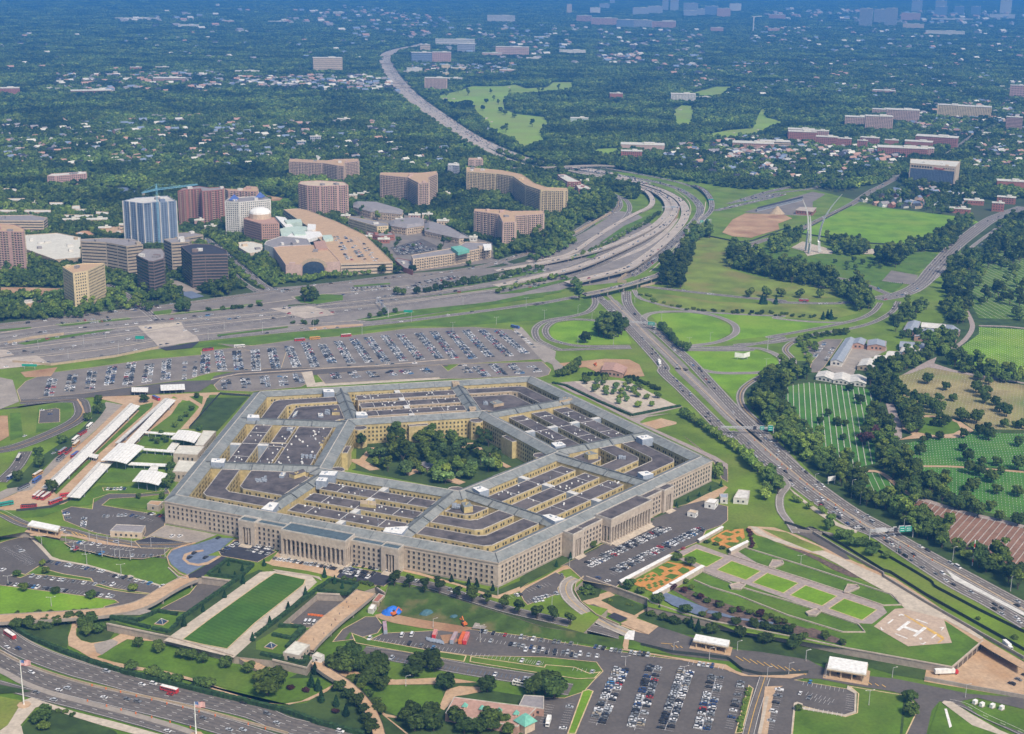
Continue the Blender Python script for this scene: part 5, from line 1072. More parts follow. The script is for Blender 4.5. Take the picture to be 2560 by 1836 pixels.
bl('small red brick block in front of the yellowish cream block','M 975,640','M 975,600 1085,590 1060,570 930,575 870,565 865,580','brick_red','roof_grey','grid',3.1,3.6,1)
bl('white-roofed brick apartment row in the trees at upper left','L 430,210','L 430,130 680,110 675,95 400,112 368,128','pink_tower','roof_white','grid',3,4,3)
for i,s in enumerate(('L 0,235 130,250 135,228 0,225','L 50,320 210,325 205,303 60,305','L 250,345 310,345 305,315 255,315','L 390,355 495,358 495,335 385,335','L 560,385 630,390 625,360 565,362','L 0,410 130,412 130,395 0,392','L 190,412 400,415 398,395 190,393','L 495,450 730,455 728,432 500,432','L 590,405 745,400 740,385 590,390','L 750,425 850,430 850,412 750,405')):
 a=s.split();bl('%s low white-roofed terrace block in the trees at the far left' % ORD(i) if 0 else ['leftmost upper','leftmost second','small central','right-hand long','small upper right','left edge lower','long lower left','longest front','short rear right','rightmost'][i]+' white-roofed low terrace block in the trees at far left',a[0]+' %d,%d' % (int(a[1].split(',')[0]),int(a[1].split(',')[1])+22),s,'tan_wall','roof_white','grid',3,5,0,name='terrace_block',grp='white-roofed terrace blocks')
bl('small grey site building behind the hotel','L 190,1128','L 190,1115 270,1110 265,1098 195,1102','off_white','roof_grey','none',plant=0,name='site_hut')
# crane over the unfinished tower
def crane(l,base,top,jib_l,jib_r,col='crane_blue'):
 g=P1(base);H=hgt(pxy(base)[0],pxy(top)[0]);t=thing('tower_crane',l,'crane',g);b=MB()
 for i in (-1,1):
  for j in (-1,1):b.beam((i,j,0),(i,j,H),.5)
 for k in range(int(H/5)):
  for i in (-1,1):b.beam((i,-1,k*5),(i,1,k*5+5),.35);b.beam((-1,i,k*5+5),(1,i,k*5),.35)
 b.build('mast',col,t)
 z=H-6;a,c=P1(jib_l,z)-g,P1(jib_r,z)-g;a.z=c.z=z;m_=Vector((0,0,z));b=MB()
 for e in (a,c):
  e2=e.copy();n=Vector((-(e.y),e.x,0)).normalized();b.beam(m_+n,e2+n,.5);b.beam(m_-n,e2-n,.5);b.beam(m_+Vector((0,0,2.4)),e2+Vector((0,0,1)),.5);k_=max(2,int(e.length/4))
  e=e-m_
  for k in range(k_):b.beam(m_+n+e*(k/k_),m_+e*((k+.5)/k_)+Vector((0,0,2.2)),.3);b.beam(m_+e*((k+.5)/k_)+Vector((0,0,2.2)),m_-n+e*((k+1)/k_),.3)
 b.build('jib',col,t);b=MB();b.beam((0,0,z),(0,0,H+3),1.2);b.beam((0,0,H+3),c*.6+Vector((0,0,z*.4+2)),.25);b.beam((0,0,H+3),a*.9+Vector((0,0,z*.1+2)),.25);b.build('tower_head',col,t)
 b=MB();b.box((a.x*.9,a.y*.9),(4,3),0,z-3,z);b.build('counterweight','concrete',t)
mat('crane_blue',(.2,.42,.55),.6,.05,1);crane('blue tower crane standing before the unfinished tower','L 1250,690','L 1215,205','L 1110,262','L 1545,195')
# hotel with the big dark glass front, right
tt,HH,QQ=bl('broad hotel slab with dark glass front and cream surround beside the open field','K 1722,218','K 1722,58 1755,15 1365,-5 1362,28','cream2','roof_white','none',plant=3,name='hotel')
c0=tt.location;v0,v1=P1('K 1722,58',HH),P1('K 1362,28',HH);d=(v1-v0).normalized();nr=Vector((-d.y,d.x,0));
if nr.dot(CP-v0) < 0:nr=-nr
def front(z0,z1,u0,u1,o=.15):
 L=(v1-v0).length;p,q=v0-c0+d*L*u0+nr*o,v0-c0+d*L*u1+nr*o;return [(p.x,p.y,z0),(q.x,q.y,z0),(q.x,q.y,z1),(p.x,p.y,z1)]
b=MB();b.poly(front(HH*.16,HH*.78,.03,.98));b.build('glass_front','window_blue',tt);b=MB()
for k in range(1,14):b.poly(front(HH*(.16+.62*k/14),HH*(.16+.62*k/14)+.5,.03,.98,.3))
for k in range(1,30):b.poly(front(HH*.16,HH*.78,.03+.95*k/30,.03+.95*k/30+.006,.32))
b.build('mullion','blue_grey',tt);b=MB()
for k in range(8):b.poly(front(HH*.84,HH*.93,.52+k*.058,.52+k*.058+.04,.2))
for k in range(5):b.poly(front(HH*.87,HH*.91,.04+k*.05,.04+k*.05+.03,.2))
for k in range(14):b.poly(front(2,HH*.1,.03+k*.068,.03+k*.068+.05,.2))
tag(b.build('window','window_dark',tt),kind='stuff')
def text(s,mtl,size,loc,rot,parent=None,name='lettering',ext=.1):
 cu=bpy.data.curves.new(name,'FONT');cu.body=s;cu.size=size;cu.extrude=ext;cu.align_x='CENTER';cu.align_y='CENTER';cu.materials.append(MT[mtl])
 o=bpy.data.objects.new(name,cu);me=bpy.data.meshes.new_from_object(o);bpy.data.objects.remove(o);o=link(name,me);o.location=loc;o.rotation_euler=rot
 if parent:o.parent=parent
 return o
mat('red',(.55,.04,.04),.6,.05,1);L_=(v1-v0).length;p=v0-c0+d*L_*.36+nr*.5;text('Sheraton','red',HH*.14,(p.x,p.y,HH*.86),(math.pi/2,0,math.atan2(-d.y,-d.x)),tt,ext=.3)
# ------------------------------------------------------------------ far towers, blocks and villages
FB=[]
def fb(t,x,y,w_,h_,dep=.5,col='salmon',style='grid',rot=0,lab='',plant=1):
 """far block: foot centre, width and height as sighted"""
 a=TL[t];u,v=a[0]+x*a[2],a[1]+y*a[2];g=G(u,v);dist=(g-CP).length;W_=w_*a[2]*dist/CAM['f'];H=hgt((u,v),(u,v-h_*a[2]));D=max(12,min(40,W_*dep))
 ang=-CAM['yaw']-math.atan2(u-1280,CAM['f'])+rot;c,s=math.cos(ang),math.sin(ang);Q=[(p*c-q*s,p*s+q*c) for p,q in ((-W_/2,0),(W_/2,0),(W_/2,D),(-W_/2,D))]
 KEEP.append([(g.x+p,g.y+q) for p,q in Q]);t_=thing('far_building',lab,'building',g,'distant buildings');b=MB();b.prism(Q,0,H,0,0);b.build('wall',col,t_)
 r=MB();r.prism(inset(Q,-.5),H,H+1);
 if plant:r.box((Q[0][0]*.2+Q[2][0]*.5,Q[0][1]*.2+Q[2][1]*.5),(W_*.25,D*.5),ang,H+.9,H+4)
 r.build('roof','roof_white',t_);wb,sl=MB(),MB();fl=3.3 if dist < 5000 else 6.5;facade(wb,sl,Q,1,H,style,fl,4.5 if dist < 5000 else 9)
 if wb.f:tag(wb.build('window','window_dark',t_),kind='stuff')
B_=[('N',1860,410,160,80,'cream2','bands','pale slab tower standing alone left of the motorway bend'),('N',520,538,210,22,'brick_tower','bands','long low red brick block at the village edge on the far left'),('N',40,542,130,40,'brick_tower','grid','red brick block at the very left edge of the village'),
  ('N',960,475,170,30,'pink_tower','bands','pinkish long building in the middle of the left village'),('N',1400,420,130,14,'roof_white','none','white-roofed long shed above the left village'),('N',920,400,70,18,'brick_red','none','small brick block above the left village'),('N',770,405,60,22,'brick_red','none','tiny brick block topmost of the left village'),
  ('N',1070,158,110,16,'roof_white','none','white shopping sheds in the far woods, front'),('N',780,115,230,12,'roof_white','none','long white warehouse roof in the far left woods'),('N',1300,132,50,14,'salmon','none','small tan block in the far left woods'),('N',1580,132,110,10,'roof_white','none','white strip roof in the far woods'),('N',1920,86,60,18,'roof_white','none','white box high in the far woods'),('N',1235,42,20,18,'roof_white','none','tiny white church far off at the top'),
  ('O',512,328,62,45,'cream2','bands','cream block at the motorway bend'),('O',490,403,125,70,'blue_grey','bands','dark glass office cube at the motorway bend'),('O',615,403,115,72,'pink_tower','grid','pinkish office block beside the dark glass cube'),('O',700,292,240,42,'off_white','bands','long white apartment wall behind the bend offices'),('O',768,340,105,62,'grey_tower','bands','grey-white office tower before the long white block'),('O',1060,360,205,62,'salmon','balcony','wide salmon apartment slab right of the bend offices'),('O',930,362,120,25,'salmon','none','low salmon block left of the wide apartment slab'),
  ('O',445,466,95,34,'off_white','none','white store with red end by the motorway'),('O',578,574,138,80,'salmon','balcony','tan apartment block just right of the motorway'),('O',640,490,40,30,'cream','none','small cream tower above the tan block'),('O',690,515,110,20,'roof_white','none','white-roofed retail strip beside the tan block'),('O',1025,465,90,24,'salmon','none','small pink office right of the retail strip'),('O',1190,385,80,20,'off_white','none','white building with red roof edge'),('O',1440,345,160,26,'roof_white','none','white retail roofs in the woods, right'),('O',640,445,50,35,'cream','none','cream flats behind the motorway store'),('O',720,450,90,20,'cream','none','low cream flats behind the motorway store'),
  ('O',988,145,168,46,'off_white','bands','broad white slab in the far woods at top centre'),('O',1418,90,30,62,'cream2','none','narrow pale tower at top centre right'),('O',1582,90,62,40,'off_white','none','small white block right of the narrow pale tower'),('O',1240,250,85,16,'roof_white','none','white roofs in the middle woods'),('O',1010,195,40,16,'cream2','none','pale box below the broad white slab'),
  ('O',1510,145,90,45,'pink_tower','balcony','pinkish far block, leftmost of the skyline row'),('O',1640,165,160,50,'pink_tower','balcony','long purple-brown far block of the skyline row'),('O',1770,180,105,55,'blue_grey','grid','dark striped far block in the skyline row'),('O',1880,180,110,52,'grey_tower','bands','grey far block in the skyline row'),('O',2010,182,150,45,'pink_tower','balcony','reddish far block at the right of the skyline row'),
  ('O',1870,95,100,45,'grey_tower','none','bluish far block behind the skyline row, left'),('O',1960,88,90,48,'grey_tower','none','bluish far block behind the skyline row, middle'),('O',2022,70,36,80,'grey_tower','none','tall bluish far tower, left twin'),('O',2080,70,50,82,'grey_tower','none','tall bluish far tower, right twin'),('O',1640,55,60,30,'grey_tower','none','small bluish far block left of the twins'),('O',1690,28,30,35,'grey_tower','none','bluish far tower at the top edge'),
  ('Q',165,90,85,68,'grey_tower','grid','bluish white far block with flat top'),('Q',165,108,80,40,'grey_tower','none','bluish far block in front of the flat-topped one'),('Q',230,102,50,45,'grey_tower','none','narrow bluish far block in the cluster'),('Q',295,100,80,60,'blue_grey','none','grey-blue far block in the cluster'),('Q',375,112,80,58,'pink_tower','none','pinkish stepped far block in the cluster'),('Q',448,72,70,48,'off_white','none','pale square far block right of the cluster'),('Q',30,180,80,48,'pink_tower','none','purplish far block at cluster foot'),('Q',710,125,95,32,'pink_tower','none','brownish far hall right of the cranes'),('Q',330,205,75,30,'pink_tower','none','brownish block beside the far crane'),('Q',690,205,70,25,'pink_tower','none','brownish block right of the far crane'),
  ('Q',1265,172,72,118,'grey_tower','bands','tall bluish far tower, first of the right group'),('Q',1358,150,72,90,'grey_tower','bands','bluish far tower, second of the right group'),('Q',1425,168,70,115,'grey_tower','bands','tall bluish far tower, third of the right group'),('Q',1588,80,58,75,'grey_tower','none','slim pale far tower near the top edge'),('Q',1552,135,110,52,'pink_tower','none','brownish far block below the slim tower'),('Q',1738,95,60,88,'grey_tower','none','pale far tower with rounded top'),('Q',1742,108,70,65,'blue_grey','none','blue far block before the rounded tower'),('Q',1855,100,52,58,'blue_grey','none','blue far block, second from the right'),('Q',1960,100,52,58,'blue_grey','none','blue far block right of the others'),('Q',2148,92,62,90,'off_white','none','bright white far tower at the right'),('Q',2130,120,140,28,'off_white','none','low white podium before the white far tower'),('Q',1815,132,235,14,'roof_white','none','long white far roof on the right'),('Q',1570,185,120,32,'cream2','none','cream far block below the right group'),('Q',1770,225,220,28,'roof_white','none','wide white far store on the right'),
  ('Q',860,888,160,70,'brick_tower','grid','red brick hospital-like block, rear left'),('Q',870,905,170,72,'brick_tower','grid','red brick block, front left of the brick quarter'),('Q',975,905,110,78,'pink_tower','grid','pinkish brick block second in the brick quarter'),('Q',1020,930,130,65,'brick_tower','grid','red brick block third in the brick quarter'),('Q',1130,935,90,60,'brick_tower','grid','red brick block fourth in the brick quarter'),('Q',1245,948,60,60,'brick_tower','grid','narrow red brick tower in the brick quarter'),('Q',1290,925,110,55,'brick_tower','grid','red brick block right of the narrow one'),('Q',1430,930,80,45,'brick_tower','none','square red brick block mid quarter'),('Q',1500,990,290,55,'brick_tower','grid','long red brick block behind the glass hotel'),('Q',1610,990,160,55,'pink_tower','grid','striped brick block behind the glass hotel'),('Q',1710,930,240,65,'brick_tower','grid','wide red brick block by the tree-lined avenue'),('Q',1600,940,160,45,'brick_tower','none','low red brick block behind the long one'),
  ('Q',1225,805,165,65,'salmon','balcony','salmon apartment wing, left half'),('Q',1350,830,160,95,'salmon','balcony','salmon apartment wing, right half'),('Q',1380,730,130,38,'salmon','balcony','rear salmon apartment wing, left'),('Q',1500,780,190,85,'salmon','balcony','rear salmon apartment wing, right'),('Q',1800,745,150,80,'cream','balcony','cream balconied slab, left half'),('Q',1950,752,190,78,'cream','balcony','cream balconied slab, right half'),('Q',2225,625,90,85,'pink_tower','balcony','brownish tower at the right edge'),('Q',1380,600,130,28,'pink_tower','none','long pinkish hall in the woods'),('Q',2200,830,90,90,'pink_tower','bands','unfinished grey-brown block at the right edge'),
  ('Q',120,650,150,55,'off_white','grid','white clubhouse by the golf course'),('Q',250,635,90,20,'off_white','none','small white annex right of the clubhouse'),('O',1715,630,80,40,'brick_red','none','red brick house left of the clubhouse'),('O',1480,782,110,35,'pale_green','none','green-roofed hall in the golf woods'),('O',1810,1010,130,55,'brick_red','grid','red brick school with red tent roof, front'),('O',1880,960,270,45,'salmon','none','tan-roofed school behind the red one'),('Q',700,940,180,45,'cream2','bands','open parking deck before the brick quarter'),('Q',560,945,250,40,'brick_pink','grid','terrace of blue-roofed town houses'),('K',2150,240,200,70,'brick_red','none','low red brick hall with white roof right of the hotel'),('K',1860,355,140,35,'brick_red','grid','white-roofed brick terrace above the field'),('K',1830,300,120,30,'brick_red','grid','upper white-roofed brick terrace above the field'),('K',2045,405,85,65,'brick_red','grid','square brick block at the corner of the field'),('K',2110,345,130,50,'brick_red','grid','brick terrace right of the square block'),('K',1750,420,150,35,'brick_red','grid','white-roofed brick terrace nearest the field')]
B_ += [('L',1650,560,90,34,'cream2','grid','cream low block on the near side of the curved avenue'),('L',1560,520,70,44,'pink_tower','grid','small brick block left of the curved avenue'),('L',760,500,150,30,'roof_tan','none','wide low tan shed behind the orange roofed one'),('L',240,480,80,24,'cream2','bands','short parking wing left of the warehouse'),('M',760,330,60,50,'cream2','grid','cream block behind the curved brick tower'),('M',840,300,90,34,'brick_red','grid','red low block between the brick slabs'),('M',1480,300,80,34,'cream2','grid','cream low block in the trees below the twin towers'),('M',880,640,60,36,'pink_tower','grid','brick corner block at the mall ramp'),('M',1130,520,70,50,'brick_tower','grid','red corner block with teal pyramid in the retail court'),('M',1340,470,80,40,'cream2','grid','cream gable block right of the teal pyramid'),('M',1500,590,70,36,'off_white','grid','pale block inside the retail court'),('J',700,200,90,34,'off_white','bands','low pale block beside the dark brick ones'),('N',1950,700,70,24,'off_white','grid','white low school in the hillside trees'),('N',1790,810,60,34,'grey_tower','grid','grey square block above the brick slabs'),('N',1710,830,50,26,'blue_grey','grid','dark small block above the brick slabs'),('L',1480,640,70,40,'tan_band','bands','small tan block behind the dark tower pair'),('L',1000,560,120,50,'cream2','bands','pale low block at the foot of the unfinished tower'),('L',820,560,90,25,'roof_tan','none','low tan shed left of the unfinished tower'),('L',1660,480,110,30,'pink_tower','grid','low brick block below the pinkish wing'),('L',560,500,120,30,'cream2','bands','long low cream block in the trees beyond the warehouse'),('M',700,480,70,40,'pink_tower','grid','brick mid-rise at the back of the retail court'),('M',1240,480,90,45,'pink_tower','grid','brick end block with teal pyramid roof position in the retail court'),('M',1000,655,90,30,'brick_red','grid','red brick podium of the retail court'),('M',1460,520,90,40,'cream2','grid','cream block behind the right-hand court wing'),('M',1700,640,60,30,'off_white','grid','small pale block beside the domed corner'),('L',1330,640,60,45,'cream2','bands','pale block right of the unfinished tower'),('L',2100,620,130,30,'cream2','none','low cream podium of the brown mall tower')]
for t,x,y,w_,h_,c,st,l in B_:fb(t,x,y,w_,h_,.45,c,st,random.uniform(-.12,.12),l)
mat('golf',(.22,.34,.04),.95,.15,.01,(.26,.3,.07),scale2=.006,c2amt=.8)
for s in ('O 580,610 740,570 800,545 1000,545 1080,535 1150,560 1280,550 1320,520 1440,520 1440,570 1200,600 1060,600 1000,640 1010,690 1080,720 1260,740 1285,780 1240,840 1260,900 1110,950 1080,900 960,850 910,790 840,720 800,640 680,670','Q 170,590 330,548 430,548 350,620 240,620','Q 60,700 110,665 190,670 170,800 80,810','Q 610,690 640,690 640,740 750,770 1000,740 900,760 700,800 600,850 420,880 200,860 420,820 560,810','O 1545,980 1600,940 1740,935 1720,975 1640,995','O 110,340 180,340 150,350','O 2070,275 2110,268 2100,278'):sheet('golf_course',s,'golf',2)
for s in ('O 620,622 650,618 645,628','O 860,750 910,740 900,752','O 915,770 940,764 935,774','O 675,624 700,620 700,628','O 1030,552 1050,548 1045,556','Q 90,692 115,690 110,697','Q 430,838 450,836 445,842','Q 580,818 600,816 598,822'):sheet('sand_bunker',s,'pale_path',3)
sheet('pond','O 900,805 940,815 935,825 900,832','penthouse_wall',3);sheet('ballfield','L 2060,290 2210,300 2190,320 2110,325','dirt',3);sheet('ballfield','M 30,270 200,300 190,320 100,325','dirt',3);sheet('lawn','M 110,320 250,300 300,350 120,365','lawn',2);sheet('tennis_court','L 800,230 1010,215 1000,245 870,258','blue_paving',3);sheet('tennis_court','L 920,262 1120,235 1110,268 960,282','blue_paving',3);sheet('tennis_court','M 820,75 960,90 960,110 830,100','pale_green',3)
b=MB();c=P1('Q 560,205');s_=(c-CP).length/CAM['f']*TL['Q'][2];b.beam((0,0,0),(0,0,95*s_),6*s_);b.beam((-10*s_,0,92*s_),(50*s_,0,92*s_+4),4*s_);t_=thing('tower_crane','pale tower crane far off near the top of the picture','crane',c);b.build('mast','off_white',t_)
# houses
HS=[]
def village(s,n,mix=('white','off_white','cream2','brick_pink','brick_red'),size=1.0,key='',rows=True):
 P=[(p.x,p.y) for p in PT(s)];xs=[p[0] for p in P];ys=[p[1] for p in P];k=0;tries=0
 while k < n and tries < n*40:
  tries += 1;q=(random.uniform(min(xs),max(xs)),random.uniform(min(ys),max(ys)))
  if inside(q,P) and not hit(q):HS.append((q[0],q[1],random.choice(mix),random.uniform(.85,1.25)*size,(random.choice([.3,.3,1.87,.75])+random.uniform(-.1,.1)),key));k += 1
KB=[]
def hit(q):
 while len(KB) < len(KEEP):
  p=KEEP[len(KB)];KB.append((min(x for x,y in p),max(x for x,y in p),min(y for x,y in p),max(y for x,y in p)))
 return any(b[0] < q[0] < b[1] and b[2] < q[1] < b[3] and inside(q,KEEP[i]) for i,b in enumerate(KB))
village('J 1380,60 1500,100 2253,170 2253,-60 1500,-40',40,key='in streets behind the motorway curve')
village('K 0,150 600,150 1300,100 1340,20 1300,-60 0,-60',75,key='in streets left of the glass hotel')
village('K 950,330 1150,230 1400,220 1700,250 1800,400 1600,430 1100,360',38,key='between the field and the glass hotel')
village('K 1760,80 2253,100 2253,-60 1780,-60',30,('brick_pink','brick_red','salmon'),key='right of the glass hotel')
village('L 0,60 900,60 1000,0 M 260,20 0,-60 L 900,-120 0,-160',60,('off_white','white','cream2','brick_pink'),key='in the wood at upper left')
village('M 860,90 1500,40 1500,-80 820,-60',22,('off_white','white'),key='in the wood above the brick slabs')
village('N 0,960 1600,960 1600,720 1100,650 0,700',170,('off_white','white','cream2','brick_pink'),key='')
village('N 1000,900 2268,950 2268,700 1300,700',130,('off_white','white','cream2'),key='')
village('N 250,520 1250,530 1250,410 300,430',160,('off_white','white','cream2','metal_grey'),1.2);village('N 1300,500 2260,530 2250,430 1320,450',260,('off_white','metal_grey','off_white'),1.2)
village('Q 0,1000 1500,1050 1500,960 500,870 0,930',190,key='');village('Q 1450,760 2268,1050 2268,650 1700,640',190,('brick_pink','off_white','cream2'));village('Q 200,600 2268,640 2268,420 700,380 0,420',200,('off_white','white','cream2'),1.1)
village('Q 500,300 2268,420 2268,230 1000,170 500,180',120,('off_white','white'),1.5);village('O 0,140 700,330 700,120 0,40',100,('off_white','white'),1.8);village('O 700,360 1900,440 2268,520 2268,200 800,150',170,('off_white','white'),1.6);village('O 1630,350 1870,350 1870,415 1630,410',60,('white',),1.4)
village('N 600,150 2268,230 2268,60 600,60',60,('off_white','white'),2.2);village('O 380,470 1080,480 1080,400 400,420',90,('off_white','cream2'),1.2);village('N 0,420 2200,420 2200,180 0,180',60,('off_white',),1.3);village('Q 600,120 2268,240 2268,90 700,60',110,('off_white','white'),2.6)
HS.sort(key=lambda h:math.hypot(h[0]-CP.x,h[1]-CP.y))
def house_geo(b,r,w_,c=(0,0,0),ang=0,s=1.0,wi=0,ri=0):
 ca,sa=math.cos(ang),math.sin(ang);L,W_,h,p=7*s,4.6*s,5.2*s,3.2*s;T=lambda x,y,z:(c[0]+x*ca-y*sa,c[1]+x*sa+y*ca,c[2]+z)
 for a,e in (((-L,-W_),(L,-W_)),((L,-W_),(L,W_)),((L,W_),(-L,W_)),((-L,W_),(-L,-W_))):b.poly([T(*a,0),T(*e,0),T(*e,h),T(*a,h)],wi)
 b.poly([T(L,-W_,h),T(L,W_,h),T(L,0,h+p)],wi);b.poly([T(-L,W_,h),T(-L,-W_,h),T(-L,0,h+p)],wi)
 e=.5*s;r.poly([T(-L-e,-W_-e,h-.3),T(L+e,-W_-e,h-.3),T(L+e,0,h+p+.1),T(-L-e,0,h+p+.1)],ri);r.poly([T(L+e,W_+e,h-.3),T(-L-e,W_+e,h-.3),T(-L-e,0,h+p+.1),T(L+e,0,h+p+.1)],ri)
 if w_ is not None:
  for x in (-4.5,-1.5,1.5,4.5):
   for z in (1.5,3.8):
    for y in (-W_-.05,W_+.05):w_.poly([T(x*s-.5*s,y,z*s-.6),T(x*s+.5*s,y,z*s-.6),T(x*s+.5*s,y,z*s+.6),T(x*s-.5*s,y,z*s+.6)][::1 if y < 0 else -1])
RC=['roof_grey','blue_grey','brick_pink','roof_white','asphalt_dark'];WN={'white':'white','off_white':'off-white','cream2':'cream','brick_pink':'buff','brick_red':'red brick','salmon':'salmon','metal_grey':'grey'};RN=dict(zip(RC,['grey','bluish','pinkish','pale','black']))
me_={};far_w,far_r=MB(),MB();WL=['white','off_white','cream2','brick_pink','brick_red','salmon','metal_grey'];HCNT={}
def ordw(n):
 a=['zeroth','first','second','third','fourth','fifth','sixth','seventh','eighth','ninth','tenth','eleventh','twelfth','thirteenth','fourteenth','fifteenth','sixteenth','seventeenth','eighteenth','nineteenth']
 if n < 20:return a[n]
 t=['','','twent','thirt','fort','fift','sixt','sevent','eight','ninet']
 if n >= 100:return 'hundred-and-'+ordw(n-100) if n > 100 else 'hundredth'
 return t[n//10]+'ieth' if n % 10 == 0 else t[n//10]+'y-'+a[n % 10]
near=sorted(HS[:290],key=lambda h:project((h[0],h[1],0))[0])
for h in near:
 ri=random.choice(RC);g_=h[5] or 'in the leafy hillside streets'
 for mk,mm in (('house_wall',h[2]),('house_roof',ri)):
  if (mk,mm) not in me_:
   b,r,w_=MB(),MB(),MB();house_geo(b,r,w_);q=b if mk == 'house_wall' else r;me=bpy.data.meshes.new(mk);me.from_pydata(q.v,[],q.f);me.materials.append(MT[mm]);me_[(mk,mm)]=me
   if 'win' not in me_:me=bpy.data.meshes.new('window');me.from_pydata(w_.v,[],w_.f);me.materials.append(MT['window_dark']);me_['win']=me
 key=(h[2],ri,g_);HCNT[key]=HCNT.get(key,0)+1
 t=thing('house','%s house with %s roof, %s from left %s' % (WN[h[2]],RN[ri],ordw(HCNT[key]),g_),'house',(h[0],h[1],0),'houses '+g_,h[4]);t.scale=(h[3],h[3]*.95,h[3])
 link('wall',me_[('house_wall',h[2])],t);link('roof',me_[('house_roof',ri)],t);tag(link('window',me_['win'],t),kind='stuff')
for h in HS[290:]:house_geo(far_w,far_r,None,(h[0],h[1],0),h[4],h[3]*1.1,WL.index(h[2]),random.randrange(5))
stuff(far_w.build('distant_houses',['house_white','house_white']+WL[2:]),'walls of the many small houses scattered through the far woods');stuff(far_r.build('distant_house_roofs',RC),'roofs of the many small houses scattered through the far woods')
for h in HS:KEEP.append([(h[0]+x*h[3],h[1]+y*h[3]) for x,y in ((-9,-9),(9,-9),(9,5),(-9,5))])
# ------------------------------------------------------------------ cars
CARS=[];COLS={'white':(.7,.7,.7),'silver':(.42,.44,.46),'grey':(.16,.17,.18),'black':(.02,.02,.025),'dark blue':(.03,.06,.16),'red':(.38,.03,.03),'blue':(.06,.2,.42),'tan':(.4,.34,.25)}
for n_,c in COLS.items():
 m=mat('paint_'+n_.replace(' ','_'),c,.3,.03,1,spec=.6)
def rcol():return random.choices(list(COLS),[24,24,20,22,4,3.5,2,2])[0]
stalls={}
def rows(ctx,s,z=0.0,occ=.7,pitch=2.75,depth=5.0,double=0,zpaint=.52,m='paint_white',rot=0,cross=True):
 """parked rows: pairs of sight points are the two ends of a row's middle line (or of a double row's spine)"""
 P=PT(s,z)
 for r in range(0,len(P)-1,2):
  a,c=P[r],P[r+1];L=(c-a).length;d=(c-a)/L;n=Vector((-d.y,d.x,0));ang=math.atan2(n.y,n.x)
  for off in ((-2.65,2.65) if double else (0,)):
   k=int(L/pitch);b=stalls.setdefault((z,m),MB());run=random.random()
   lab='%s row of the %s' % (ordw(r//2+1),ctx) if len(P) > 2 else ctx
   if double:lab='%s of the %s' % (('near' if (n*off).dot(CP-a) > 0 else 'far')+' side of '+ordw(r//2+1)+' double row',ctx)
   for i in range(k+1):
    if cross and i % 1 == 0:
     q=a+d*i*pitch+n*off;e=n*(depth/2);w_=d*.07;zz=z+zpaint;b.poly([(p.x,p.y,zz) for p in (q-e-w_,q-e+w_,q+e+w_,q+e-w_)])
   if double and off > 0:
    zz=z+zpaint+.01;b.poly([(p.x,p.y,zz) for p in (a-n*.1,c-n*.1,c+n*.1,a+n*.1)])
   for i in range(k):
    run += random.uniform(-.25,.25);run=min(1,max(0,run))
    if random.random() < occ*(.6+.8*run) if occ < .95 else random.random() < occ:
     q=a+d*(i+.5)*pitch+n*(off+random.uniform(-.3,.3));CARS.append([q.x,q.y,z+.3,ang+random.choice((0,math.pi))+random.uniform(-.03,.03)+rot,random.choices(['saloon','suv','pickup'],[60,36,4])[0],rcol(),lab])
def drive(key,dens,ctx,big=0):
 if key not in ROADS:return
 P,w_,ln,dz,o=ROADS[key];L=sum((b-a).length for a,b in zip(P,P[1:]));lw=(w_-2.4)/ln
 for k in range(ln):
  off=-w_/2+1.2+(k+.5)*lw;Q=offs(P,off);s=random.uniform(0,1/dens);acc=0
  for i in range(len(Q)-1):
   l=(Q[i+1]-Q[i]).length
   while s < acc+l:
    t=(s-acc)/l;q=Q[i].lerp(Q[i+1],t);d=Q[i+1]-Q[i]
    if 0 < project(q)[0] < 2560 and project(q)[1] < 1840:CARS.append([q.x,q.y,q.z+dz,math.atan2(d.y,d.x)+(math.pi if k < ln/2 else 0),random.choices(['saloon','suv','van'],[60,34,6])[0],rcol(),ctx])
    s += max(7.5,random.expovariate(dens))
   acc += l
def one(s,z,ctx,kind='saloon',col=None,toward=None):
 for i,p in enumerate(PT(s,z)):CARS.append([p.x,p.y,z+.3,(toward if toward is not None else random.uniform(0,3)),kind,col or rcol(),ctx])
# front car parks
rows('dark court left of the colonnade','D 1940,130 2170,180 D 1950,175 2130,215',0,.8);rows('dark court edge beside the blue ramp','D 1740,195 1880,120',0,.8)
rows('tan forecourt below the colonnade','E 110,240 250,265 E 190,250 640,330 E 460,270 640,320',0,.75,cross=False);rows('dark court right of the tan forecourt','E 680,275 1060,350 E 660,345 900,400 E 700,320 940,370',0,.75)
rows('low car park at the far left','D 60,445 180,465 D 200,460 900,550 D 240,385 760,450 D 370,270 830,350 D 870,375 1300,470 D 800,435 1000,480',LO,.62);rows('empty bays at the left edge','D 40,160 240,300 D 130,145 260,290',LO,.02);rows('bays at the left edge','D -60,320 40,340',LO,.6)
rows('curved road car park below the transit lawn','D 540,160 860,215 D 880,225 1280,225 D 560,110 1040,170',0,.3)
rows('north court facing the colonnade','B 1110,1610 2120,1180 B 1260,1600 2170,1250 B 1150,1590 2080,1170',0,.0,cross=False)
rows('north court, rows by the colonnade','F 545,310 1180,10 F 520,285 1150,-10',0,.93,rot=.25);rows('north court, rows by the knot gardens','F 730,370 1460,10 F 715,340 1440,-5',0,.9,rot=.25)
rows('bays below the corner of the north lawn','F 60,500 240,445 F 90,575 300,520',0,.45);one('F 330,375 F 300,370 F 690,425 F 715,432 F 615,398 F 1235,195 F 1285,168',0,'at the edge of the north court')
rows('lane under the row of trees','E 1130,385 1360,455 E 1380,460 1620,520 E 1650,520 1900,570',-.5,.4);rows('kerb bays at the building corner','E 1960,560 2110,520 E 2150,590 2268,570',0,.8)
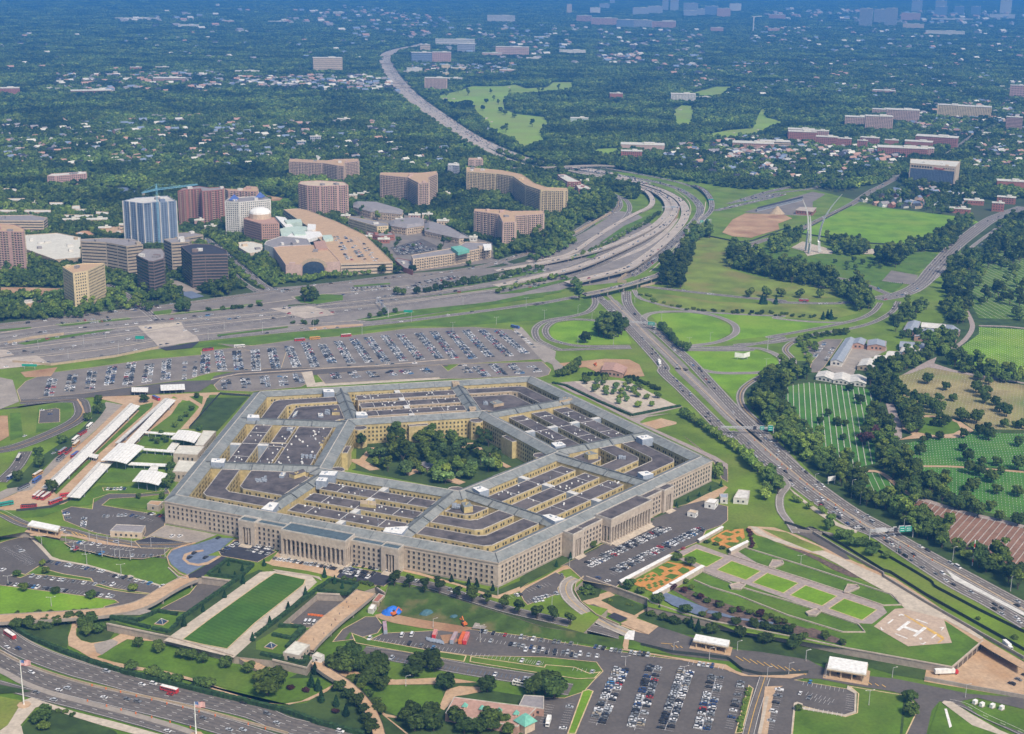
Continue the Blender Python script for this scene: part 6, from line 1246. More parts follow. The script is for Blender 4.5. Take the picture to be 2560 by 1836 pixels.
rows('lowered front car park beside the works','E 1760,820 2268,895 E 1740,880 2268,960',LO,.45,depth=4.8);rows('lowered front car park, long lower rows','E 880,875 1660,985 E 2000,1030 2268,1075 E 1700,1000 2000,1040',LO,.12)
rows('front car park behind the gatehouse lawn','F 0,870 470,925 F 0,945 650,1020 F 30,965 460,1015 F 580,940 820,985 F 0,1050 180,1080 F 420,1115 620,1145 F 860,985 1080,1020 F 1330,1065 1620,1115',LO,.6)
rows('blue-marked bays along the low road','E 900,1000 1200,1060 E 1330,1080 1600,1120 E 1670,1130 2268,1215 F 190,1245 30,1180',LO,.15,m='paint_blue')
rows('big car park at the bottom','F 800,1115 600,1560 F 1060,1095 900,1600 F 1310,1130 1140,1600 F 1545,1175 1430,1600',LO,.94,double=1);rows('rightmost line of the big bottom car park','F 1745,1215 1640,1600',LO,.75);rows('bays beside the long tan walk','F 2045,1275 1960,1600',LO,.25)
rows('small square car park bottom right','H 530,1230 870,1290 H 560,1310 770,1370 H 560,1340 760,1395 H 540,1425 840,1480 H 900,1320 890,1450',LO,.04);one('H 585,1220 H 505,1310',LO,'in the nearly empty small car park',toward=.9);rows('lot at the right edge by the loading yard','H 2160,1240 2300,1150',LO,.5)
rows('dark court beside the brown roof at the bottom','F 240,1400 180,1560 F 400,1390 330,1600',LO,.2)
one('D 1530,205 1495,240 1620,240 1645,235 1720,85',0,'on the blue ramp','suv','black',.9)
# transit side
rows('left transit car park','C 415,150 380,290 570,125 540,255 725,90 700,240 880,60 850,205 1030,25 995,210 1170,40 1145,190 1305,0 1295,160',0,.75,double=1);rows('lane of bays left of the main south car park','C 1450,20 1440,165 C 1530,20 1520,150',0,.5)
rows('works lot beside the left corner','C 800,1230 1000,1220 C 960,1205 1200,1265 C 660,1240 650,1330 C 1140,1200 1280,1230 C 510,1190 540,1250',0,.7);rows('drive above the works lot','C 830,1015 1010,1015 C 1260,1020 1320,1020',0,.7);one('C 1350,1385 C 1375,1380 C 1410,1385',0,'on the pale yard at the left corner','suv','white',.9)
one('C 330,398 C 392,405 C 392,430 C 195,600 C 440,710 C 420,735',0,'near the ring road by the terminal')
# south car park
MR='M 120,1480 160,1640 255,1465 325,1630 385,1435 465,1625 515,1450 605,1600 640,1425 750,1600 760,1405 890,1590 875,1395 1020,1590 1005,1380 1160,1580 1125,1370 1290,1570 1270,1360 1440,1560 1390,1350 1560,1560 1515,1345 1700,1560 1640,1340 1840,1550 1765,1335 1985,1540 1890,1340 2110,1520'
rows('great south car park',MR,0,.985,double=1,pitch=2.7);rows('great south car park, right edge','M 2030,1345 2190,1480',0,.7);rows('south car park, western rows','L 1610,1530 A 350,110 L 1710,1500 A 490,92 L 1850,1500 A 620,85 L 1995,1490 A 755,90',0,.97,double=1)
rows('lower south strip with blue bays','A 515,165 525,235 665,150 680,225 815,135 830,220 955,130 975,210 1075,115 1095,190 1360,105 1390,155 1500,100 1550,150 1640,95 1690,140 1780,90 1830,130 1900,85 1960,120 2060,75 2120,110',0,.7,double=1,m='paint_blue')
rows('lower south strip, right end','B 170,45 230,110 B 280,60 370,135 B 410,40 500,125 B 550,35 630,115 B 700,50 770,100',0,.75,double=1);rows('kerb along the south strip','A 600,85 2253,20',0,.15,rot=1.57,cross=False)
# city
rows('car strip before the mall','M 720,1010 1060,990 M 740,1030 1080,1010 M 1180,1000 1600,920 M 1190,1010 1640,940 M 1200,980 1560,910',0,.85);rows('retail court','M 1080,700 1300,650 M 1100,720 1330,680 M 1130,740 1380,700',0,.9,double=1);rows('mall roof deck','M 620,600 740,790 700,590 850,800 780,600 950,800',MALLZ+.2,.2,double=1,zpaint=.02);rows('lots behind the angled slabs','M 1600,570 1700,630 M 1630,555 1850,600',0,.9)
rows('strip along the hotel road','L 420,1290 900,1230 L 700,1280 900,1250',0,.6);rows('yard lot beside the works sheds','I 560,280 700,80 I 640,130 600,210 I 760,130 700,230',0,.35);rows('service yard front','K 1400,1410 1600,1420',0,.6)
for s in ('K 1150,1085 K 1260,1065 K 1300,1060 K 1330,1045 K 1390,1030 K 1420,1010 K 1080,1100 K 1110,1095 K 1240,1130 K 1235,1150 K 1225,1170 K 1210,1190 K 1195,1210 K 1210,1060',):one(s,0,'at the junction beyond the cloverleaf')
rows('memorial car park','K 1200,960 1400,975',0,.1);rows('tour coaches road','K 1600,920 2000,600',0,.3,pitch=6,rot=1.57,cross=False)
for k,dn,c in (('pkw1',.006,'on the front parkway, upper side'),('pkw2',.006,'on the front parkway, lower side'),('pkw3',.006,'on the front access road'),('N1',.02,'on the near side of the right-hand highway'),('N3',.017,'on the far side of the right-hand highway'),('C0',.01,''),('C1',.012,''),('C2',.006,''),('C3',.008,''),('C4',.014,''),('C5',.012,''),('C6',.045,''),('C7',.035,''),('A',.012,'on the slip road above the south car park'),('B1',.012,''),('B2',.012,''),('B3',.012,''),
     ('K6',.004,''),('K7',.008,''),('K8',.012,''),('K10',.03,''),('K4',.01,''),('K5',.008,''),('O1',.05,''),('O2',.012,''),('O4',.03,''),('O3',.01,''),('S1',.02,''),('S2',.03,''),('leftroad',.003,'on the road before the transit lawn'),('ringroad',.003,'on the ring road'),('gatelane',.002,''),('N2',.006,'on the middle lane of the right-hand highway'),('loopD',.006,'on the round ramp')):drive(k,dn,c or 'on the far motorway')
def car_mb(kind):
 L,W_,H,hood={'saloon':(4.6,1.82,1.42,.88),'suv':(4.8,1.95,1.78,1.08),'van':(5.6,2.1,2.3,1.2),'pickup':(5.5,1.95,1.8,1.1)}[kind]
 l,w_=L/2,W_/2;b,g=MB(),MB();c0=.3
 prof=[(-l,c0),(-l,hood*.95),(-l+.15,hood),(l-.25,hood*.86),(l,hood*.7),(l,c0)]
 cab={'saloon':[(-l+.5,hood),(-l+1.15,H),(l-2.15,H),(l-1.35,hood*.93)],'suv':[(-l+.12,hood),(-l+.45,H),(l-1.95,H),(l-1.25,hood*.93)],'van':[(-l+.02,hood),(-l+.1,H),(l-1.3,H),(l-.75,hood*.93)],'pickup':[(-.6,hood),(-.45,H),(l-2.2,H),(l-1.45,hood*.93)]}[kind]
 n=len(prof)
 for i in range(n):
  a,c=prof[i],prof[(i+1) % n];b.poly([(a[0],-w_,a[1]),(a[0],w_,a[1]),(c[0],w_,c[1]),(c[0],-w_,c[1])])
 b.poly([(p[0],-w_,p[1]) for p in prof][::-1]);b.poly([(p[0],w_,p[1]) for p in prof])
 wi=w_-.2;(x0,z0),(x1,z1),(x2,z2),(x3,z3)=cab;b.poly([(x1,-wi,z1),(x2,-wi,z2),(x2,wi,z2),(x1,wi,z1)])
 g.poly([(x0,-w_+.06,z0),(x1,-wi,z1),(x1,wi,z1),(x0,w_-.06,z0)][::-1]);g.poly([(x3,-w_+.06,z3),(x2,-wi,z2),(x2,wi,z2),(x3,w_-.06,z3)])
 g.poly([(x0,-w_+.06,z0),(x3,-w_+.06,z3),(x2,-wi,z2),(x1,-wi,z1)]);g.poly([(x0,w_-.06,z0),(x1,wi,z1),(x2,wi,z2),(x3,w_-.06,z3)])
 return b,g,L,w_
def wheel_mb(r=.33,w_=.22):
 b=MB();n=8;A=[(r*math.cos(k*math.tau/n),r*math.sin(k*math.tau/n)) for k in range(n)]
 for i in range(n):a,c=A[i],A[(i+1) % n];b.poly([(a[0],-w_/2,a[1]+r),(c[0],-w_/2,c[1]+r),(c[0],w_/2,c[1]+r),(a[0],w_/2,a[1]+r)])
 b.poly([(a[0],-w_/2,a[1]+r) for a in A][::-1]);b.poly([(a[0],w_/2,a[1]+r) for a in A]);return b
def mesh_of(b,name,mats):
 me=bpy.data.meshes.new(name);me.from_pydata(b.v,[],b.f);[me.materials.append(MT[m]) for m in mats];me.polygons.foreach_set('material_index',b.m);me.update();return me
mat('tyre',(.02,.02,.02),.9);KD={}
wm=mesh_of(wheel_mb(),'wheel',['tyre'])
for kd in ('saloon','suv','van','pickup'):
 b,g,L,w_=car_mb(kd);KD[kd]=(b,mesh_of(g,'window',['window_dark']),L,w_)
bodies={}
# keep cars apart: drop those that would overlap
grid={};keep=[]
for c in CARS:
 k=(int(c[0]//6),int(c[1]//6));ok=True
 for i in (-1,0,1):
  for j in (-1,0,1):
   for q in grid.get((k[0]+i,k[1]+j),()):
    if abs(q[2]-c[2]) < 2 and (q[0]-c[0])**2+(q[1]-c[1])**2 < (2.3 if math.cos(2*(q[3]-c[3])) > .8 and 'row' in c[6] else 4.2)**2:ok=False
 if ok:grid.setdefault(k,[]).append(c);keep.append(c)
CARS=keep
vis=lambda c:(lambda p:-5 < p[0] < 2565 and 0 < p[1] < 1840)(project(c[:3]))
CARS.sort(key=lambda c:(0 if vis(c) else 1,(c[0]-CP.x)**2+(c[1]-CP.y)**2))
def cname(c):return {'saloon':'saloon car','suv':'tall estate car','van':'van','pickup':'pickup truck'}[c[4]]
near=sorted(CARS[:296],key=lambda c:project(c[:3])[0]);cnt={}
for c in near:
 k=(c[5],c[4],c[6]);cnt[k]=cnt.get(k,0)+1
tot=dict(cnt);cnt={}
for c in near:
 k=(c[5],c[4],c[6]);cnt[k]=cnt.get(k,0)+1;pre='' if tot[k] == 1 else ordw(cnt[k])+' from the left, '
 c6=c[6] if c[6].startswith(('on ','at ','in ','near ')) else 'in the '+c[6]
 lab='%s %s, %s%s' % (c[5],cname(c),pre,c6);lab=' '.join(lab.split()[:16])
 t=thing('van' if c[4] == 'van' else 'pickup_truck' if c[4] == 'pickup' else 'car',lab,'van' if c[4] == 'van' else 'truck' if c[4] == 'pickup' else 'car',c[:3],'cars '+c6,c[3])
 b,gm,L,w_=KD[c[4]]
 if (c[4],c[5]) not in bodies:bodies[(c[4],c[5])]=mesh_of(b,'body',['paint_'+c[5].replace(' ','_')])
 link('body',bodies[(c[4],c[5])],t);link('window',gm,t)
 for x in (-L*.3,L*.31):
  for y in (-w_+.1,w_-.1):link('wheel',wm,t,(x,y,0))
CN=list(COLS);rb=MB()
for c in CARS[296:]:
 b,gm,L,w_=KD[c[4]];ca,sa=math.cos(c[3]),math.sin(c[3]);ci=CN.index(c[5])
 for poly in b.f:rb.poly([(c[0]+b.v[i][0]*ca-b.v[i][1]*sa,c[1]+b.v[i][0]*sa+b.v[i][1]*ca,c[2]+b.v[i][2]-.15) for i in poly],ci)
 for p in gm.polygons:rb.poly([(c[0]+v[0]*ca-v[1]*sa,c[1]+v[0]*sa+v[1]*ca,c[2]+v[2]-.15) for v in (gm.vertices[i].co for i in p.vertices)],len(CN))
stuff(rb.build('distant_cars',['paint_'+n.replace(' ','_') for n in CN]+['window_dark']),'the many small cars in the far car parks and on the far roads')
for (z,m),b in stalls.items():
 if b.f:struct(b.build('bay_marking',m))
print('CARS',len(CARS),'HOUSES',len(HS))
# buses
def bus(s,z,col,roof,label,L=12.2,ang=None,grp='buses round the transit terminal'):
 P=PT(s,z);a,c=P;d=(c-a);ang=math.atan2(d.y,d.x);m_=(a+c)/2;t=thing('bus',label,'bus',(m_.x,m_.y,z+.45),grp,ang);l=L/2;b=MB();b.box((0,0),(L,2.6),0,.35,2.9);b.box((l+.08,0),(.2,2.3),0,.4,1.5);b.build('body',col,t)
 b=MB();b.box((0,0),(L*.96,2.45),0,2.9,3.1);b.box((-l*.5,0),(2.4,1.7),0,3.1,3.4);b.box((l*.4,0),(1.6,1.2),0,3.1,3.3);b.build('roof',roof,t)
 b=MB();n=7
 for i in range(n):
  for y in (-1.33,1.33):
   x0,x1=-l+.5+i*(L-1)/n,-l+.3+(i+1)*(L-1)/n;q=[(x0,y,1.5),(x1,y,1.5),(x1,y,2.55),(x0,y,2.55)];b.poly(q if y < 0 else q[::-1])
 b.poly([(l+.2,-1.1,1.3),(l+.2,1.1,1.3),(l+.2,1.1,2.6),(l+.2,-1.1,2.6)]);tag(b.build('window','window_dark',t),kind='stuff')
 for x in (-l*.5,l*.6):
  for y in (-1.2,1.2):o=link('wheel',wm,t,(x,y,-.1));o.scale=(1.45,1.2,1.45)
mat('bus_red',(.5,.05,.05),.4,.05,1);mat('bus_orange',(.6,.32,.08),.4,.05,1);mat('bus_teal',(.03,.3,.25),.4,.05,1);mat('bus_blue',(.08,.14,.36),.4,.05,1)
for s,z,c,r,l in (('C 285,1160 170,1165',0,'bus_red','asphalt_dark','red and black bus at the bottom kerb of the yard'),('C 490,1100 380,1140',0,'bus_red','metal_grey','red and grey bus nearest the lower terminal canopy'),('C 320,1045 260,1095',0,'bus_red','off_white','leftmost of three red buses parked side by side'),('C 350,1050 285,1105',0,'bus_red','off_white','middle one of three red buses parked side by side'),('C 400,1055 320,1110',0,'bus_red','off_white','rightmost of three red buses parked side by side'),('C 235,990 140,1035',0,'metal_grey','asphalt_dark','dark grey bus with red front left of the three red ones'),('C 320,930 260,975',0,'bus_blue','bus_blue','blue bus behind the dark grey one'),('C 325,890 268,925',0,'bus_orange','off_white','orange bus behind the blue one'),('C 90,1135 0,1150',0,'bus_teal','bus_teal','green bus at the left edge of the yard'),('C 130,900 60,945',0,'bus_blue','off_white','blue and white bus on the left slip road'),('C 160,755 135,800',0,'asphalt_dark','off_white','white-roofed bus coming from the underpass'),
      ('C 505,760 445,805',0,'metal_grey','asphalt_dark','dark bus beside the parked cars of the yard'),('C 560,705 510,750',0,'bus_red','asphalt_dark','red bus, right of a waiting pair'),('C 515,710 465,745',0,'bus_red','metal_grey','red bus, left of a waiting pair'),('C 620,650 575,690',0,'bus_orange','off_white','orange bus up the bus lane'),('C 620,610 565,655',0,'off_white','white','white bus up the bus lane behind the orange one'),('C 670,570 620,600',0,'bus_red','asphalt_dark','dark-roofed bus between two white ones'),('C 730,505 675,555',0,'off_white','white','white bus farthest up the bus lane'),('C 1250,325 1195,300',0,'bus_red','bus_blue','red and blue bus at the head of the upper canopy'),('C 550,1070 510,1075',0,'bus_red','bus_red','red bus tucked beside the lower canopy'),('C 605,745 570,770',0,'bus_red','bus_blue','red bus half under the upper canopy'),
      ('M 385,1415 300,1422',0,'bus_red','metal_grey','red bus at the left above the south car park'),('M 500,1405 420,1410',0,'bus_orange','bus_orange','yellow bus beside the red one above the south car park'),('M 745,1382 665,1388',0,'bus_red','off_white','red and white bus mid-way above the south car park'),('M 2060,1325 1995,1310',0,'bus_blue','bus_blue','deep blue coach at the far corner of the south car park'),('L 1670,1490 1585,1500',0,'bus_red','asphalt_dark','red bus under the bridge corner'),('L 1910,1468 1840,1472',0,'off_white','white','white coach above the south car park'),
      ('D 125,890 35,830',LO,'bus_red','white','red and white bus rounding the left parkway bend'),('D 1400,1310 1270,1275',LO,'bus_red','white','red white and blue bus on the middle of the front parkway'),('E 2150,1260 2040,1240',LO,'off_white','white','white coach parked on the low road near the brown roof'),('K 570,1110 490,1108',0,'bus_red','metal_grey','red and grey bus on the meadow road'),('F 60,1265 -20,1240',LO,'off_white','white','second white coach on the low road')):bus(s,z,c,r,l)
def truck(s,z,l,L=9,cab='white',cargo='white'):
 a,c=PT(s,z);d=c-a;t=thing('truck',l,'truck',(a.x,a.y,z+.3),'trucks',math.atan2(d.y,d.x));b=MB();b.box((0,0),(L,2.5),0,1,3.7);b.build('cargo_box',cargo,t);b=MB();b.box((L/2+1.3,0),(2,2.3),0,.5,2.6);b.build('cab',cab,t)
 b=MB();b.poly([(L/2+2.32,-1,1.5),(L/2+2.32,1,1.5),(L/2+2.32,1,2.4),(L/2+2.32,-1,2.4)]);b.build('windscreen','window_dark',t)
 for x in (-L*.3,L/2+1):
  for y in (-1.1,1.1):link('wheel',wm,t,(x,y,0))
truck('H 1640,1155 1780,1150',LO,'long white articulated trailer parked under the deck corner',13,'red','white');truck('H 2130,940 2170,975',0,'white box truck driving down the apron road',7);truck('H 2050,1000 2090,1020',LO+1,'small dark tanker truck in the loading yard',5,'asphalt_dark','penthouse_wall');truck('B 1715,40 1735,65',0,'white box truck on the highway beside the grove',6);truck('J 1275,1590 1295,1615',0,'white box truck farther up the same highway',7);truck('F 225,1540 210,1590',LO,'white van-like truck parked beside the green cupola',6)
# ------------------------------------------------------------------ transit canopies
def canopy(l,s,z=4.5,m='white',arch=0.0,posts=6,grp=None):
 P=PT(s,z);c=sum(P,Vector())/4;t=thing('canopy',l,'canopy',(c.x,c.y,0),grp or 'white canopies of the transit terminal');V=[p-Vector((c.x,c.y,0)) for p in P];b=MB();n=8
 for i in range(n):
  u0,u1=i/n,(i+1)/n;z0,z1=arch*math.sin(math.pi*u0),arch*math.sin(math.pi*u1)
  a,d,e,f=V[0].lerp(V[1],u0),V[0].lerp(V[1],u1),V[3].lerp(V[2],u1),V[3].lerp(V[2],u0);up=Vector((0,0,1))
  b.poly([a+up*z0,d+up*z1,e+up*z1,f+up*z0]);b.poly([f+up*(z0-.5),e+up*(z1-.5),d+up*(z1-.5),a+up*(z0-.5)])
  b.poly([a+up*(z0-.5),d+up*(z1-.5),d+up*z1,a+up*z0]);b.poly([e+up*(z1-.5),f+up*(z0-.5),f+up*z0,e+up*z1])
  g=MB();g.beam(a+up*(z0+.06),f+up*(z0+.06),.35,.15);g.build('seam','off_white',t)
 b.poly([V[0]-Vector((0,0,.5)),V[0],V[3],V[3]-Vector((0,0,.5))]);b.poly([V[2]-Vector((0,0,.5)),V[2],V[1],V[1]-Vector((0,0,.5))]);b.build('roof',m,t)
 k=max(2,posts)
 for i in range(k):
  for sd_ in (.15,.85):
   q=V[0].lerp(V[1],(i+.5)/k).lerp(V[3].lerp(V[2],(i+.5)/k),sd_);g=MB();g.box(q,(.5,.5),0,0,z-.4);g.build('post','metal_grey',t)
canopy('upper long white bus canopy, its left edge glazed','C 325,1000 430,1010 1095,360 1035,345',4.5,posts=14);canopy('grey curved gutter roof along the upper long canopy','C 325,1000 350,995 1040,340 1020,338',4.8,'metal_grey',posts=4)
canopy('lower long white bus canopy, part below the big square roof','C 540,1070 625,1080 880,805 800,800',4.5,posts=8);canopy('lower long white bus canopy, part above the big square roof','C 980,650 1040,660 1375,315 1310,300',4.5,posts=9)
canopy('grey gutter roof along the lower canopy, upper part','C 900,650 930,650 1320,300 1290,300',4.8,'metal_grey',posts=4);canopy('grey gutter roof along the lower canopy, lower part','C 520,1070 545,1072 800,800 770,800',4.8,'metal_grey',posts=3)
canopy('big square white arched roof in the middle of the terminal','C 790,785 990,812 1130,680 935,650',8,arch=1.2,posts=3);canopy('square white arched roof against the building side','C 1335,620 1520,650 1575,575 1400,548',8,arch=1,posts=3);canopy('square white arched roof on the lower transit lawn','C 1035,950 1240,980 1310,890 1110,862',8,arch=1,posts=3)
for l,s in (('thin white covered walk, topmost of three','C 1130,570 1350,588 1375,572 1140,558'),('thin white covered walk, middle of three','C 1115,705 1370,725 1380,708 1125,690'),('thin white covered walk, lowest of three','C 1000,820 1335,835 1345,815 1030,800'),('white covered link beside the upper square roof','C 1305,700 1360,705 1410,648 1350,642'),('short white cross walk between the long canopies','C 685,755 755,770 775,742 705,730'),('white link rising to the lawn roof','C 1160,860 1230,868 1240,830 1190,825')):canopy(l,s,4,posts=4)
canopy('short white shelter roof on the transit road','C 1030,248 1158,250 1160,215 1030,215',5,posts=3,grp='shelters of the transit road');canopy('longer white shelter roof on the transit road','C 1258,238 1448,230 1443,188 1255,196',5,posts=4,grp='shelters of the transit road')
def flat(l,s,h,wall='limestone',rf='roof_white',z=0,name='entrance_block',grp=None):
 P=PT(s,z+h);c=sum(P,Vector())/len(P);KEEP.append([(p.x,p.y) for p in P]);Q=[(p.x-c.x,p.y-c.y) for p in P];Q=Q if area(Q) > 0 else Q[::-1];t=thing(name,l,'building',(c.x,c.y,z),grp);b=MB();b.prism(Q,0,h);b.build('wall',wall,t);I=inset(Q,.5);r=MB();r.poly([(*p,h+.1) for p in I]);n=len(Q)
 for i in range(n):j=(i+1) % n;r.poly([(*Q[i],h+.5),(*Q[j],h+.5),(*I[j],h+.5),(*I[i],h+.5)],1);r.poly([(*Q[i],h),(*Q[j],h),(*Q[j],h+.5),(*Q[i],h+.5)],1);r.poly([(*I[j],h+.1),(*I[i],h+.1),(*I[i],h+.5),(*I[j],h+.5)],1)
 r.build('roof',[rf,'frame'],t);wb=MB();[windows(wb,Q[i],Q[(i+1) % n],(h*.5,),4,1.6,h*.35,0,1.5) for i in range(n)]
 if wb.f:tag(wb.build('window','window_dark',t),kind='stuff')
 return t
flat('pale flat-roofed entrance block against the left side, upper','C 1525,670 1590,675 1690,560 1590,555',8);flat('pale flat-roofed entrance block against the left side, middle','C 1355,735 1545,745 1600,680 1400,672',9);flat('pale flat-roofed entrance block against the left side, lowest','C 1350,875 1480,880 1560,800 1400,785',9)
flat('grey flat-roofed warehouse in the left works lot','C 860,1340 1110,1355 1140,1300 910,1290',5,'cream2','roof_grey',name='warehouse');flat('roofless stone enclosure at the left building corner','C 1150,1130 1240,1145 1280,1110 1180,1105',5,'limestone','tan_path',name='enclosure')
flat('small square stone hut on the right end of the terrace','E 212,985 340,1010 425,925 310,895',4.5,'limestone','roof_white');flat('small white guard kiosk at the top of the curving walk','E 440,1010 510,1030 540,1005 480,980',3.5,'white','roof_white',-1,'kiosk')
flat('white modular hut at the top of the north court','B 2070,1115 2150,1130 2180,1095 2110,1085',5,'white','white',name='hut');flat('pale long hut at the right of the north court','B 2195,1080 2253,1085 2253,1050 2185,1050',5,'off_white','penthouse_wall',name='hut');flat('white modular building beside the service road','I -20,1300 95,1310 110,1245 20,1235',5,'off_white','off_white',name='hut');flat('small kiosk with tan roof among the north court cars','B 1935,1190 2000,1205 2020,1185 1960,1172',4,'white','cream2',name='kiosk')
flat('low orange-brown roofed pavilion at the bottom of the picture','E 1490,1465 2060,1570 2210,1420 1560,1335',5,'brick_pink','brick_pink',LO,'visitor_pavilion');flat('flat grey annex behind the orange-brown pavilion','E 2070,1400 2268,1430 2268,1330 2110,1320',5,'brick_pink','roof_grey',LO,'annex')
for i,s in enumerate(('E 1645,1415','E 1780,1435','E 1915,1455','E 2050,1475')):
 c=P1(s,LO+5);t=thing('roof_lantern','%s small green copper lantern from the left on the pavilion roof' % ordw(i+1),'roof lantern',c,'copper lanterns on the pavilion');b=MB();b.box((0,0),(2.6,2.6),.3,0,1.2);b.build('base','cream2',t);b=MB();
 for k in range(4):a,e=k*math.pi/2+.3,(k+1)*math.pi/2+.3;b.poly([(2.4*math.cos(a),2.4*math.sin(a),1.2),(2.4*math.cos(e),2.4*math.sin(e),1.2),(0,0,3.6)])
 b.build('roof','copper_green',t)
c=P1('E 2120,1590',LO);t=thing('green_cupola','square pavilion with broad green copper roof at the end of the brown roof','pavilion',c);b=MB();b.box((0,0),(8,8),.5,0,6);b.build('wall','cream2',t);b=MB()
for k in range(4):a,e=k*math.pi/2+.5+.785,(k+1)*math.pi/2+.5+.785;q=7.2;b.poly([(q*math.cos(a),q*math.sin(a),6),(q*math.cos(e),q*math.sin(e),6),(2*math.cos(e),2*math.sin(e),10),(2*math.cos(a),2*math.sin(a),10)])
b.poly([(2*math.cos(k*math.pi/2+1.285),2*math.sin(k*math.pi/2+1.285),10) for k in range(4)]);b.build('roof','copper_green',t)
def gatehouse(l,s,z,h=6):
 P=PT(s,z+h);c=sum(P,Vector())/4;t=thing('gatehouse',l,'gatehouse',(c.x,c.y,z),'white-roofed gatehouses');V=[p-c for p in P];Q=[(v.x,v.y) for v in V];b=MB();b.prism(Q,h-1.0,h,0,0,True);b.build('roof','white',t)
 for i in range(4):
  g=MB();a,e=V[i],V[(i+1) % 4];g.beam((a.x,a.y,h-1.4),(e.x,e.y,h-1.4),.8,.7);g.build('fascia','tan_wall',t)
 for i in range(4):
  for sd_ in (.12,.88):q=V[0].lerp(V[1],.08+i*.28).lerp(V[3].lerp(V[2],.08+i*.28),sd_);g=MB();g.box(q,(.9,.9),0,0,h-1);g.build('column','tan_wall',t)
 for u in (.3,.7):q=V[0].lerp(V[1],u).lerp(V[3].lerp(V[2],u),.5);g=MB();g.box(q,(2.5,4),math.atan2((V[1]-V[0]).y,(V[1]-V[0]).x),0,2.8);g.build('booth','window_blue',t)
 b=MB();b.prism(inset(Q if area(Q) > 0 else Q[::-1],-2),0,.35);b.build('island','tan_path',t)
gatehouse('white-roofed gatehouse on columns below the knot gardens','F 1365,880 1640,930 1652,885 1385,835',LO);gatehouse('big white double-slab gatehouse roof below the landing pad','H 718,1100 1025,1150 1038,1060 738,1010',LO,7);gatehouse('pale-roofed gatehouse at the left road junction','C 215,1290 450,1335 470,1300 250,1255',0,5.5)
b=MB()
for s in ('F 1110,908 1200,915','F 1190,925 1210,940','F 1225,925 1245,945','F 1260,930 1280,945')+tuple('F %d,%d %d,%d' % (1700+i*55,1010+i*12,1760+i*55,1050+i*12) for i in range(10))+('H 1040,1215 1070,1235','H 1095,1225 1125,1245','H 1150,1235 1180,1255'):
 a,c=PT(s,LO+.55);d=(c-a).normalized();n=Vector((-d.y,d.x,0))*.3;b.poly([a-n,c-n,c+n,a+n])
for s in ('C 560,1350 590,1372','C 590,1352 620,1375','C 620,1358 650,1380','C 650,1365 680,1385'):
 a,c=PT(s,.55);d=(c-a).normalized();n=Vector((-d.y,d.x,0))*.35;b.poly([a-n,c-n,c+n,a+n])
struct(b.build('hatch_marking','paint_yellow'))
# ------------------------------------------------------------------ building site by the terrace
for l,s,h,m in (('heap under a crumpled bright blue sheet','E 1070,670',4.5,'tarp_blue'),('heap under a dark teal sheet','E 1345,685',3.5,'tarp_teal'),('small heap half under a teal sheet','E 1560,715',2.6,'tarp_teal')):
 if m not in MT:mat(m,(.03,.16,.62) if 'blue' in m else (.06,.14,.17),.6,.2,.5)
 c=P1(s,LO);b=MB();n=14;r0=h*1.15;rings=[]
 for j in range(5):rings.append([(r0*(1-j/5)**.8*math.cos(i*math.tau/n)*random.uniform(.85,1.15)*1.4,r0*(1-j/5)**.8*math.sin(i*math.tau/n)*random.uniform(.85,1.15)*.9,h*math.sin(j/5*1.57)*random.uniform(.9,1.1)) for i in range(n)])
 for A_,B2 in zip(rings,rings[1:]):
  for i in range(n):b.poly([A_[i],A_[(i+1) % n],B2[(i+1) % n],B2[i]])
 b.poly(rings[-1]);tag(b.build('covered_heap',m,None,(c.x,c.y,LO+.3)),l,'covered heap')
mat('orange',(.65,.17,.04),.6,.08,1)
def container(l,s,L=12,m='red',m2='orange',h=2.8,z=LO):
 a,c=PT(s,z);d=(c-a);t=thing('container',l,'container',((a+c)/2).to_tuple()[:2]+(z+.4,),'site containers',math.atan2(d.y,d.x));b=MB();b.box((0,0),(L,2.5),0,0,h);b.build('body',m,t);g=MB()
 for i in range(8):g.box((-L/2+(i+.5)*L/8,0),(.25,2.56),0,.1,h+.1)
 g.build('rib',m2,t)
container('long grey and rust red container standing apart on the left of the site','E 1012,770 1020,840',14,'penthouse_wall','red');container('grey and orange container, leftmost of three side by side','E 1575,850 1540,920',13,'penthouse_wall','orange');container('orange container, middle of three side by side','E 1640,850 1605,920',13,'orange','red');container('red and white container, right of three side by side','E 1670,850 1640,925',13,'red','off_white');container('short red container behind the pipe stack','E 1415,835 1400,875',8,'red','off_white')
for i in range(5):
 a,c=PT('E %d,%d %d,%d' % (1345+i*25,885+i*5,1380+i*25,900+i*5),LO+.4);b=MB();[b.tube([a+Vector((0,k*.8,.5+.4*(k % 2))),c+Vector((0,k*.8,.5+.4*(k % 2)))],.5) for k in range(4)];tag(b.build('pipe_bundle','penthouse_wall'),'%s bundle of blue-grey pipes from the left beside the red container' % ordw(i+1),'pipes','pipe bundles on the site')
def digger(l,s,m='orange',z=LO):
 c=P1(s,z);t=thing('excavator',l,'excavator',(c.x,c.y,z+.3),'excavators on the site',random.uniform(0,6));b=MB();b.box((0,1.2),(4,.7),0,0,.9);b.box((0,-1.2),(4,.7),0,0,.9);b.build('track','tyre',t);b=MB();b.box((-.4,0),(3.4,2.6),0,1,2.3);b.build('body',m,t);b=MB();b.box((.6,.7),(1.3,1.1),0,2.3,3.3);b.build('cab','window_dark',t);b=MB();b.beam((1.2,-.3,1.8),(4,-.3,4.8),.5);b.beam((4,-.3,4.8),(6.3,-.3,2.2),.4);b.box((6.4,-.3),(.9,1.1),0,1.2,2.2);b.build('arm',m,t)
digger('orange excavator in front of the blue-covered heap','E 1085,690');digger('orange excavator at the right end of the earthworks','E 1640,770');digger('orange loader in the works beside the memorial grove','B 1215,45',z=0)
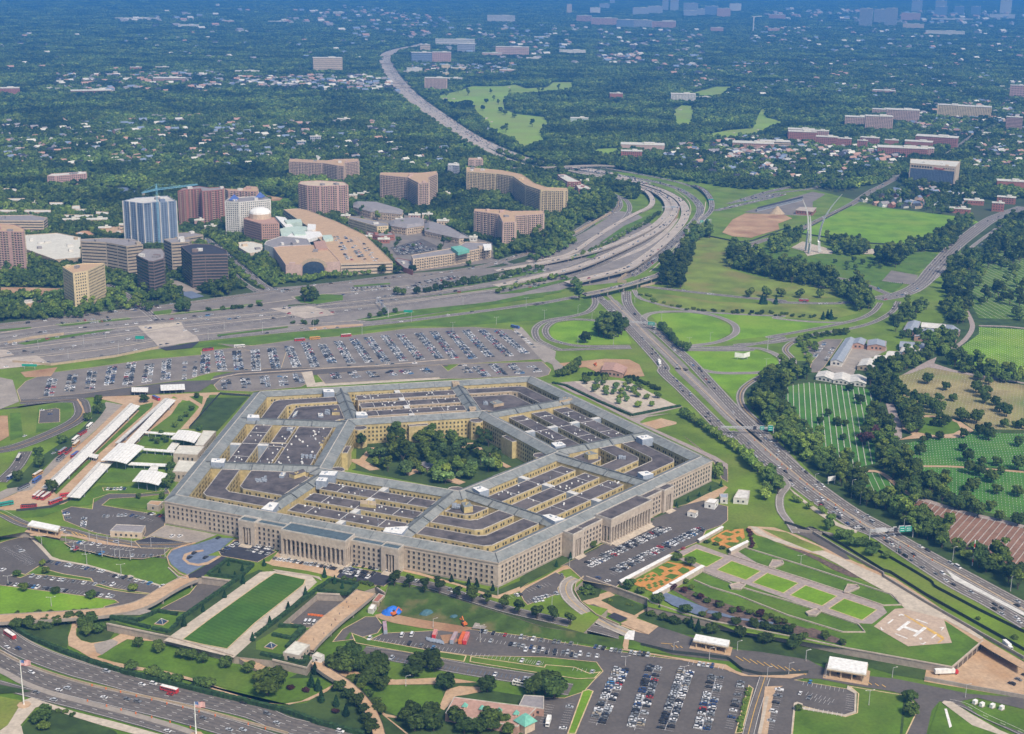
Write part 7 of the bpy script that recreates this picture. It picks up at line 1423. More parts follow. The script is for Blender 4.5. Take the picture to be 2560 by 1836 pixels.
for l,s in (('leftmost of the three white vans in the sunken yard','E 393,750'),('middle one of the three white vans in the sunken yard','E 425,750'),('rightmost of the three white vans in the sunken yard','E 461,755'),('white pickup left of the pipe stack','E 1150,855'),('white pickup beside the first, nearer the pipes','E 1228,850')):
 p=P1(s,LO);t=thing('van',l,'van',(p.x,p.y,LO+.35),'white works vans',1.2);b,gm,L,w_=KD['van'];bodies.setdefault(('van','white'),mesh_of(b,'body',['paint_white']));link('body',bodies[('van','white')],t);link('window',gm,t);[link('wheel',wm,t,(x,y,0)) for x in (-1.6,1.7) for y in (-.95,.95)]
for i in range(6):
 p=P1('E %d,%d' % (430+i*24,690+i*3),LO);b=MB();b.prism([(-1.9,-.4),(1.9,-.4),(1.9,.4),(-1.9,.4)],0,.5);b.prism([(-1.9,-.15),(1.9,-.15),(1.9,.15),(-1.9,.15)],.5,1.1);o=b.build('barrier','orange',None,(p.x,p.y,LO+.3));o.rotation_euler.z=-.2;tag(o,'%s orange plastic barrier from the left in the sunken yard' % ordw(i+1),'barrier','orange barriers in the sunken yard')
flat('dark red roofed shed against the terrace wall','E 915,580 960,590 1015,535 965,520',3.5,'tan_wall','brick_red',LO,'shed');flat('small white tent-roofed shelter at the works entrance','E 880,640 920,650 950,610 910,600',3,'off_white','white',LO,'shelter')
# traffic drums along the parkway and the highway
drm=MB();drm.prism([(.4*math.cos(k*math.tau/8),.4*math.sin(k*math.tau/8)) for k in range(8)],0,1.25);dmesh=mesh_of(drm,'drum',['orange']);i=0
for grp,s,z in (('along the parkway median','D 725,1250 835,1275 950,1302 1075,1333 1195,1362 1315,1392 1440,1422 1568,1455 1695,1488 1955,1555 2090,1590',LO),('along the lower parkway lanes','D 690,1372 840,1412 955,1442 1070,1470 1195,1502 1340,1540 1500,1580',LO),('along the highway median on the right','I 145,855 230,930 270,970 320,1005 358,1045 400,1078 500,1158 555,1198 605,1240 655,1275 718,1322 778,1362 840,1405 970,1495 H 1165,88 1225,125 1290,165 1355,152 1398,235 1545,262',0)):
 for k,p in enumerate(PT(s,z)):o=link('traffic_drum',dmesh,None,(p.x,p.y,z+.35));tag(o,'%s orange traffic drum, counted from the far left, %s' % (ordw(k+1),grp),'traffic drum','orange drums '+grp);i += 1
# flags
for l,s0,s1 in (('tall white flagpole with flag at the far left','D 190,1400','D 170,1040'),('tall white flagpole with flag beside the lower parkway','D 1545,1640','D 1535,1370')):
 g=P1(s0,LO);u,v=pxy(s1)[0];d=ray(u,v);k=((g.x-CP.x)*d.x+(g.y-CP.y)*d.y)/(d.x*d.x+d.y*d.y);H=CP.z+d.z*k-LO
 t=thing('flagpole',l,'flagpole',g,'white flagpoles');b=MB();b.tube([(0,0,0),(0,0,H)],[.45,.2],8);b.build('pole','white',t);b=MB();b.prism([(4*math.cos(k*math.tau/8),4*math.sin(k*math.tau/8)) for k in range(8)],0,.8);b.build('plinth','tan_path',t)
 fl=MB();W_,Hh=6.6,3.6
 for r_ in range(13):
  for c_ in range(8):
   x0,x1,z0,z1=W_*c_/8,W_*(c_+1)/8,H-Hh*(r_+1)/13,H-Hh*r_/13;y=lambda x:.35*math.sin(x*1.6)
   m_=2 if (r_ < 7 and c_ < 3) else (0 if r_ % 2 == 0 else 1);fl.poly([(x0*.9,y(x0),z0-x0*.12),(x1*.9,y(x1),z0-x1*.12),(x1*.9,y(x1),z1-x1*.12),(x0*.9,y(x0),z1-x0*.12)],m_)
 o=fl.build('flag',['red','white','bus_blue'],t)
 st=MB()
 for r_ in range(5):
  for c_ in range(6):x,z=.2+c_*.36,H-.25-r_*.38;st.box((x,y(x)-.05),(.13,.04),0,z-x*.12-.06,z-x*.12+.06)
 tag(st.build('star','white',t),kind='stuff')
# ------------------------------------------------------------------ lamps and sign gantries
def lamp(s,px_h,ctx,z=0,heads=1,k=1):
 g=P1(s,z);u,v=pxy(s)[0];dist=(g-CP).length;t_=TL[s.split()[0]][2];H=max(7,min(16,px_h*t_*dist/CAM['f']))
 t=thing('street_lamp',ctx,'street lamp',g,'street lamps');b=MB();b.tube([(0,0,0),(0,0,H)],[.22,.12],6);b.build('pole','pipe',t)
 for q in range(heads):
  s_=1 if q == 0 else -1;b=MB();b.beam((0,0,H-.1),(2.4*s_,0,H+.3),.14);b.build('arm','pipe',t);b=MB();b.box((2.7*s_,0),(.9,.4),0,H+.2,H+.42);b.build('lamp_head','off_white',t)
 b=MB();b.box((0,0),(.7,.7),0,0,.7);b.build('base','concrete',t)
LP=[('D 330,140',75,'beside the left low car park path',LO),('D 520,125',55,'at the left end of the curved car park',0),('D 585,180',60,'left in the curved car park',0),('D 672,210',80,'left of centre in the curved car park',0),('D 805,225',70,'in the middle of the curved car park',0),('D 905,235',65,'right of centre in the curved car park',0),('D 945,245',75,'right in the curved car park',0),('D 1027,250',75,'at the right of the curved car park',0),('D 685,290',85,'on the lawn bank below the curved car park',LO),('D 955,375',90,'on the lawn bank by the blue ramp',LO),('D 1190,150',75,'beside the crossing at the left road',0),('D 1300,230',50,'at the blue ramp kerb',0),('D 705,100',75,'first along the left road',0),('D 765,115',60,'second along the left road',0),('D 847,130',75,'third along the left road',0),('D 935,145',75,'fourth along the left road',0),('D 1037,155',75,'fifth along the left road',0),('D 405,620',70,'on the bright far left lawn',LO),('D 65,450',65,'at the far left car park edge',LO),
  ('E 1765,900',140,'in the lowered front car park',LO),('E 1905,530',60,'at the front corner of the building',0),('E 1130,390',80,'below the right pavilion',0),('E 650,1130',80,'beside the curving tan walk',LO),('E 1180,1250',90,'on the tan garden path',LO),('E 1395,790',50,'on the earthworks',LO),('F 250,650',130,'on the lawn by the curled road',-.6),('F 390,310',60,'at the north court corner',0),('F 830,1090',70,'behind the big bottom car park, left',LO),('F 1290,1170',70,'behind the big bottom car park, middle',LO),('F 1490,1040',100,'before the gatehouse',LO),('F 1210,980',80,'left of the gatehouse',LO),('F 1710,970',70,'right of the gatehouse',LO),('F 2115,1160',100,'on the gate road, middle',LO),('F 1945,1200',110,'on the gate road, left',LO),('F 2250,1040',80,'on the gate road, right',LO),('H 550,1050',90,'on the slope above the big gatehouse',LO),('H 705,1180',75,'left of the big gatehouse',LO),('H 1230,1180',80,'right of the big gatehouse',LO),('H 1045,1400',125,'on the lower right lawn',LO),('H 1805,1340',110,'at the yard wall',LO),('H 1270,200',95,'beside the highway before the gantry',0),('H 1705,260',110,'on the far highway verge, left',0),('H 2160,500',120,'on the far highway verge, right',0),('H 510,285',60,'on the upper garden lawn',0),('I 225,880',70,'between the carriageways, left',0),('I 390,1010',70,'between the carriageways, second',0),('I 615,1200',90,'between the carriageways, third',0),('I 970,1350',100,'beyond the far carriageway',0),('I 1310,1560',100,'beyond the far carriageway by the gantry',0),('I 900,1300',150,'tall one in the trees by the highway',0),('I 245,150',130,'on the round sign lawn',0),('I 235,290',80,'at the edge of the round sign lawn',0),
  ('J 640,1210',75,'on the grass wedge by the ramp',0),('J 378,1250',75,'on the long lawn, middle',0),('J 235,1160',85,'on the long lawn, left',0),('J 750,1260',70,'at the bridge end',0),('J 1295,1260',80,'on the cloverleaf lawn',0),('J 1085,1120',60,'beside the inner ramp',0),('J 640,1440',70,'inside the left loop',0),('J 918,1450',75,'right inside the left loop',0),('J 1510,1450',60,'between the two round lawns',0),('J 1675,1420',70,'inside the right loop',0),('J 2125,1490',120,'on the far right lawn',0),('J 1080,770',110,'tall one on the motorway curve',0),('L 1755,1330',85,'on the left motorway, fifth',0),('L 2055,1360',90,'on the left motorway, sixth',0),('L 1630,1410',80,'on the left motorway, fourth',0),('L 825,1400',50,'on the left motorway, second',0),('L 655,1450',80,'on the left motorway, first',0),('L 930,1510',90,'on the left motorway, third',0),('L 535,1560',80,'on the left motorway, lowest',0),('L 300,1480',70,'on the left motorway near the edge',0),('M 1035,1235',95,'below the sign gantry',0),('M 1215,1270',80,'on the motorway right of the gantry',0),('M 1620,1140',60,'on the motorway, right',0),('M 450,1310',70,'at the small bridge',0),('M 830,1370',150,'at the top of the south car park, left',0),('M 1540,1340',70,'at the top of the south car park, right',0),('M 1245,1580',110,'in the great south car park',0),('M 1880,1290',60,'on the bank above the south car park',0),('M 2110,1440',0,'at the right end of the south car park',0)]
for s,h,c,z in LP:lamp(s,h,'slim grey street lamp '+c,z,2 if 'car park' in c or 'lawn' in c else 1)
mat('sign_green',(.02,.3,.22),.6,.05,1)
def gantry(l,sa,sb,z,H,signs):
 a,c=P1(sa,z),P1(sb,z);d=(c-a);L=d.length;t=thing('sign_gantry',l,'sign gantry',a,'overhead sign gantries',math.atan2(d.y,d.x))
 for x in (0,L):b=MB();b.beam((x,0,0),(x,0,H+1.5),.6);b.build('post','pipe',t)
 b=MB()
 for y in (-.6,.6):
  for zz in (H-.6,H+.8):b.beam((0,y,zz),(L,y,zz),.3)
 k_=int(L/2.5)
 for k in range(k_):b.beam((k*L/k_,-.6,H-.6),((k+1)*L/k_,-.6,H+.8),.18);b.beam((k*L/k_,.6,H+.8),((k+1)*L/k_,.6,H-.6),.18)
 b.build('truss','pipe',t)
 for u,w_,h_,m_ in signs:
  for face in (-1,1):
   g=MB();g.box((u*L,face*.95),(w_,.15),0,H-h_/2,H+h_/2+.6);g.build('sign_panel',m_ if face*signs_dir(d) > 0 else 'pipe',t)
  if m_ == 'sign_green':
   g=MB();y_=signs_dir(d)*1.05
   for r_ in range(2):g.box((u*L,y_),(w_*.7,.04),0,H-h_*.25+r_*h_*.45,H-h_*.25+r_*h_*.45+.35)
   g.build('sign_line','white',t)
def signs_dir(d):
 n=Vector((-d.y,d.x,0));return 1 if n.dot(CP) > 0 and n.y < 0 or n.y < 0 else -1
gantry('long sign gantry with green and amber panels across the right highway','H 1050,95','H 1390,75',0,7.5,((.25,9,2.4,'pipe'),(.58,3,3,'asphalt_dark'),(.73,4.5,4,'sign_green'),(.88,5,3.6,'sign_green')));gantry('green sign gantry where the slip road joins the right highway','I -120,800','I 290,810',0,7,((.64,3,3,'asphalt_dark'),(.78,4,3,'sign_green'),(.94,4.5,4.5,'sign_green')))
gantry('green sign gantry over the parkway at the cloverleaf','J 960,1300','J 1250,1330',0,7,((.88,8,3.4,'sign_green'),));gantry('green sign gantry over the packed motorway curve','J 1570,520','J 1680,500',0,7,((.3,8,3,'sign_green'),(.7,7,3,'sign_green')));gantry('dark gantry across the concrete viaducts','J 1300,400','J 1470,400',4,7,((.5,8,2.4,'metal_grey'),));gantry('gantry over the motorway before the mall','M 945,1130','M 1035,1235',0,8,((.2,5,3,'metal_grey'),(.5,6,3,'metal_grey')))
for l,s,w_,h_ in (('green board standing on the motorway verge by the gantry','M 1190,1215',11,5),('slanting green board beside the left motorway','L 1095,1425',10,6),('pair of green boards at the bottom of the left motorway','L 232,1640',16,4),('small green sign near the right edge of the motorway curve','J 1680,330',10,3)):
 g=P1(s);t=thing('road_sign',l,'road sign',g,None,-.25);b=MB();b.box((0,0),(w_,.25),0,3.5,3.5+h_*.6);b.build('panel','sign_green',t);[(lambda b:(b.beam((x,.3,0),(x,.3,5),.3),b.build('post','pipe',t)))(MB()) for x in (-w_*.35,w_*.35)]
t=thing('billboard','white angular sign frame standing on the round lawn','sign',P1('I 48,215'));[(lambda b:(b.beam((x,0,0),(x,0,6),.5),b.build('post','pipe',t)))(MB()) for x in (-6,0,6)];b=MB();b.poly([(-9,0,3),(0,-4,2.5),(0,-4,8),(-9,0,8.5)]);b.poly([(0,-4,2.5),(9,0,3),(9,0,8.5),(0,-4,8)]);b.beam((-9,.2,3),(-9,.2,8.5),.4);b.build('panel','white',t)
t=thing('billboard','white board among the trees by the highway','sign',P1('I 745,1190'));b=MB();b.box((0,0),(8,.4),.2,3,7);b.build('panel','white',t);[(lambda b:(b.beam((x,0,0),(x,0,3),.4),b.build('post','pipe',t)))(MB()) for x in (-3,3)]
g=P1('H 1860,300');t=thing('striped_mast','red and white striped mast beyond the highway','mast',g);[(lambda b:(b.tube([(0,0,i*3),(0,0,i*3+3)],.4),b.build('band',('white','red')[i % 2],t)))(MB()) for i in range(7)]
for i,s in enumerate(('H 1880,1390','H 1935,1410','H 2017,1420','H 2090,1435')):
 g=P1(s,LO);t=thing('light_box','%s small white equipment cabinet from the left on the bottom right lawn' % ordw(i+1),'cabinet',(g.x,g.y,LO+.3),'white cabinets on the lawn');b=MB();b.box((0,0),(3,2),.4,.5,2.6);b.build('body','white',t);b=MB();b.box((0,0),(3.6,2.6),.4,0,.5);b.build('base','concrete',t)
# fences
def fence(l,s,z=0,h=2.4,m='hedge'):
 P=resample(PT(s,z),40);c=P[0];t=thing('fence',l,'fence',c,'dark wire fences');b=MB();w_=wallline('mesh_panel',[p-c for p in P],h,.12,'fence_dark',0,t)
 L=sum((a-b_).length for a,b_ in zip(P,P[1:]));n=min(60,max(4,int(L/6)));Q=resample(P,n)
 pm=MB();pm.box((0,0),(.22,.22),0,0,h+.2);me=mesh_of(pm,'post',['fence_dark'])
 for q in Q:link('post',me,t,q-c)
mat('fence_dark',(.05,.06,.055),.7,.1,1)
fence('dark fence along the top of the highway retaining wall','I 380,1500 480,1530 560,1560 H 580,0 850,150 1170,350 1200,350 1500,540 2268,970',.3);fence('dark winding fence on the highway bank','H 1100,180 1210,240 1400,350 1550,440 1560,470 1900,650 2268,830',0);fence('dark fence of the open field','K 905,358 560,540 500,580 1000,655 1350,676',0);fence('dark fence round the dirt lot','J 1560,580 1680,605 1900,650 2000,640 2253,545',0);fence('dark fence of the left side lawn','C 1480,540 1720,272 1960,290',0);fence('dark fence curving behind the big bottom car park','F 950,930 1200,990 1400,1010 1640,1040 1750,1130 1900,1165 2268,1150',LO);fence('black fence at the edge of the terminal yard','C 130,1190 400,1160 550,1100',0);fence('black fence of the garden strip above the highway','I 200,870 0,700',0)
# ------------------------------------------------------------------ people on the walks
def person(s,z,top,ang,label):
 c=P1(s,z);t=thing('person',label,'person',(c.x,c.y,z+.45),'people on the tan walks',ang);b=MB();n=8
 def loft(rings,m=0):
  R_=[[(x+rx*math.cos(i*math.tau/n),y+ry*math.sin(i*math.tau/n),zz) for i in range(n)] for x,y,zz,rx,ry in rings]
  for A_,B_ in zip(R_,R_[1:]):
   for i in range(n):b.poly([A_[i],A_[(i+1) % n],B_[(i+1) % n],B_[i]],m)
  b.poly(R_[0][::-1],m);b.poly(R_[-1],m)
 for sg in (-1,1):
  loft([(.16*sg,.1*sg,0,.1,.05),(.14*sg,.1*sg,.08,.06,.05),(.06*sg,.1*sg,.48,.07,.07),(0,.09*sg,.9,.1,.09)],1)
  loft([(-.02,.22*sg,1.42,.06,.06),(-.1*sg,.27*sg,1.12,.05,.05),(-.16*sg+.06,.27*sg,.86,.035,.035),(-.16*sg+.09,.27*sg,.76,.04,.02)],0)
 loft([(0,0,.82,.12,.17),(0,0,1.05,.11,.15),(0,0,1.35,.12,.2),(0,0,1.46,.09,.17),(.01,0,1.5,.05,.06),(.01,0,1.56,.05,.05)],0)
 b.build('body',[top,'window_dark'],t);b=MB();loft([(.02,0,1.54,.05,.05),(.03,0,1.6,.085,.07),(.02,0,1.68,.1,.085),(0,0,1.77,.06,.05)]);b.build('head','salmon',t);b=MB();loft([(-.02,0,1.64,.1,.09),(-.01,0,1.74,.1,.085),(0,0,1.79,.05,.05)]);b.build('hair','trunk',t)
for i,(s,z,top,l) in enumerate((('E 793,570',0,'window_dark','person in dark clothes at the top of the yard bridge'),('E 715,600',0,'paint_dark_blue','person in navy walking on the upper yard bridge'),('E 730,635',0,'window_dark','person in black right on the upper yard bridge'),('E 686,640',0,'white','person in a white top on the yard bridge'),('E 658,690',0,'paint_dark_blue','person in navy alone mid yard bridge'),('E 622,735',0,'window_dark','person in black mid yard bridge'),('E 629,737',0,'paint_red','person in red beside another mid yard bridge'),('E 595,780',0,'window_dark','person in black on the lower yard bridge'),('E 535,845',0,'paint_dark_blue','person in navy at the bridge foot'),('E 455,892',0,'window_dark','person in dark clothes near the stone hut'),('E 905,1490',-1.5,'window_dark','person in black on the curving walk, highest'),('E 950,1565',-1.5,'white','person in white on the curving walk'),('E 937,1585',-1.5,'paint_dark_blue','person in navy on the curving walk'),('E 942,1605',-1.5,'window_dark','person in black lowest on the curving walk'),('E 570,1065',LO,'window_dark','person in black below the white kiosk'))):
 person(s,z,top,random.uniform(0,6.28),l)
# ------------------------------------------------------------------ trees
def leafmat(name,c1,c2,hue=.02):
 m=bpy.data.materials.new(name);m.use_nodes=True;n=m.node_tree;b=n.nodes['Principled BSDF'];b.inputs['Roughness'].default_value=.9;b.inputs['Specular IOR Level'].default_value=.1
 oi=n.nodes.new('ShaderNodeObjectInfo');mx=n.nodes.new('ShaderNodeMix');mx.data_type='RGBA';n.links.new(oi.outputs['Random'],mx.inputs[0]);mx.inputs[6].default_value=(*[c*1.25 for c in c1],1);mx.inputs[7].default_value=(*c2,1)
 ge=n.nodes.new('ShaderNodeNewGeometry');mr=n.nodes.new('ShaderNodeMapRange');mr.inputs[3].default_value=.55;mr.inputs[4].default_value=1.5;n.links.new(ge.outputs['Random Per Island'],mr.inputs[0])
 no=n.nodes.new('ShaderNodeTexNoise');no.inputs['Scale'].default_value=.005;no.inputs['Detail'].default_value=5;no.inputs['Roughness'].default_value=.65;n.links.new(ge.outputs['Position'],no.inputs['Vector']);m2=n.nodes.new('ShaderNodeMapRange');m2.inputs[1].default_value=.4;m2.inputs[2].default_value=.65;m2.inputs[3].default_value=.55;m2.inputs[4].default_value=2.1;n.links.new(no.outputs[0],m2.inputs[0])  # broad bright and dark leaf patches, cloud shadow and sun painted into the colour
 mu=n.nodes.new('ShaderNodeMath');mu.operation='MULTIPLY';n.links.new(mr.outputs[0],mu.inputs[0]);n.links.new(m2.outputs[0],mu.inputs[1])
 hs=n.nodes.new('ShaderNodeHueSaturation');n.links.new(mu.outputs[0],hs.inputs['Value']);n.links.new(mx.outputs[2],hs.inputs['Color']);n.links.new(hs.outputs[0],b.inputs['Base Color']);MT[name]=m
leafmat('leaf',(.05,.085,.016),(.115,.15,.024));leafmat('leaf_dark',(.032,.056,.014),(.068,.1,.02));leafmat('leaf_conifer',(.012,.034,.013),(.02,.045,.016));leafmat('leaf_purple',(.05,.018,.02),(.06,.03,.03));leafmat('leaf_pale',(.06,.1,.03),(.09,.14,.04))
def crown_mb(kind,rng,q=1.0):
 b=MB();nb={'broad':9,'tall':8,'cone':1,'bush':5,'far':5}[kind];blobs=[]
 if kind == 'cone':
  n=9
  for j in range(5):
   z0,z1=.05+j*.42,.05+(j+1)*.42+.1;r0,r1=.62*(1-j/5.2),.62*(1-(j+1)/5.2)*.9
   for i in range(n):a,e=i*math.tau/n+j,(i+1)*math.tau/n+j;b.poly([(r0*math.cos(a),r0*math.sin(a),z0),(r0*math.cos(e),r0*math.sin(e),z0),(r1*math.cos(e),r1*math.sin(e),z1),(r1*math.cos(a),r1*math.sin(a),z1)])
  for _ in range(int(160*q)):
   t=rng.random();a=rng.random()*math.tau;r_=.66*(1-t)**.8+.02;c=Vector((r_*math.cos(a),r_*math.sin(a),.08+t*2.1));leafq(b,c,Vector((math.cos(a),math.sin(a),.5)),.12,rng)
  return b
 hz_={'broad':.8,'tall':1.9,'bush':.6,'far':.75}[kind];zc={'broad':1.15,'tall':2.0,'bush':.55,'far':.8}[kind]
 blobs.append((Vector((0,0,zc)),.62))
 for i in range(nb):
  a=i*2.4+rng.random()*.7;r_=.35+.25*rng.random();zz=zc+(rng.random()*1.3-.6)*hz_*.75;blobs.append((Vector((r_*math.cos(a),r_*math.sin(a),zz)),.33+.17*rng.random()))
 for c,r_ in blobs:
  # lumpy core
  k,n=3,6;R_=[]
  for j in range(k+2):
   th=math.pi*j/(k+1);R_.append([c+Vector((math.sin(th)*math.cos(i*math.tau/n+j*.5),math.sin(th)*math.sin(i*math.tau/n+j*.5),math.cos(th)*.85))*r_*.9*rng.uniform(.85,1.12) for i in range(n)])
  for A_,B_ in zip(R_,R_[1:]):
   for i in range(n):b.poly([A_[i],B_[i],B_[(i+1) % n],A_[(i+1) % n]])
  for _ in range(int({'broad':46,'tall':46,'bush':26,'far':18}[kind]*q*(1.6 if r_ > .55 else 1))):
   u=rng.uniform(-.5,1);a=rng.random()*math.tau;s=math.sqrt(1-u*u);d=Vector((s*math.cos(a),s*math.sin(a),u));leafq(b,c+Vector((d.x,d.y,d.z*.85))*r_*rng.uniform(.9,1.12),d,.13 if kind != 'far' else .2,rng)
 return b
def leafq(b,c,nrm,s,rng):
 nrm=(nrm+Vector((rng.uniform(-.7,.7),rng.uniform(-.7,.7),rng.uniform(-.4,.8)))).normalized();x=nrm.cross(Vector((rng.uniform(-1,1),rng.uniform(-1,1),rng.uniform(-1,1)))).normalized();y=nrm.cross(x);s *= rng.uniform(.6,1.3)
 b.poly([c-x*s-y*s*.6,c+x*s*.8-y*s,c+x*s+y*s*.7,c-x*s*.6+y*s])
def trunk_mb(kind):
 b=MB()
 if kind == 'cone':b.tube([(0,0,0),(0,0,.3)],[.09,.07]);return b
 if kind == 'bush':b.tube([(0,0,0),(0,0,.4)],[.06,.04]);return b
 h=1.0;b.tube([(0,0,0),(0,0,.5*h),(.03,.02,h)],[.1,.075,.05])
 for i in range(4):a=i*1.7;b.tube([(0,0,.45+.08*i),(.25*math.cos(a),.25*math.sin(a),.85+.1*i),(.42*math.cos(a),.42*math.sin(a),1.15+.1*i)],[.05,.035,.02],4)
 return b
rng=random.Random(3);CR={}
for kind in ('broad','tall','cone','bush'):
 for m_ in ('leaf','leaf_dark','leaf_conifer','leaf_purple','leaf_pale'):
  if (kind == 'cone') != (m_ == 'leaf_conifer'):continue
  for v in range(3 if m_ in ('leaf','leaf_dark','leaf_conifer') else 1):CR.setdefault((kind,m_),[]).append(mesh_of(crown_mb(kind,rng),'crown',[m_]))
TK={k:mesh_of(trunk_mb(k),'trunk',['trunk']) for k in ('broad','tall','cone','bush')}
TREES=[]
def trees(ctx,s,r_=5,kind='broad',m_='leaf_dark',z=0.0,jit=.15):
 for p in PT(s,z):TREES.append([p.x,p.y,z,r_*random.uniform(1-jit,1+jit),kind,m_,ctx])
def line(ctx,s,step,r_=5,kind='broad',m_='leaf_dark',z=0.0,jit=.2,wob=1.0):
 P=PT(s,z);n=max(2,int(sum((a-b).length for a,b in zip(P,P[1:]))/step));
 for p in resample(P,n):TREES.append([p.x+random.uniform(-wob,wob),p.y+random.uniform(-wob,wob),z,r_*random.uniform(1-jit,1+jit),kind,m_,ctx])
def fill(ctx,s,step,r_=6,kinds=('broad','tall'),ms=('leaf','leaf_dark'),z=0.0,dens=1.0):
 P=[(p.x,p.y) for p in PT(s,z)];x=min(p[0] for p in P);X=max(p[0] for p in P);y0=min(p[1] for p in P);Y_=max(p[1] for p in P)
 while x < X:
  y=y0
  while y < Y_:
   q=(x+random.uniform(-.4,.4)*step,y+random.uniform(-.4,.4)*step)
   if random.random() < dens and inside(q,P):TREES.append([q[0],q[1],z,r_*random.uniform(.75,1.25),random.choice(kinds),random.choice(ms),ctx])
   y += step
  x += step
fill('among the small houses','K 950,330 1150,230 1400,220 1700,250 1850,420 1600,430 1100,360',13,5,dens=.5)
fill('among the small houses','K 600,230 760,200 1000,180 1000,230 850,260',12,5,dens=.7)
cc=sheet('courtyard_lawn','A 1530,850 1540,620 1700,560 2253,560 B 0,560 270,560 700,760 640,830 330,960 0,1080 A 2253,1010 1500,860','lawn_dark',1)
for s in ('A 1490,790 1600,800 1680,690 1640,690 1560,780 1480,780','A 1470,785 1600,790 1720,860 1640,870','B 120,660 300,650 330,700 430,760 480,800 560,840 520,850 420,800 330,760 260,690 140,690','B 0,900 120,930 200,960 150,980 0,940','A 1900,880 2100,830 2253,900 2253,930 2080,860 1950,910'):sheet('path',s,'tan_path',3)
c=P1('A 2140,850');t=thing('courtyard_kiosk','small grey hipped-roof kiosk in the middle of the courtyard trees','kiosk',c);b=MB();b.box((0,0),(18,12),.3,0,4.5);b.build('wall','cream2',t);b=MB()
q=[(x*math.cos(.3)-y*math.sin(.3),x*math.sin(.3)+y*math.cos(.3)) for x,y in ((-10.5,-7.5),(10.5,-7.5),(10.5,7.5),(-10.5,7.5))]
for i in range(4):b.poly([(*q[i],4.5),(*q[(i+1) % 4],4.5),(0,0,9)])
b.build('roof','roof_grey',t)
# named trees, foot points
trees('in the row between the lane and the works','E 1090,455 1210,470 1330,505 1445,520 1580,560 1700,585 1820,610 1950,650 2070,685 2205,715 F 135,720 260,745 395,770',4.4,'tall',z=0)
trees('on the bottom centre lawns','E 620,1130 700,1140 780,1130 850,1110 690,1060 760,1040 930,1160 980,1160 960,1120 1230,1170 1270,1120 1410,1130 1380,1080',6.8,m_='leaf_dark',z=LO);trees('on the bottom centre lawns','E 870,1240 990,1280 1490,1270 1820,1290 1840,1560 1590,1550 1170,1520 1240,1480 1320,1560 1250,1600 1380,1500 1400,1600 1640,1620',6,m_='leaf_dark',z=LO);trees('beside the brown pavilion','E 1750,1620 1860,1600 1980,1625 1950,1560 1590,1530',5,m_='leaf_dark',z=LO);trees('behind the brown pavilion','F 110,1310 200,1310 270,1340 150,1270 240,1250',8,m_='leaf_dark',z=LO)
line('beside the curving tan walk','E 650,1290 750,1380 830,1440 860,1530 900,1610',8,4.5,z=LO);line('along the inner side of the curving tan walk','E 760,1220 860,1310 940,1380 980,1460',8,4.2,m_='leaf',z=LO)
trees('left of the terrace stairs','E 90,1320 160,1230 60,1230 130,1290',8,m_='leaf',z=LO);trees('on the lawn below the parade terrace','D 1250,980 1430,1025 1510,1040 1600,1065 1780,1100 1960,1140 1040,1130 1090,940',4.6,m_='leaf_dark',z=LO);trees('by the lower tan path','D 1200,1180 1240,1190 1300,1210 1400,1230 1575,1250 1640,1270',4.5,m_='leaf_dark',z=LO)
trees('clipped cone on the small left garden','E 435,1250 490,1280 515,1370 632,1405 710,1480 465,1150 1010,1160',3.4,'cone','leaf_conifer',LO);trees('purple shrub in the small left garden','E 270,1270 395,1290 625,1460',2.8,'bush','leaf_purple',LO)
line('in the left thicket','D 130,800 300,790 450,770 560,750',6,4.5,m_='leaf_dark',z=LO);fill('in the left thicket','D 150,720 560,700 560,770 300,800 160,790',7,4.5,('bush',),('leaf_dark',),LO);trees('beside the tan bridge','D 660,780 700,850 780,830 640,740 720,760',5,m_='leaf_dark',z=LO);line('below the bright left lawn','D 130,690 300,690 500,680 660,670',6,3,'bush',z=LO)
trees('in the left low car park','D 135,385 335,305 362,360 190,500 438,520 715,560 1045,500',3.4,m_='leaf',z=LO);trees('clipped cone along the parade lawn','D 1450,775 1600,660 1770,550 1915,440 2080,300 E 65,300 110,770 255,645 390,530 540,390 D 2125,770 1990,890',2.5,'cone','leaf_conifer')
trees('clipped cone before the stone facade','E 750,245 1185,320 1255,355 1385,390 1540,425 1675,455 1738,465 1865,495 1010,310 D 1880,90 2030,80',2.8,'cone','leaf_conifer');line('low shrubs before the left facade','D 2000,90 2100,120 2200,140 2268,150 E 200,140 250,160',5,2.4,'bush');line('shrubs at the foot of the right facade wing','E 850,270 900,285 1000,300 1150,330',5,2,'bush');trees('clipped cone on the north lawn strip','B 1850,1150 1940,1110 2028,1070 2115,1030 2198,990 910,1620 1020,1560',2.2,'cone','leaf_conifer');trees('by the north pavilion steps','B 1190,1470 1300,1420 F 670,100 570,150',3,m_='leaf_dark');trees('at the right building corner','B 2155,930',7)
line('along the court above the sunken yard','E 690,400 950,470',4,2.4,'bush',z=0);trees('in the court garden','D 1800,300 1730,370 1910,340 1850,390 E 620,440 680,480',2.2,'cone','leaf_conifer')
trees('on the transit lawns','C 770,345 768,425 690,480 490,655 300,755 310,845 140,950 410,1045 1130,335',5.2,m_='leaf_dark');trees('on the lawn beside the tan walk','C 1540,300 1460,450 1415,480 1370,530 1500,400 1280,630 1230,660 1300,650 1190,640 1260,600',3.2,m_='leaf_dark');line('beside the lower square roof','C 1330,880 1350,940 1310,1010',8,5);line('along the works drive','C 1090,1090 1140,1090 1200,1090 1260,1095',14,3);fill('below the left square roof','C 1540,550 1600,560 1480,560',6,3)
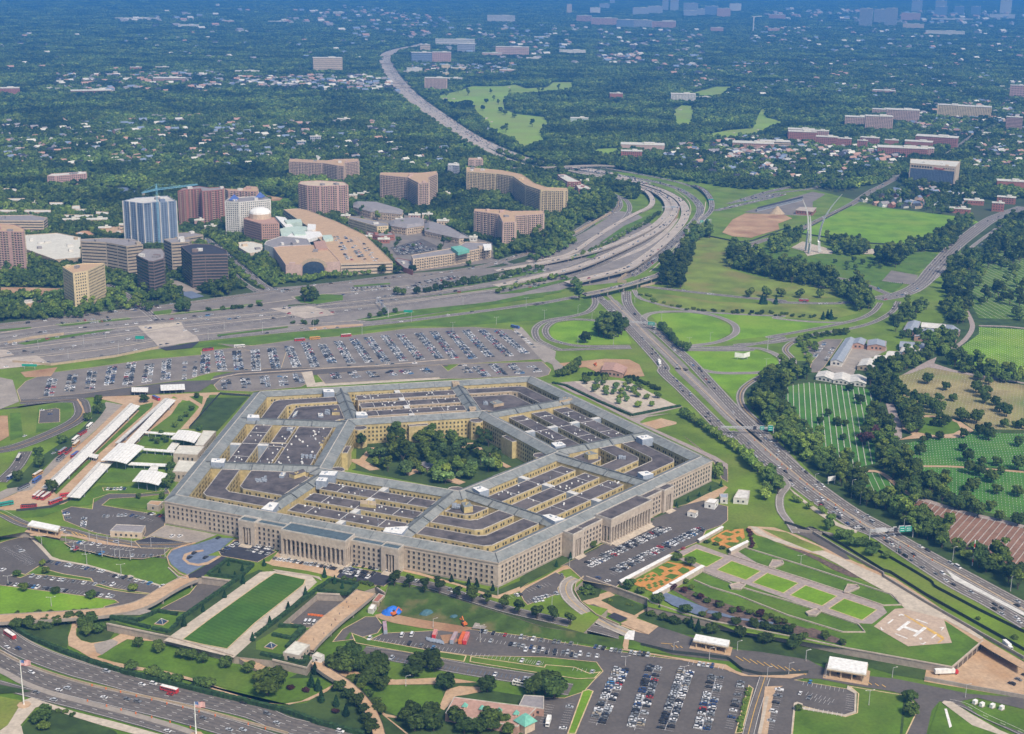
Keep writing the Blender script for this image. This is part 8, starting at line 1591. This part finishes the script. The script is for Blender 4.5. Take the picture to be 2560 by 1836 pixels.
# courtyard
fill('courtyard','A 1560,830 1700,700 1860,640 2100,600 2253,620 B 150,640 260,720 400,740 500,840 440,880 250,930 100,980 A 2253,990 2000,930 1800,900',11.5,6,('broad','tall','broad'),('leaf','leaf_dark','leaf_pale','leaf'),dens=.85);trees('tall dark tree in the courtyard corner','A 1690,650 1770,630 1590,640 1580,700 B 60,620 150,600 310,640 380,680 660,770 590,790',5,'tall','leaf_dark')
# memorial grove
fill('in the gravel memorial grove','B 1070,200 1150,150 1250,165 1540,185 1830,350 1520,410 1200,270',10,3.6,('broad',),('leaf','leaf_pale'),dens=.62);line('behind the memorial grove','B 920,140 1050,60 1080,40 1060,100 980,130',6,4.5,m_='leaf');line('along the upper edge of the memorial grove','B 1130,120 1400,130 1560,170 1700,240',6,3.4,'bush','leaf_dark');line('on the bank below the highway','B 1900,440 2000,500 2100,570 2180,620 2253,670 I 40,960 100,1010',7,4.5,m_='leaf');line('on the bank below the highway','I 60,1000 130,1080 220,1130 280,1180 330,1230',7,6,m_='leaf');fill('on the slope beside the service road','I 200,1130 340,1160 330,1280 240,1330 180,1350 230,1250',9,5.5)
# gardens right
line('along the blue roof','F 1190,490 1240,470 1300,520 1400,560 1560,620 1740,680 1900,710 2050,750',13,3.2,m_='leaf_purple',z=0);line('in the heather bed below the blue roof','F 1300,440 1380,545 1450,590 1520,610 1640,660 1720,680 1800,690 1880,700 1960,715 2030,750 2100,770 2210,820 H 20,660 95,680 170,700 250,700 390,760',10,2.6,m_='leaf');line('in the heather bed near the wall','F 1430,700 1550,730 1700,770 1900,800 2100,830 H 100,770 320,820 560,880 700,880 830,920',11,3.6,m_='leaf_dark');trees('by the near knot garden','F 860,485 950,520 1240,260 1340,300',4.4,m_='leaf_dark');trees('by the blue roof','F 1090,600 1300,675',4.2,m_='leaf_dark');line('below the far knot garden','F 1470,120 1540,140',4,2.6,'bush');line('beside the far knot garden','F 1590,170 1650,185',4,2.6,'bush');line('along the top lawn edge','F 1800,30 1820,90 1830,160',3,2,'bush','leaf_purple')
line('in the slope bushes','F 1040,690 1150,730 1260,760 1330,750',6,4.5,'bush',z=LO);trees('clipped cone on the gate slope','F 1095,680 1345,785 1400,815',3,'cone','leaf_conifer',LO);line('below the long garden wall','F 1520,830 1700,870 1760,850 1900,910 2150,960 H 30,850 200,910 470,930',15,4.5,z=LO);fill('in the ramp garden','F 430,500 520,445 630,490 620,540 480,560',6,3,('bush',),('leaf_dark',),LO);fill('in the court planting','F 650,560 760,540 900,600 960,640 880,680 720,600',6,2,('bush',),('leaf',),LO,.6)
line('lawn edge at the bottom right','H 1380,1480 1370,1380',8,4.5,z=LO);line('hedge of the big bottom car park','F 1800,1270 1720,1600',4,2,'bush','leaf',LO);trees('at the corner of the square car park','H 490,1440',3,z=LO)
trees('on the highway bank','H 730,20 820,95 880,90 895,140 965,150 1030,150 1090,190 1065,220 1180,240',4.8,m_='leaf_dark');trees('on the strip between path and highway','I 460,1330 490,1340 575,1390 672,1425 730,1550 740,1500 815,1620 870,1610',4,m_='leaf');fill('heather bank','H 1700,620 2268,880 2268,940 1900,740',7,2.4,('bush',),('leaf',),0,.8)
# belts by the cemetery and the highway
fill('in the belt beside the slip road','I 230,360 420,300 560,330 570,390 400,430 360,600 480,720 590,880 700,960 900,1080 960,1180 1020,1240 1180,1330 1350,1400 1530,1480 1620,1600 1620,1700 1450,1650 1200,1480 980,1340 760,1200 600,1090 430,950 300,850 200,700 110,600 110,520',9,5.5)
fill('behind the far highway verge','H 1400,0 1640,20 1710,150 1880,180 1890,270 1720,240 1500,110',9,5.2);fill('beside the bare red rows','H 1910,210 2140,230 2170,320 2268,370 2268,520 2050,420 1900,310',10,6)
fill('in the cemetery avenue','I 1030,360 1150,300 1300,230 1450,180 1560,200 1450,250 1350,310 1270,350 1290,500 1400,560 1380,640 1300,650 1200,560 1100,600 1070,500',10,5.8);fill('in the cemetery avenue','I 1070,700 1180,640 1240,760 1230,900 1280,1000 1420,1060 1450,1130 1550,1240 1700,1290 1850,1380 1900,1440 1700,1420 1550,1340 1350,1290 1230,1200 1120,1080 1100,900 980,860',10,5.8)
fill('beside the oval lawn','I 1260,640 1400,620 1450,700 1440,790 1300,820 1290,740',10,6.5);fill('in the far cemetery wood','I 1450,130 1650,60 1700,130 1680,200 1560,200',10,6.5);fill('in the far cemetery wood','I 1650,240 1850,260 2000,330 2253,330 2253,420 1980,390 1700,310',11,7,dens=.9)
fill('in the wood above the cemetery','K 1640,900 1750,780 1950,700 2040,560 2120,480 2253,400 2253,800 2000,850 1900,1000 1820,960 1850,1180 1780,1250 1700,1200 1640,1060 1560,1010',12,6.2,dens=.6);fill('in the wood above the cemetery','K 2120,620 2253,600 2253,1300 2150,1250 2100,1130 2000,1200 1870,1150 1960,900',15,6,dens=.45);fill('by the service building','K 1190,1280 1300,1220 1330,1130 1420,1180 1400,1250 1300,1320 1250,1390',10,5.5,dens=.7);fill('behind the service building','K 1600,1150 1760,1180 1800,1280 1720,1300 1640,1230',9,6);line('before the service building','K 1300,1400 1350,1390 1540,1420 1700,1400 1600,1440',9,5.5)
trees('standing alone in the parched cemetery field','I 1495,410 1640,460 1585,545 1460,590 1520,600 1695,545 1605,630 1350,600 1550,640 1890,380 1975,415 2100,400 1875,480 1965,490 1925,515 1945,560 2025,580 2095,610 2060,630 2115,665 1750,690 1790,705 1880,720 1965,760 2095,750 2180,750 2230,760',5.5,jit=.3);trees('round the oval lawn','I 1590,690 1540,740 1605,750 1640,730 1780,835 1590,845 1900,810 1935,805 1460,870 1500,850',4.5,jit=.3);trees('in the green cemetery field','I 1435,965 1770,935 1810,1020 1920,1040 2040,1050 1820,1110 1900,1130 2205,1080 2210,900 1975,850 1635,1150 2070,1120 1995,1180 2040,1270 2200,1290 1850,1250 1795,1250 1740,1400 1890,1450 1990,1400 2060,1480 2200,1520 1600,1230 1550,1180',5.6,jit=.3)
trees('on the striped cemetery lawn','I 435,640 655,720 720,665 800,740 855,740 785,720 835,850 885,465 945,530 970,570 895,1000 885,1010',4.2,jit=.25);trees('dark purple tree beside the striped lawn','I 1010,890 1085,830 1000,880',7.5,m_='leaf_purple');trees('in the lower cemetery','I 1270,1280 1290,1250 1400,1350 1170,1390',6.5);line('at the foot of the parched field','I 1110,680 1140,720 1190,780',10,6)
fill('behind the works sheds','I 480,70 620,90 660,140 600,200 560,280 500,200',7,3.4,('broad',),('leaf',),dens=.6);line('along the sheds road','I 480,90 560,60 700,40 800,30 860,20',8,4.5,m_='leaf')
# interchange
fill('in the wood by the motorway walls','J 1290,880 1330,780 1420,800 1460,700 1540,580 1680,560 1690,610 1560,640 1540,800 1480,900 1460,1010 1360,1010 1290,980',10,6.3);fill('in the dark belt across the meadow','K -10,700 60,740 220,790 300,850 480,860 620,900 740,920 800,980 780,1030 620,1000 380,960 200,920 0,860 J 1800,830 1830,700 1870,690',9.5,6.3)
trees('alone on the meadow edge','J 1985,1075 2115,1080 2230,1075 K 105,1075 235,1078 350,1075 500,1080 655,1080',6.2,m_='leaf',jit=.3);fill('by the junction','K 770,1060 950,990 1060,1120 1060,1180 960,1190 850,1100',9,6.3);fill('in the left loop','J 760,1390 800,1310 950,1270 1010,1310 1010,1370 900,1410',9,6.5);trees('spreading tree inside the left loop','J 695,1435',8.5);trees('at the bridge abutment','J 650,1100 640,1040 610,1020',7.5,'tall');line('scrub on the meadow strip','J 1130,1050 1250,1120 1400,1150 1600,1180 1900,1200 2253,1220',6,3,'bush','leaf',wob=8);line('scrub on the meadow strip','K 0,1190 250,1200 450,1230 650,1240 760,1250',8,3.2,'bush',wob=8);trees('small pines on the meadow strip','K 715,1240 680,1250 740,1250 200,1130 225,1130 310,1130',5.5,'cone','leaf_conifer')
line('beside the parkway at the cloverleaf','J 1290,1330 1340,1370 1390,1430 1440,1480 1500,1500',8,5,m_='leaf_dark');line('between the viaducts','J 600,790 830,690 1000,600 1150,520 1280,430',9,4,m_='leaf',wob=3);line('between the carriageways','J 0,1050 250,980 480,930 560,940',9,4,m_='leaf',wob=3);fill('beside the frontage walls','J 240,790 400,690 520,670 640,640 560,700 300,810',9,5,ms=('leaf','leaf_pale'));fill('over the bend','J 560,380 760,300 930,320 930,400 800,470 560,540 510,480',10,6.5);fill('over the bend','J 700,260 860,160 1130,240 1120,290 940,250 800,300',11,6)
fill('under the curve','J 170,620 380,560 600,550 590,640 350,740 100,740',10,6);line('by the motorway','M 1270,1050 1600,990 1900,940 2150,870 2230,860',9,5,m_='leaf_dark',wob=3);line('by the motorway','M 1100,1060 1150,1060',6,5);line('on the motorway slope','M 880,1240 1080,1200',9,4,wob=3);line('by the small bridge','M 300,1280 480,1290',8,4.5,'bush',wob=3);fill('beside the frontage','M 360,1080 480,1070 480,1110 370,1120',7,5);line('before the mall','M 150,930 300,930 420,960 520,930 650,930 800,910 880,900',9,4.6,m_='leaf');trees('before the mall','M 1115,890 985,890 1225,890',7)
fill('around the memorial spires','K 240,700 370,600 500,600 510,640 420,680 400,730 300,740',9,5.5);fill('behind the memorial spires','K 690,640 1000,660 1030,740 900,760 770,740 750,690',9,5.5);fill('below the open field','K 1060,800 1180,720 1300,700 1480,660 1600,600 1700,540 1830,480 1860,500 1720,640 1640,740 1500,720 1360,740 1280,850 1200,850',9.5,6.2,dens=.95);trees('on the memorial slope','K 775,810 870,860 920,800 935,860 990,820 1045,850 1085,830 1130,850 865,830',4,m_='leaf_dark');fill('left of the service road','K 1420,1160 1500,1150 1480,1200 1420,1210',9,4.5)
fill('beside the hotel','L 320,1080 480,1090 510,1190 820,1130 900,1170 860,1010 1080,1100 1400,1060 1480,1110 1100,1140 1250,1200 950,1180 900,1230 300,1260 0,1280 0,1170 280,1180',8.5,4.2,dens=.7);fill('before the dark towers','L 1080,1040 1390,1050 1380,1100 1150,1110',9,5,dens=.9);fill('before the dark towers','L 1600,1040 1800,990 1850,940 1790,1060 1650,1090',9,5.4);trees('on the motorway island','L 1430,1180 1400,1190 1460,1190 1410,1160',7);line('on the motorway verge','L 1640,1180 1900,1165 2000,1150 2040,1140',10,4.5,'bush',wob=4);fill('railway wood','L 0,900 230,870 480,830 490,980 330,990 0,1000',9,4.8);line('street trees of the curved avenue','L 1790,870 1870,900 1960,960 2060,1020',8,3,m_='leaf');line('street trees of the curved avenue','L 1650,610 1850,780 2000,900 2150,1000',9,3.5,m_='leaf')
fill('in the garden beside the lower parkway','D 250,1540 380,1500 400,1570 330,1600',8,5,z=LO);line('in the garden beside the lower parkway','D 330,1420 560,1480',4,2.4,'bush',z=LO)
fill('on the golf course','O 620,610 800,545 1080,535 1440,520 1440,570 1060,600 1010,690 1285,780 1240,840 1260,900 1110,950 960,850 800,640',48,7,dens=.25)
fill('in the retail court','M 680,440 1150,430 1700,610 1850,700 1230,880 1080,780 860,570',26,4.5,dens=.5)
# forest over the far country
OPEN=[(p[0],p[1]) for p in pxy('W -900,735 150,705 300,670 470,650 700,622 830,600 1090,588 1200,545 1330,470 1420,440 1300,385 1250,370 1330,368 1500,400 1640,420 1900,418 1985,398 2030,430 2100,450 2280,440 3200,430 3200,3000 -900,3000')]
HOTEL=[(p.x,p.y) for p in PT('L -600,860 0,860')]
def in_np(X,Y,poly):
 c=np.zeros(X.shape,bool);n=len(poly);j=n-1
 for i in range(n):
  xi,yi=poly[i];xj,yj=poly[j]
  if yi != yj:c ^= ((yi > Y) != (yj > Y)) & (X < (xj-xi)*(Y-yi)/(yj-yi)+xi)
  j=i
 return c
nr=np.random.default_rng(5);pts=[]
th0=CAM['yaw']
for r0,r1,st,sz in ((1300,2500,8.2,4.8),(2500,4000,11,6.8),(4000,6500,17,9.5),(6500,11000,30,16),(11000,17000,60,32),(17000,30000,150,80)):
 g=np.arange(-r1,r1,st);X,Y=np.meshgrid(g,np.arange(0,r1+st,st));X=X.ravel();Y=Y.ravel();X=X+nr.uniform(-.45,.45,X.size)*st;Y=Y+nr.uniform(-.45,.45,Y.size)*st
 Xr,Yr=X*math.cos(th0)+Y*math.sin(th0),-X*math.sin(th0)+Y*math.cos(th0)   # rotate so Y is the view axis
 rr=np.hypot(X,Y);k=(rr >= r0) & (rr < r1) & (np.abs(np.arctan2(X,Y)) < R(25.5));X,Y=CP.x+Xr[k],CP.y+Yr[k]
 d=np.stack([X-CP.x,Y-CP.y,np.full(X.shape,-CP.z)],1);w_=d@np.array(FW);U=1280+CAM['f']*(d@np.array(RT))/w_;V=918-CAM['f']*(d@np.array(UP))/w_
 ok=~in_np(U,V,OPEN)
 for p in KEEP:
  xs=[q[0] for q in p];ys=[q[1] for q in p];m_=sz*.45 if len(p) == 4 and (max(xs)-min(xs)) < 30 else sz*.4
  bb=(X > min(xs)-m_) & (X < max(xs)+m_) & (Y > min(ys)-m_) & (Y < max(ys)+m_) & ok
  if not bb.any():continue
  idx=np.nonzero(bb)[0];hit_=np.zeros(idx.size,bool)
  for dx,dy in ((0,0),(m_,0),(-m_,0),(0,m_),(0,-m_)):hit_ |= in_np(X[idx]+dx,Y[idx]+dy,p)
  ok[idx[hit_]]=False
 # thin the suburbs: clearings by low frequency noise
 X,Y=X[ok],Y[ok];nn=np.sin(X*.011+np.sin(Y*.013)*1.7)*np.sin(Y*.009+np.cos(X*.007)*1.9);keepm=nr.uniform(0,1,X.size) < np.where(nn > .55,.62,.94);X,Y=X[keepm],Y[keepm]
 s_=sz*nr.uniform(.7,1.3,X.size);pts += [(x,y,0,s,0) for x,y,s in zip(X,Y,s_)]
# nearest 290 trees are things, the rest join the wood
tv=lambda c:(lambda p:-20 < p[0] < 2580 and 0 < p[1] < 1860)(project(c[:3]))
def in_ring(x,y):
 a=max(S(k,0,1).dot(Vector((x,y,0))) for k in range(5));return 73.5 < a < 197
TREES=[c for c in TREES if not in_ring(c[0],c[1])]
TREES.sort(key=lambda c:(0 if tv(c) else 1,(c[0]-CP.x)**2+(c[1]-CP.y)**2));near=sorted(TREES[:290],key=lambda c:project(c[:3])[0])
SZ=lambda r_:'large' if r_ > 6.5 else 'mid-sized' if r_ > 4 else 'small'
KN={'broad':'round leafy tree','tall':'tall leafy tree','cone':'dark conical evergreen','bush':'low shrub'};CNAME={'leaf_purple':'purple-leaved','leaf_pale':'pale green','leaf':'green','leaf_dark':'dark green','leaf_conifer':''}
key=lambda c:(SZ(c[3]),c[4],c[5],c[6]);tot={}
for c in near:tot[key(c)]=tot.get(key(c),0)+1
cnt={}
for c in near:
 k=key(c);cnt[k]=cnt.get(k,0)+1;cx=c[6].replace('clipped cone ','').replace('purple shrub ','').replace('tall dark tree ','').replace('spreading tree ','').replace('small pines ','')
 if not cx.startswith(('in ','on ','by ','at ','beside','along','below','behind','left','round','around','before','standing','alone','between','under','over','low','shrubs')):cx='in the '+cx
 lab='%s %s %s, %s%s' % (SZ(c[3]),CNAME[c[5]],KN[c[4]],'' if tot[k] == 1 else ordw(cnt[k])+' from the left, ',cx);lab=' '.join(' '.join(lab.split()).split()[:16])
 nm={'cone':'evergreen_tree','bush':'shrub'}.get(c[4],'tree');rz=random.uniform(0,6.28);t=thing(nm,lab,'shrub' if nm == 'shrub' else 'tree',(c[0],c[1],c[2]+.2),'trees '+cx,rz);t.scale=(c[3],c[3],c[3]*random.uniform(.85,1.1)*(1.1 if c[4] == 'cone' else .82))
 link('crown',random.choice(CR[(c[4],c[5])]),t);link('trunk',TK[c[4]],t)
col=bpy.data.collections.new('crowns');order=[]
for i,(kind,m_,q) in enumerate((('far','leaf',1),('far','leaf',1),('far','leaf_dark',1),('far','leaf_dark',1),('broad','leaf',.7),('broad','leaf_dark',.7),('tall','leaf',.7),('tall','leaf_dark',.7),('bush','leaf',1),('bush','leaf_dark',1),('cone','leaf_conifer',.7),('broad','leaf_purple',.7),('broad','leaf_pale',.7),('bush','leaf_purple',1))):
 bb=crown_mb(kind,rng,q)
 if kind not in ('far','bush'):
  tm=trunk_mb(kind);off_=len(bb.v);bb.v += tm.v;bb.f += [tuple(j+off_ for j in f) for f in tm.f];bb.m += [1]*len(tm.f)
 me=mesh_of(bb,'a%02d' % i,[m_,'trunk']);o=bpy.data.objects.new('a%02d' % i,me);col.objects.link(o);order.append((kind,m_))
def wood(name,P,label):
 me=bpy.data.meshes.new(name);me.from_pydata([p[:3] for p in P],[],[]);n_=len(P)
 a=me.attributes.new('scl','FLOAT_VECTOR','POINT');a.data.foreach_set('vector',[v for p in P for v in (p[3],p[3],min(p[3],7.5)*(.85+.3*((p[0]*7.1) % 1)))])
 a=me.attributes.new('rot','FLOAT_VECTOR','POINT');a.data.foreach_set('vector',[v for p in P for v in (0,0,(p[1]*3.7) % 6.28)])
 a=me.attributes.new('vi','INT','POINT');a.data.foreach_set('value',[int(p[4]) for p in P])
 o=link(name,me);stuff(o,label);ng=bpy.data.node_groups.new(name,'GeometryNodeTree');ng.interface.new_socket('Geometry',in_out='INPUT',socket_type='NodeSocketGeometry');ng.interface.new_socket('Geometry',in_out='OUTPUT',socket_type='NodeSocketGeometry')
 N=ng.nodes;gi,go=N.new('NodeGroupInput'),N.new('NodeGroupOutput');ip=N.new('GeometryNodeInstanceOnPoints');ci=N.new('GeometryNodeCollectionInfo');ci.inputs['Collection'].default_value=col;ci.inputs['Separate Children'].default_value=True;ci.inputs['Reset Children'].default_value=True;ip.inputs['Pick Instance'].default_value=True
 def na(nm,ty):x=N.new('GeometryNodeInputNamedAttribute');x.data_type=ty;x.inputs['Name'].default_value=nm;return x.outputs['Attribute']
 L=ng.links;L.new(gi.outputs[0],ip.inputs['Points']);L.new(ci.outputs[0],ip.inputs['Instance']);L.new(na('vi','INT'),ip.inputs['Instance Index']);L.new(na('scl','FLOAT_VECTOR'),ip.inputs['Scale']);L.new(na('rot','FLOAT_VECTOR'),ip.inputs['Rotation']);L.new(ip.outputs[0],go.inputs[0])
 md=o.modifiers.new('scatter','NODES');md.node_group=ng;return o
W1=[(x,y,z,s,random.choice((0,1,2,3,0,1,2,4,5) if s < 9 else (0,1,2,3))) for x,y,z,s,_ in pts]
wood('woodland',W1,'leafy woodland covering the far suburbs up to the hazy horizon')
W2=[]
for c in TREES[290:]:
 opts=[i for i,(k,m_) in enumerate(order) if k == c[4] and m_ == c[5]] or [5];W2.append((c[0],c[1],c[2],c[3]*.98,random.choice(opts)))
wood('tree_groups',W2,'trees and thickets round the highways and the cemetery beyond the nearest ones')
print('TREES',len(TREES),'FOREST',len(W1))
# ------------------------------------------------------------------ air
hb=MB();hb.box((6000,14000),(60000,34000),0,-7,CAM['z']+25)
hz=hb.build('haze',[],None);m=bpy.data.materials.new('haze');m.use_nodes=True;n=m.node_tree;n.nodes.clear()
o_=n.nodes.new('ShaderNodeOutputMaterial');pv=n.nodes.new('ShaderNodeVolumePrincipled')
pv.inputs['Color'].default_value=(.09,.39,.97,1);pv.inputs['Density'].default_value=1.08e-4;pv.inputs['Anisotropy'].default_value=0
n.links.new(pv.outputs[0],o_.inputs['Volume']);hz.data.materials.append(m);stuff(hz)
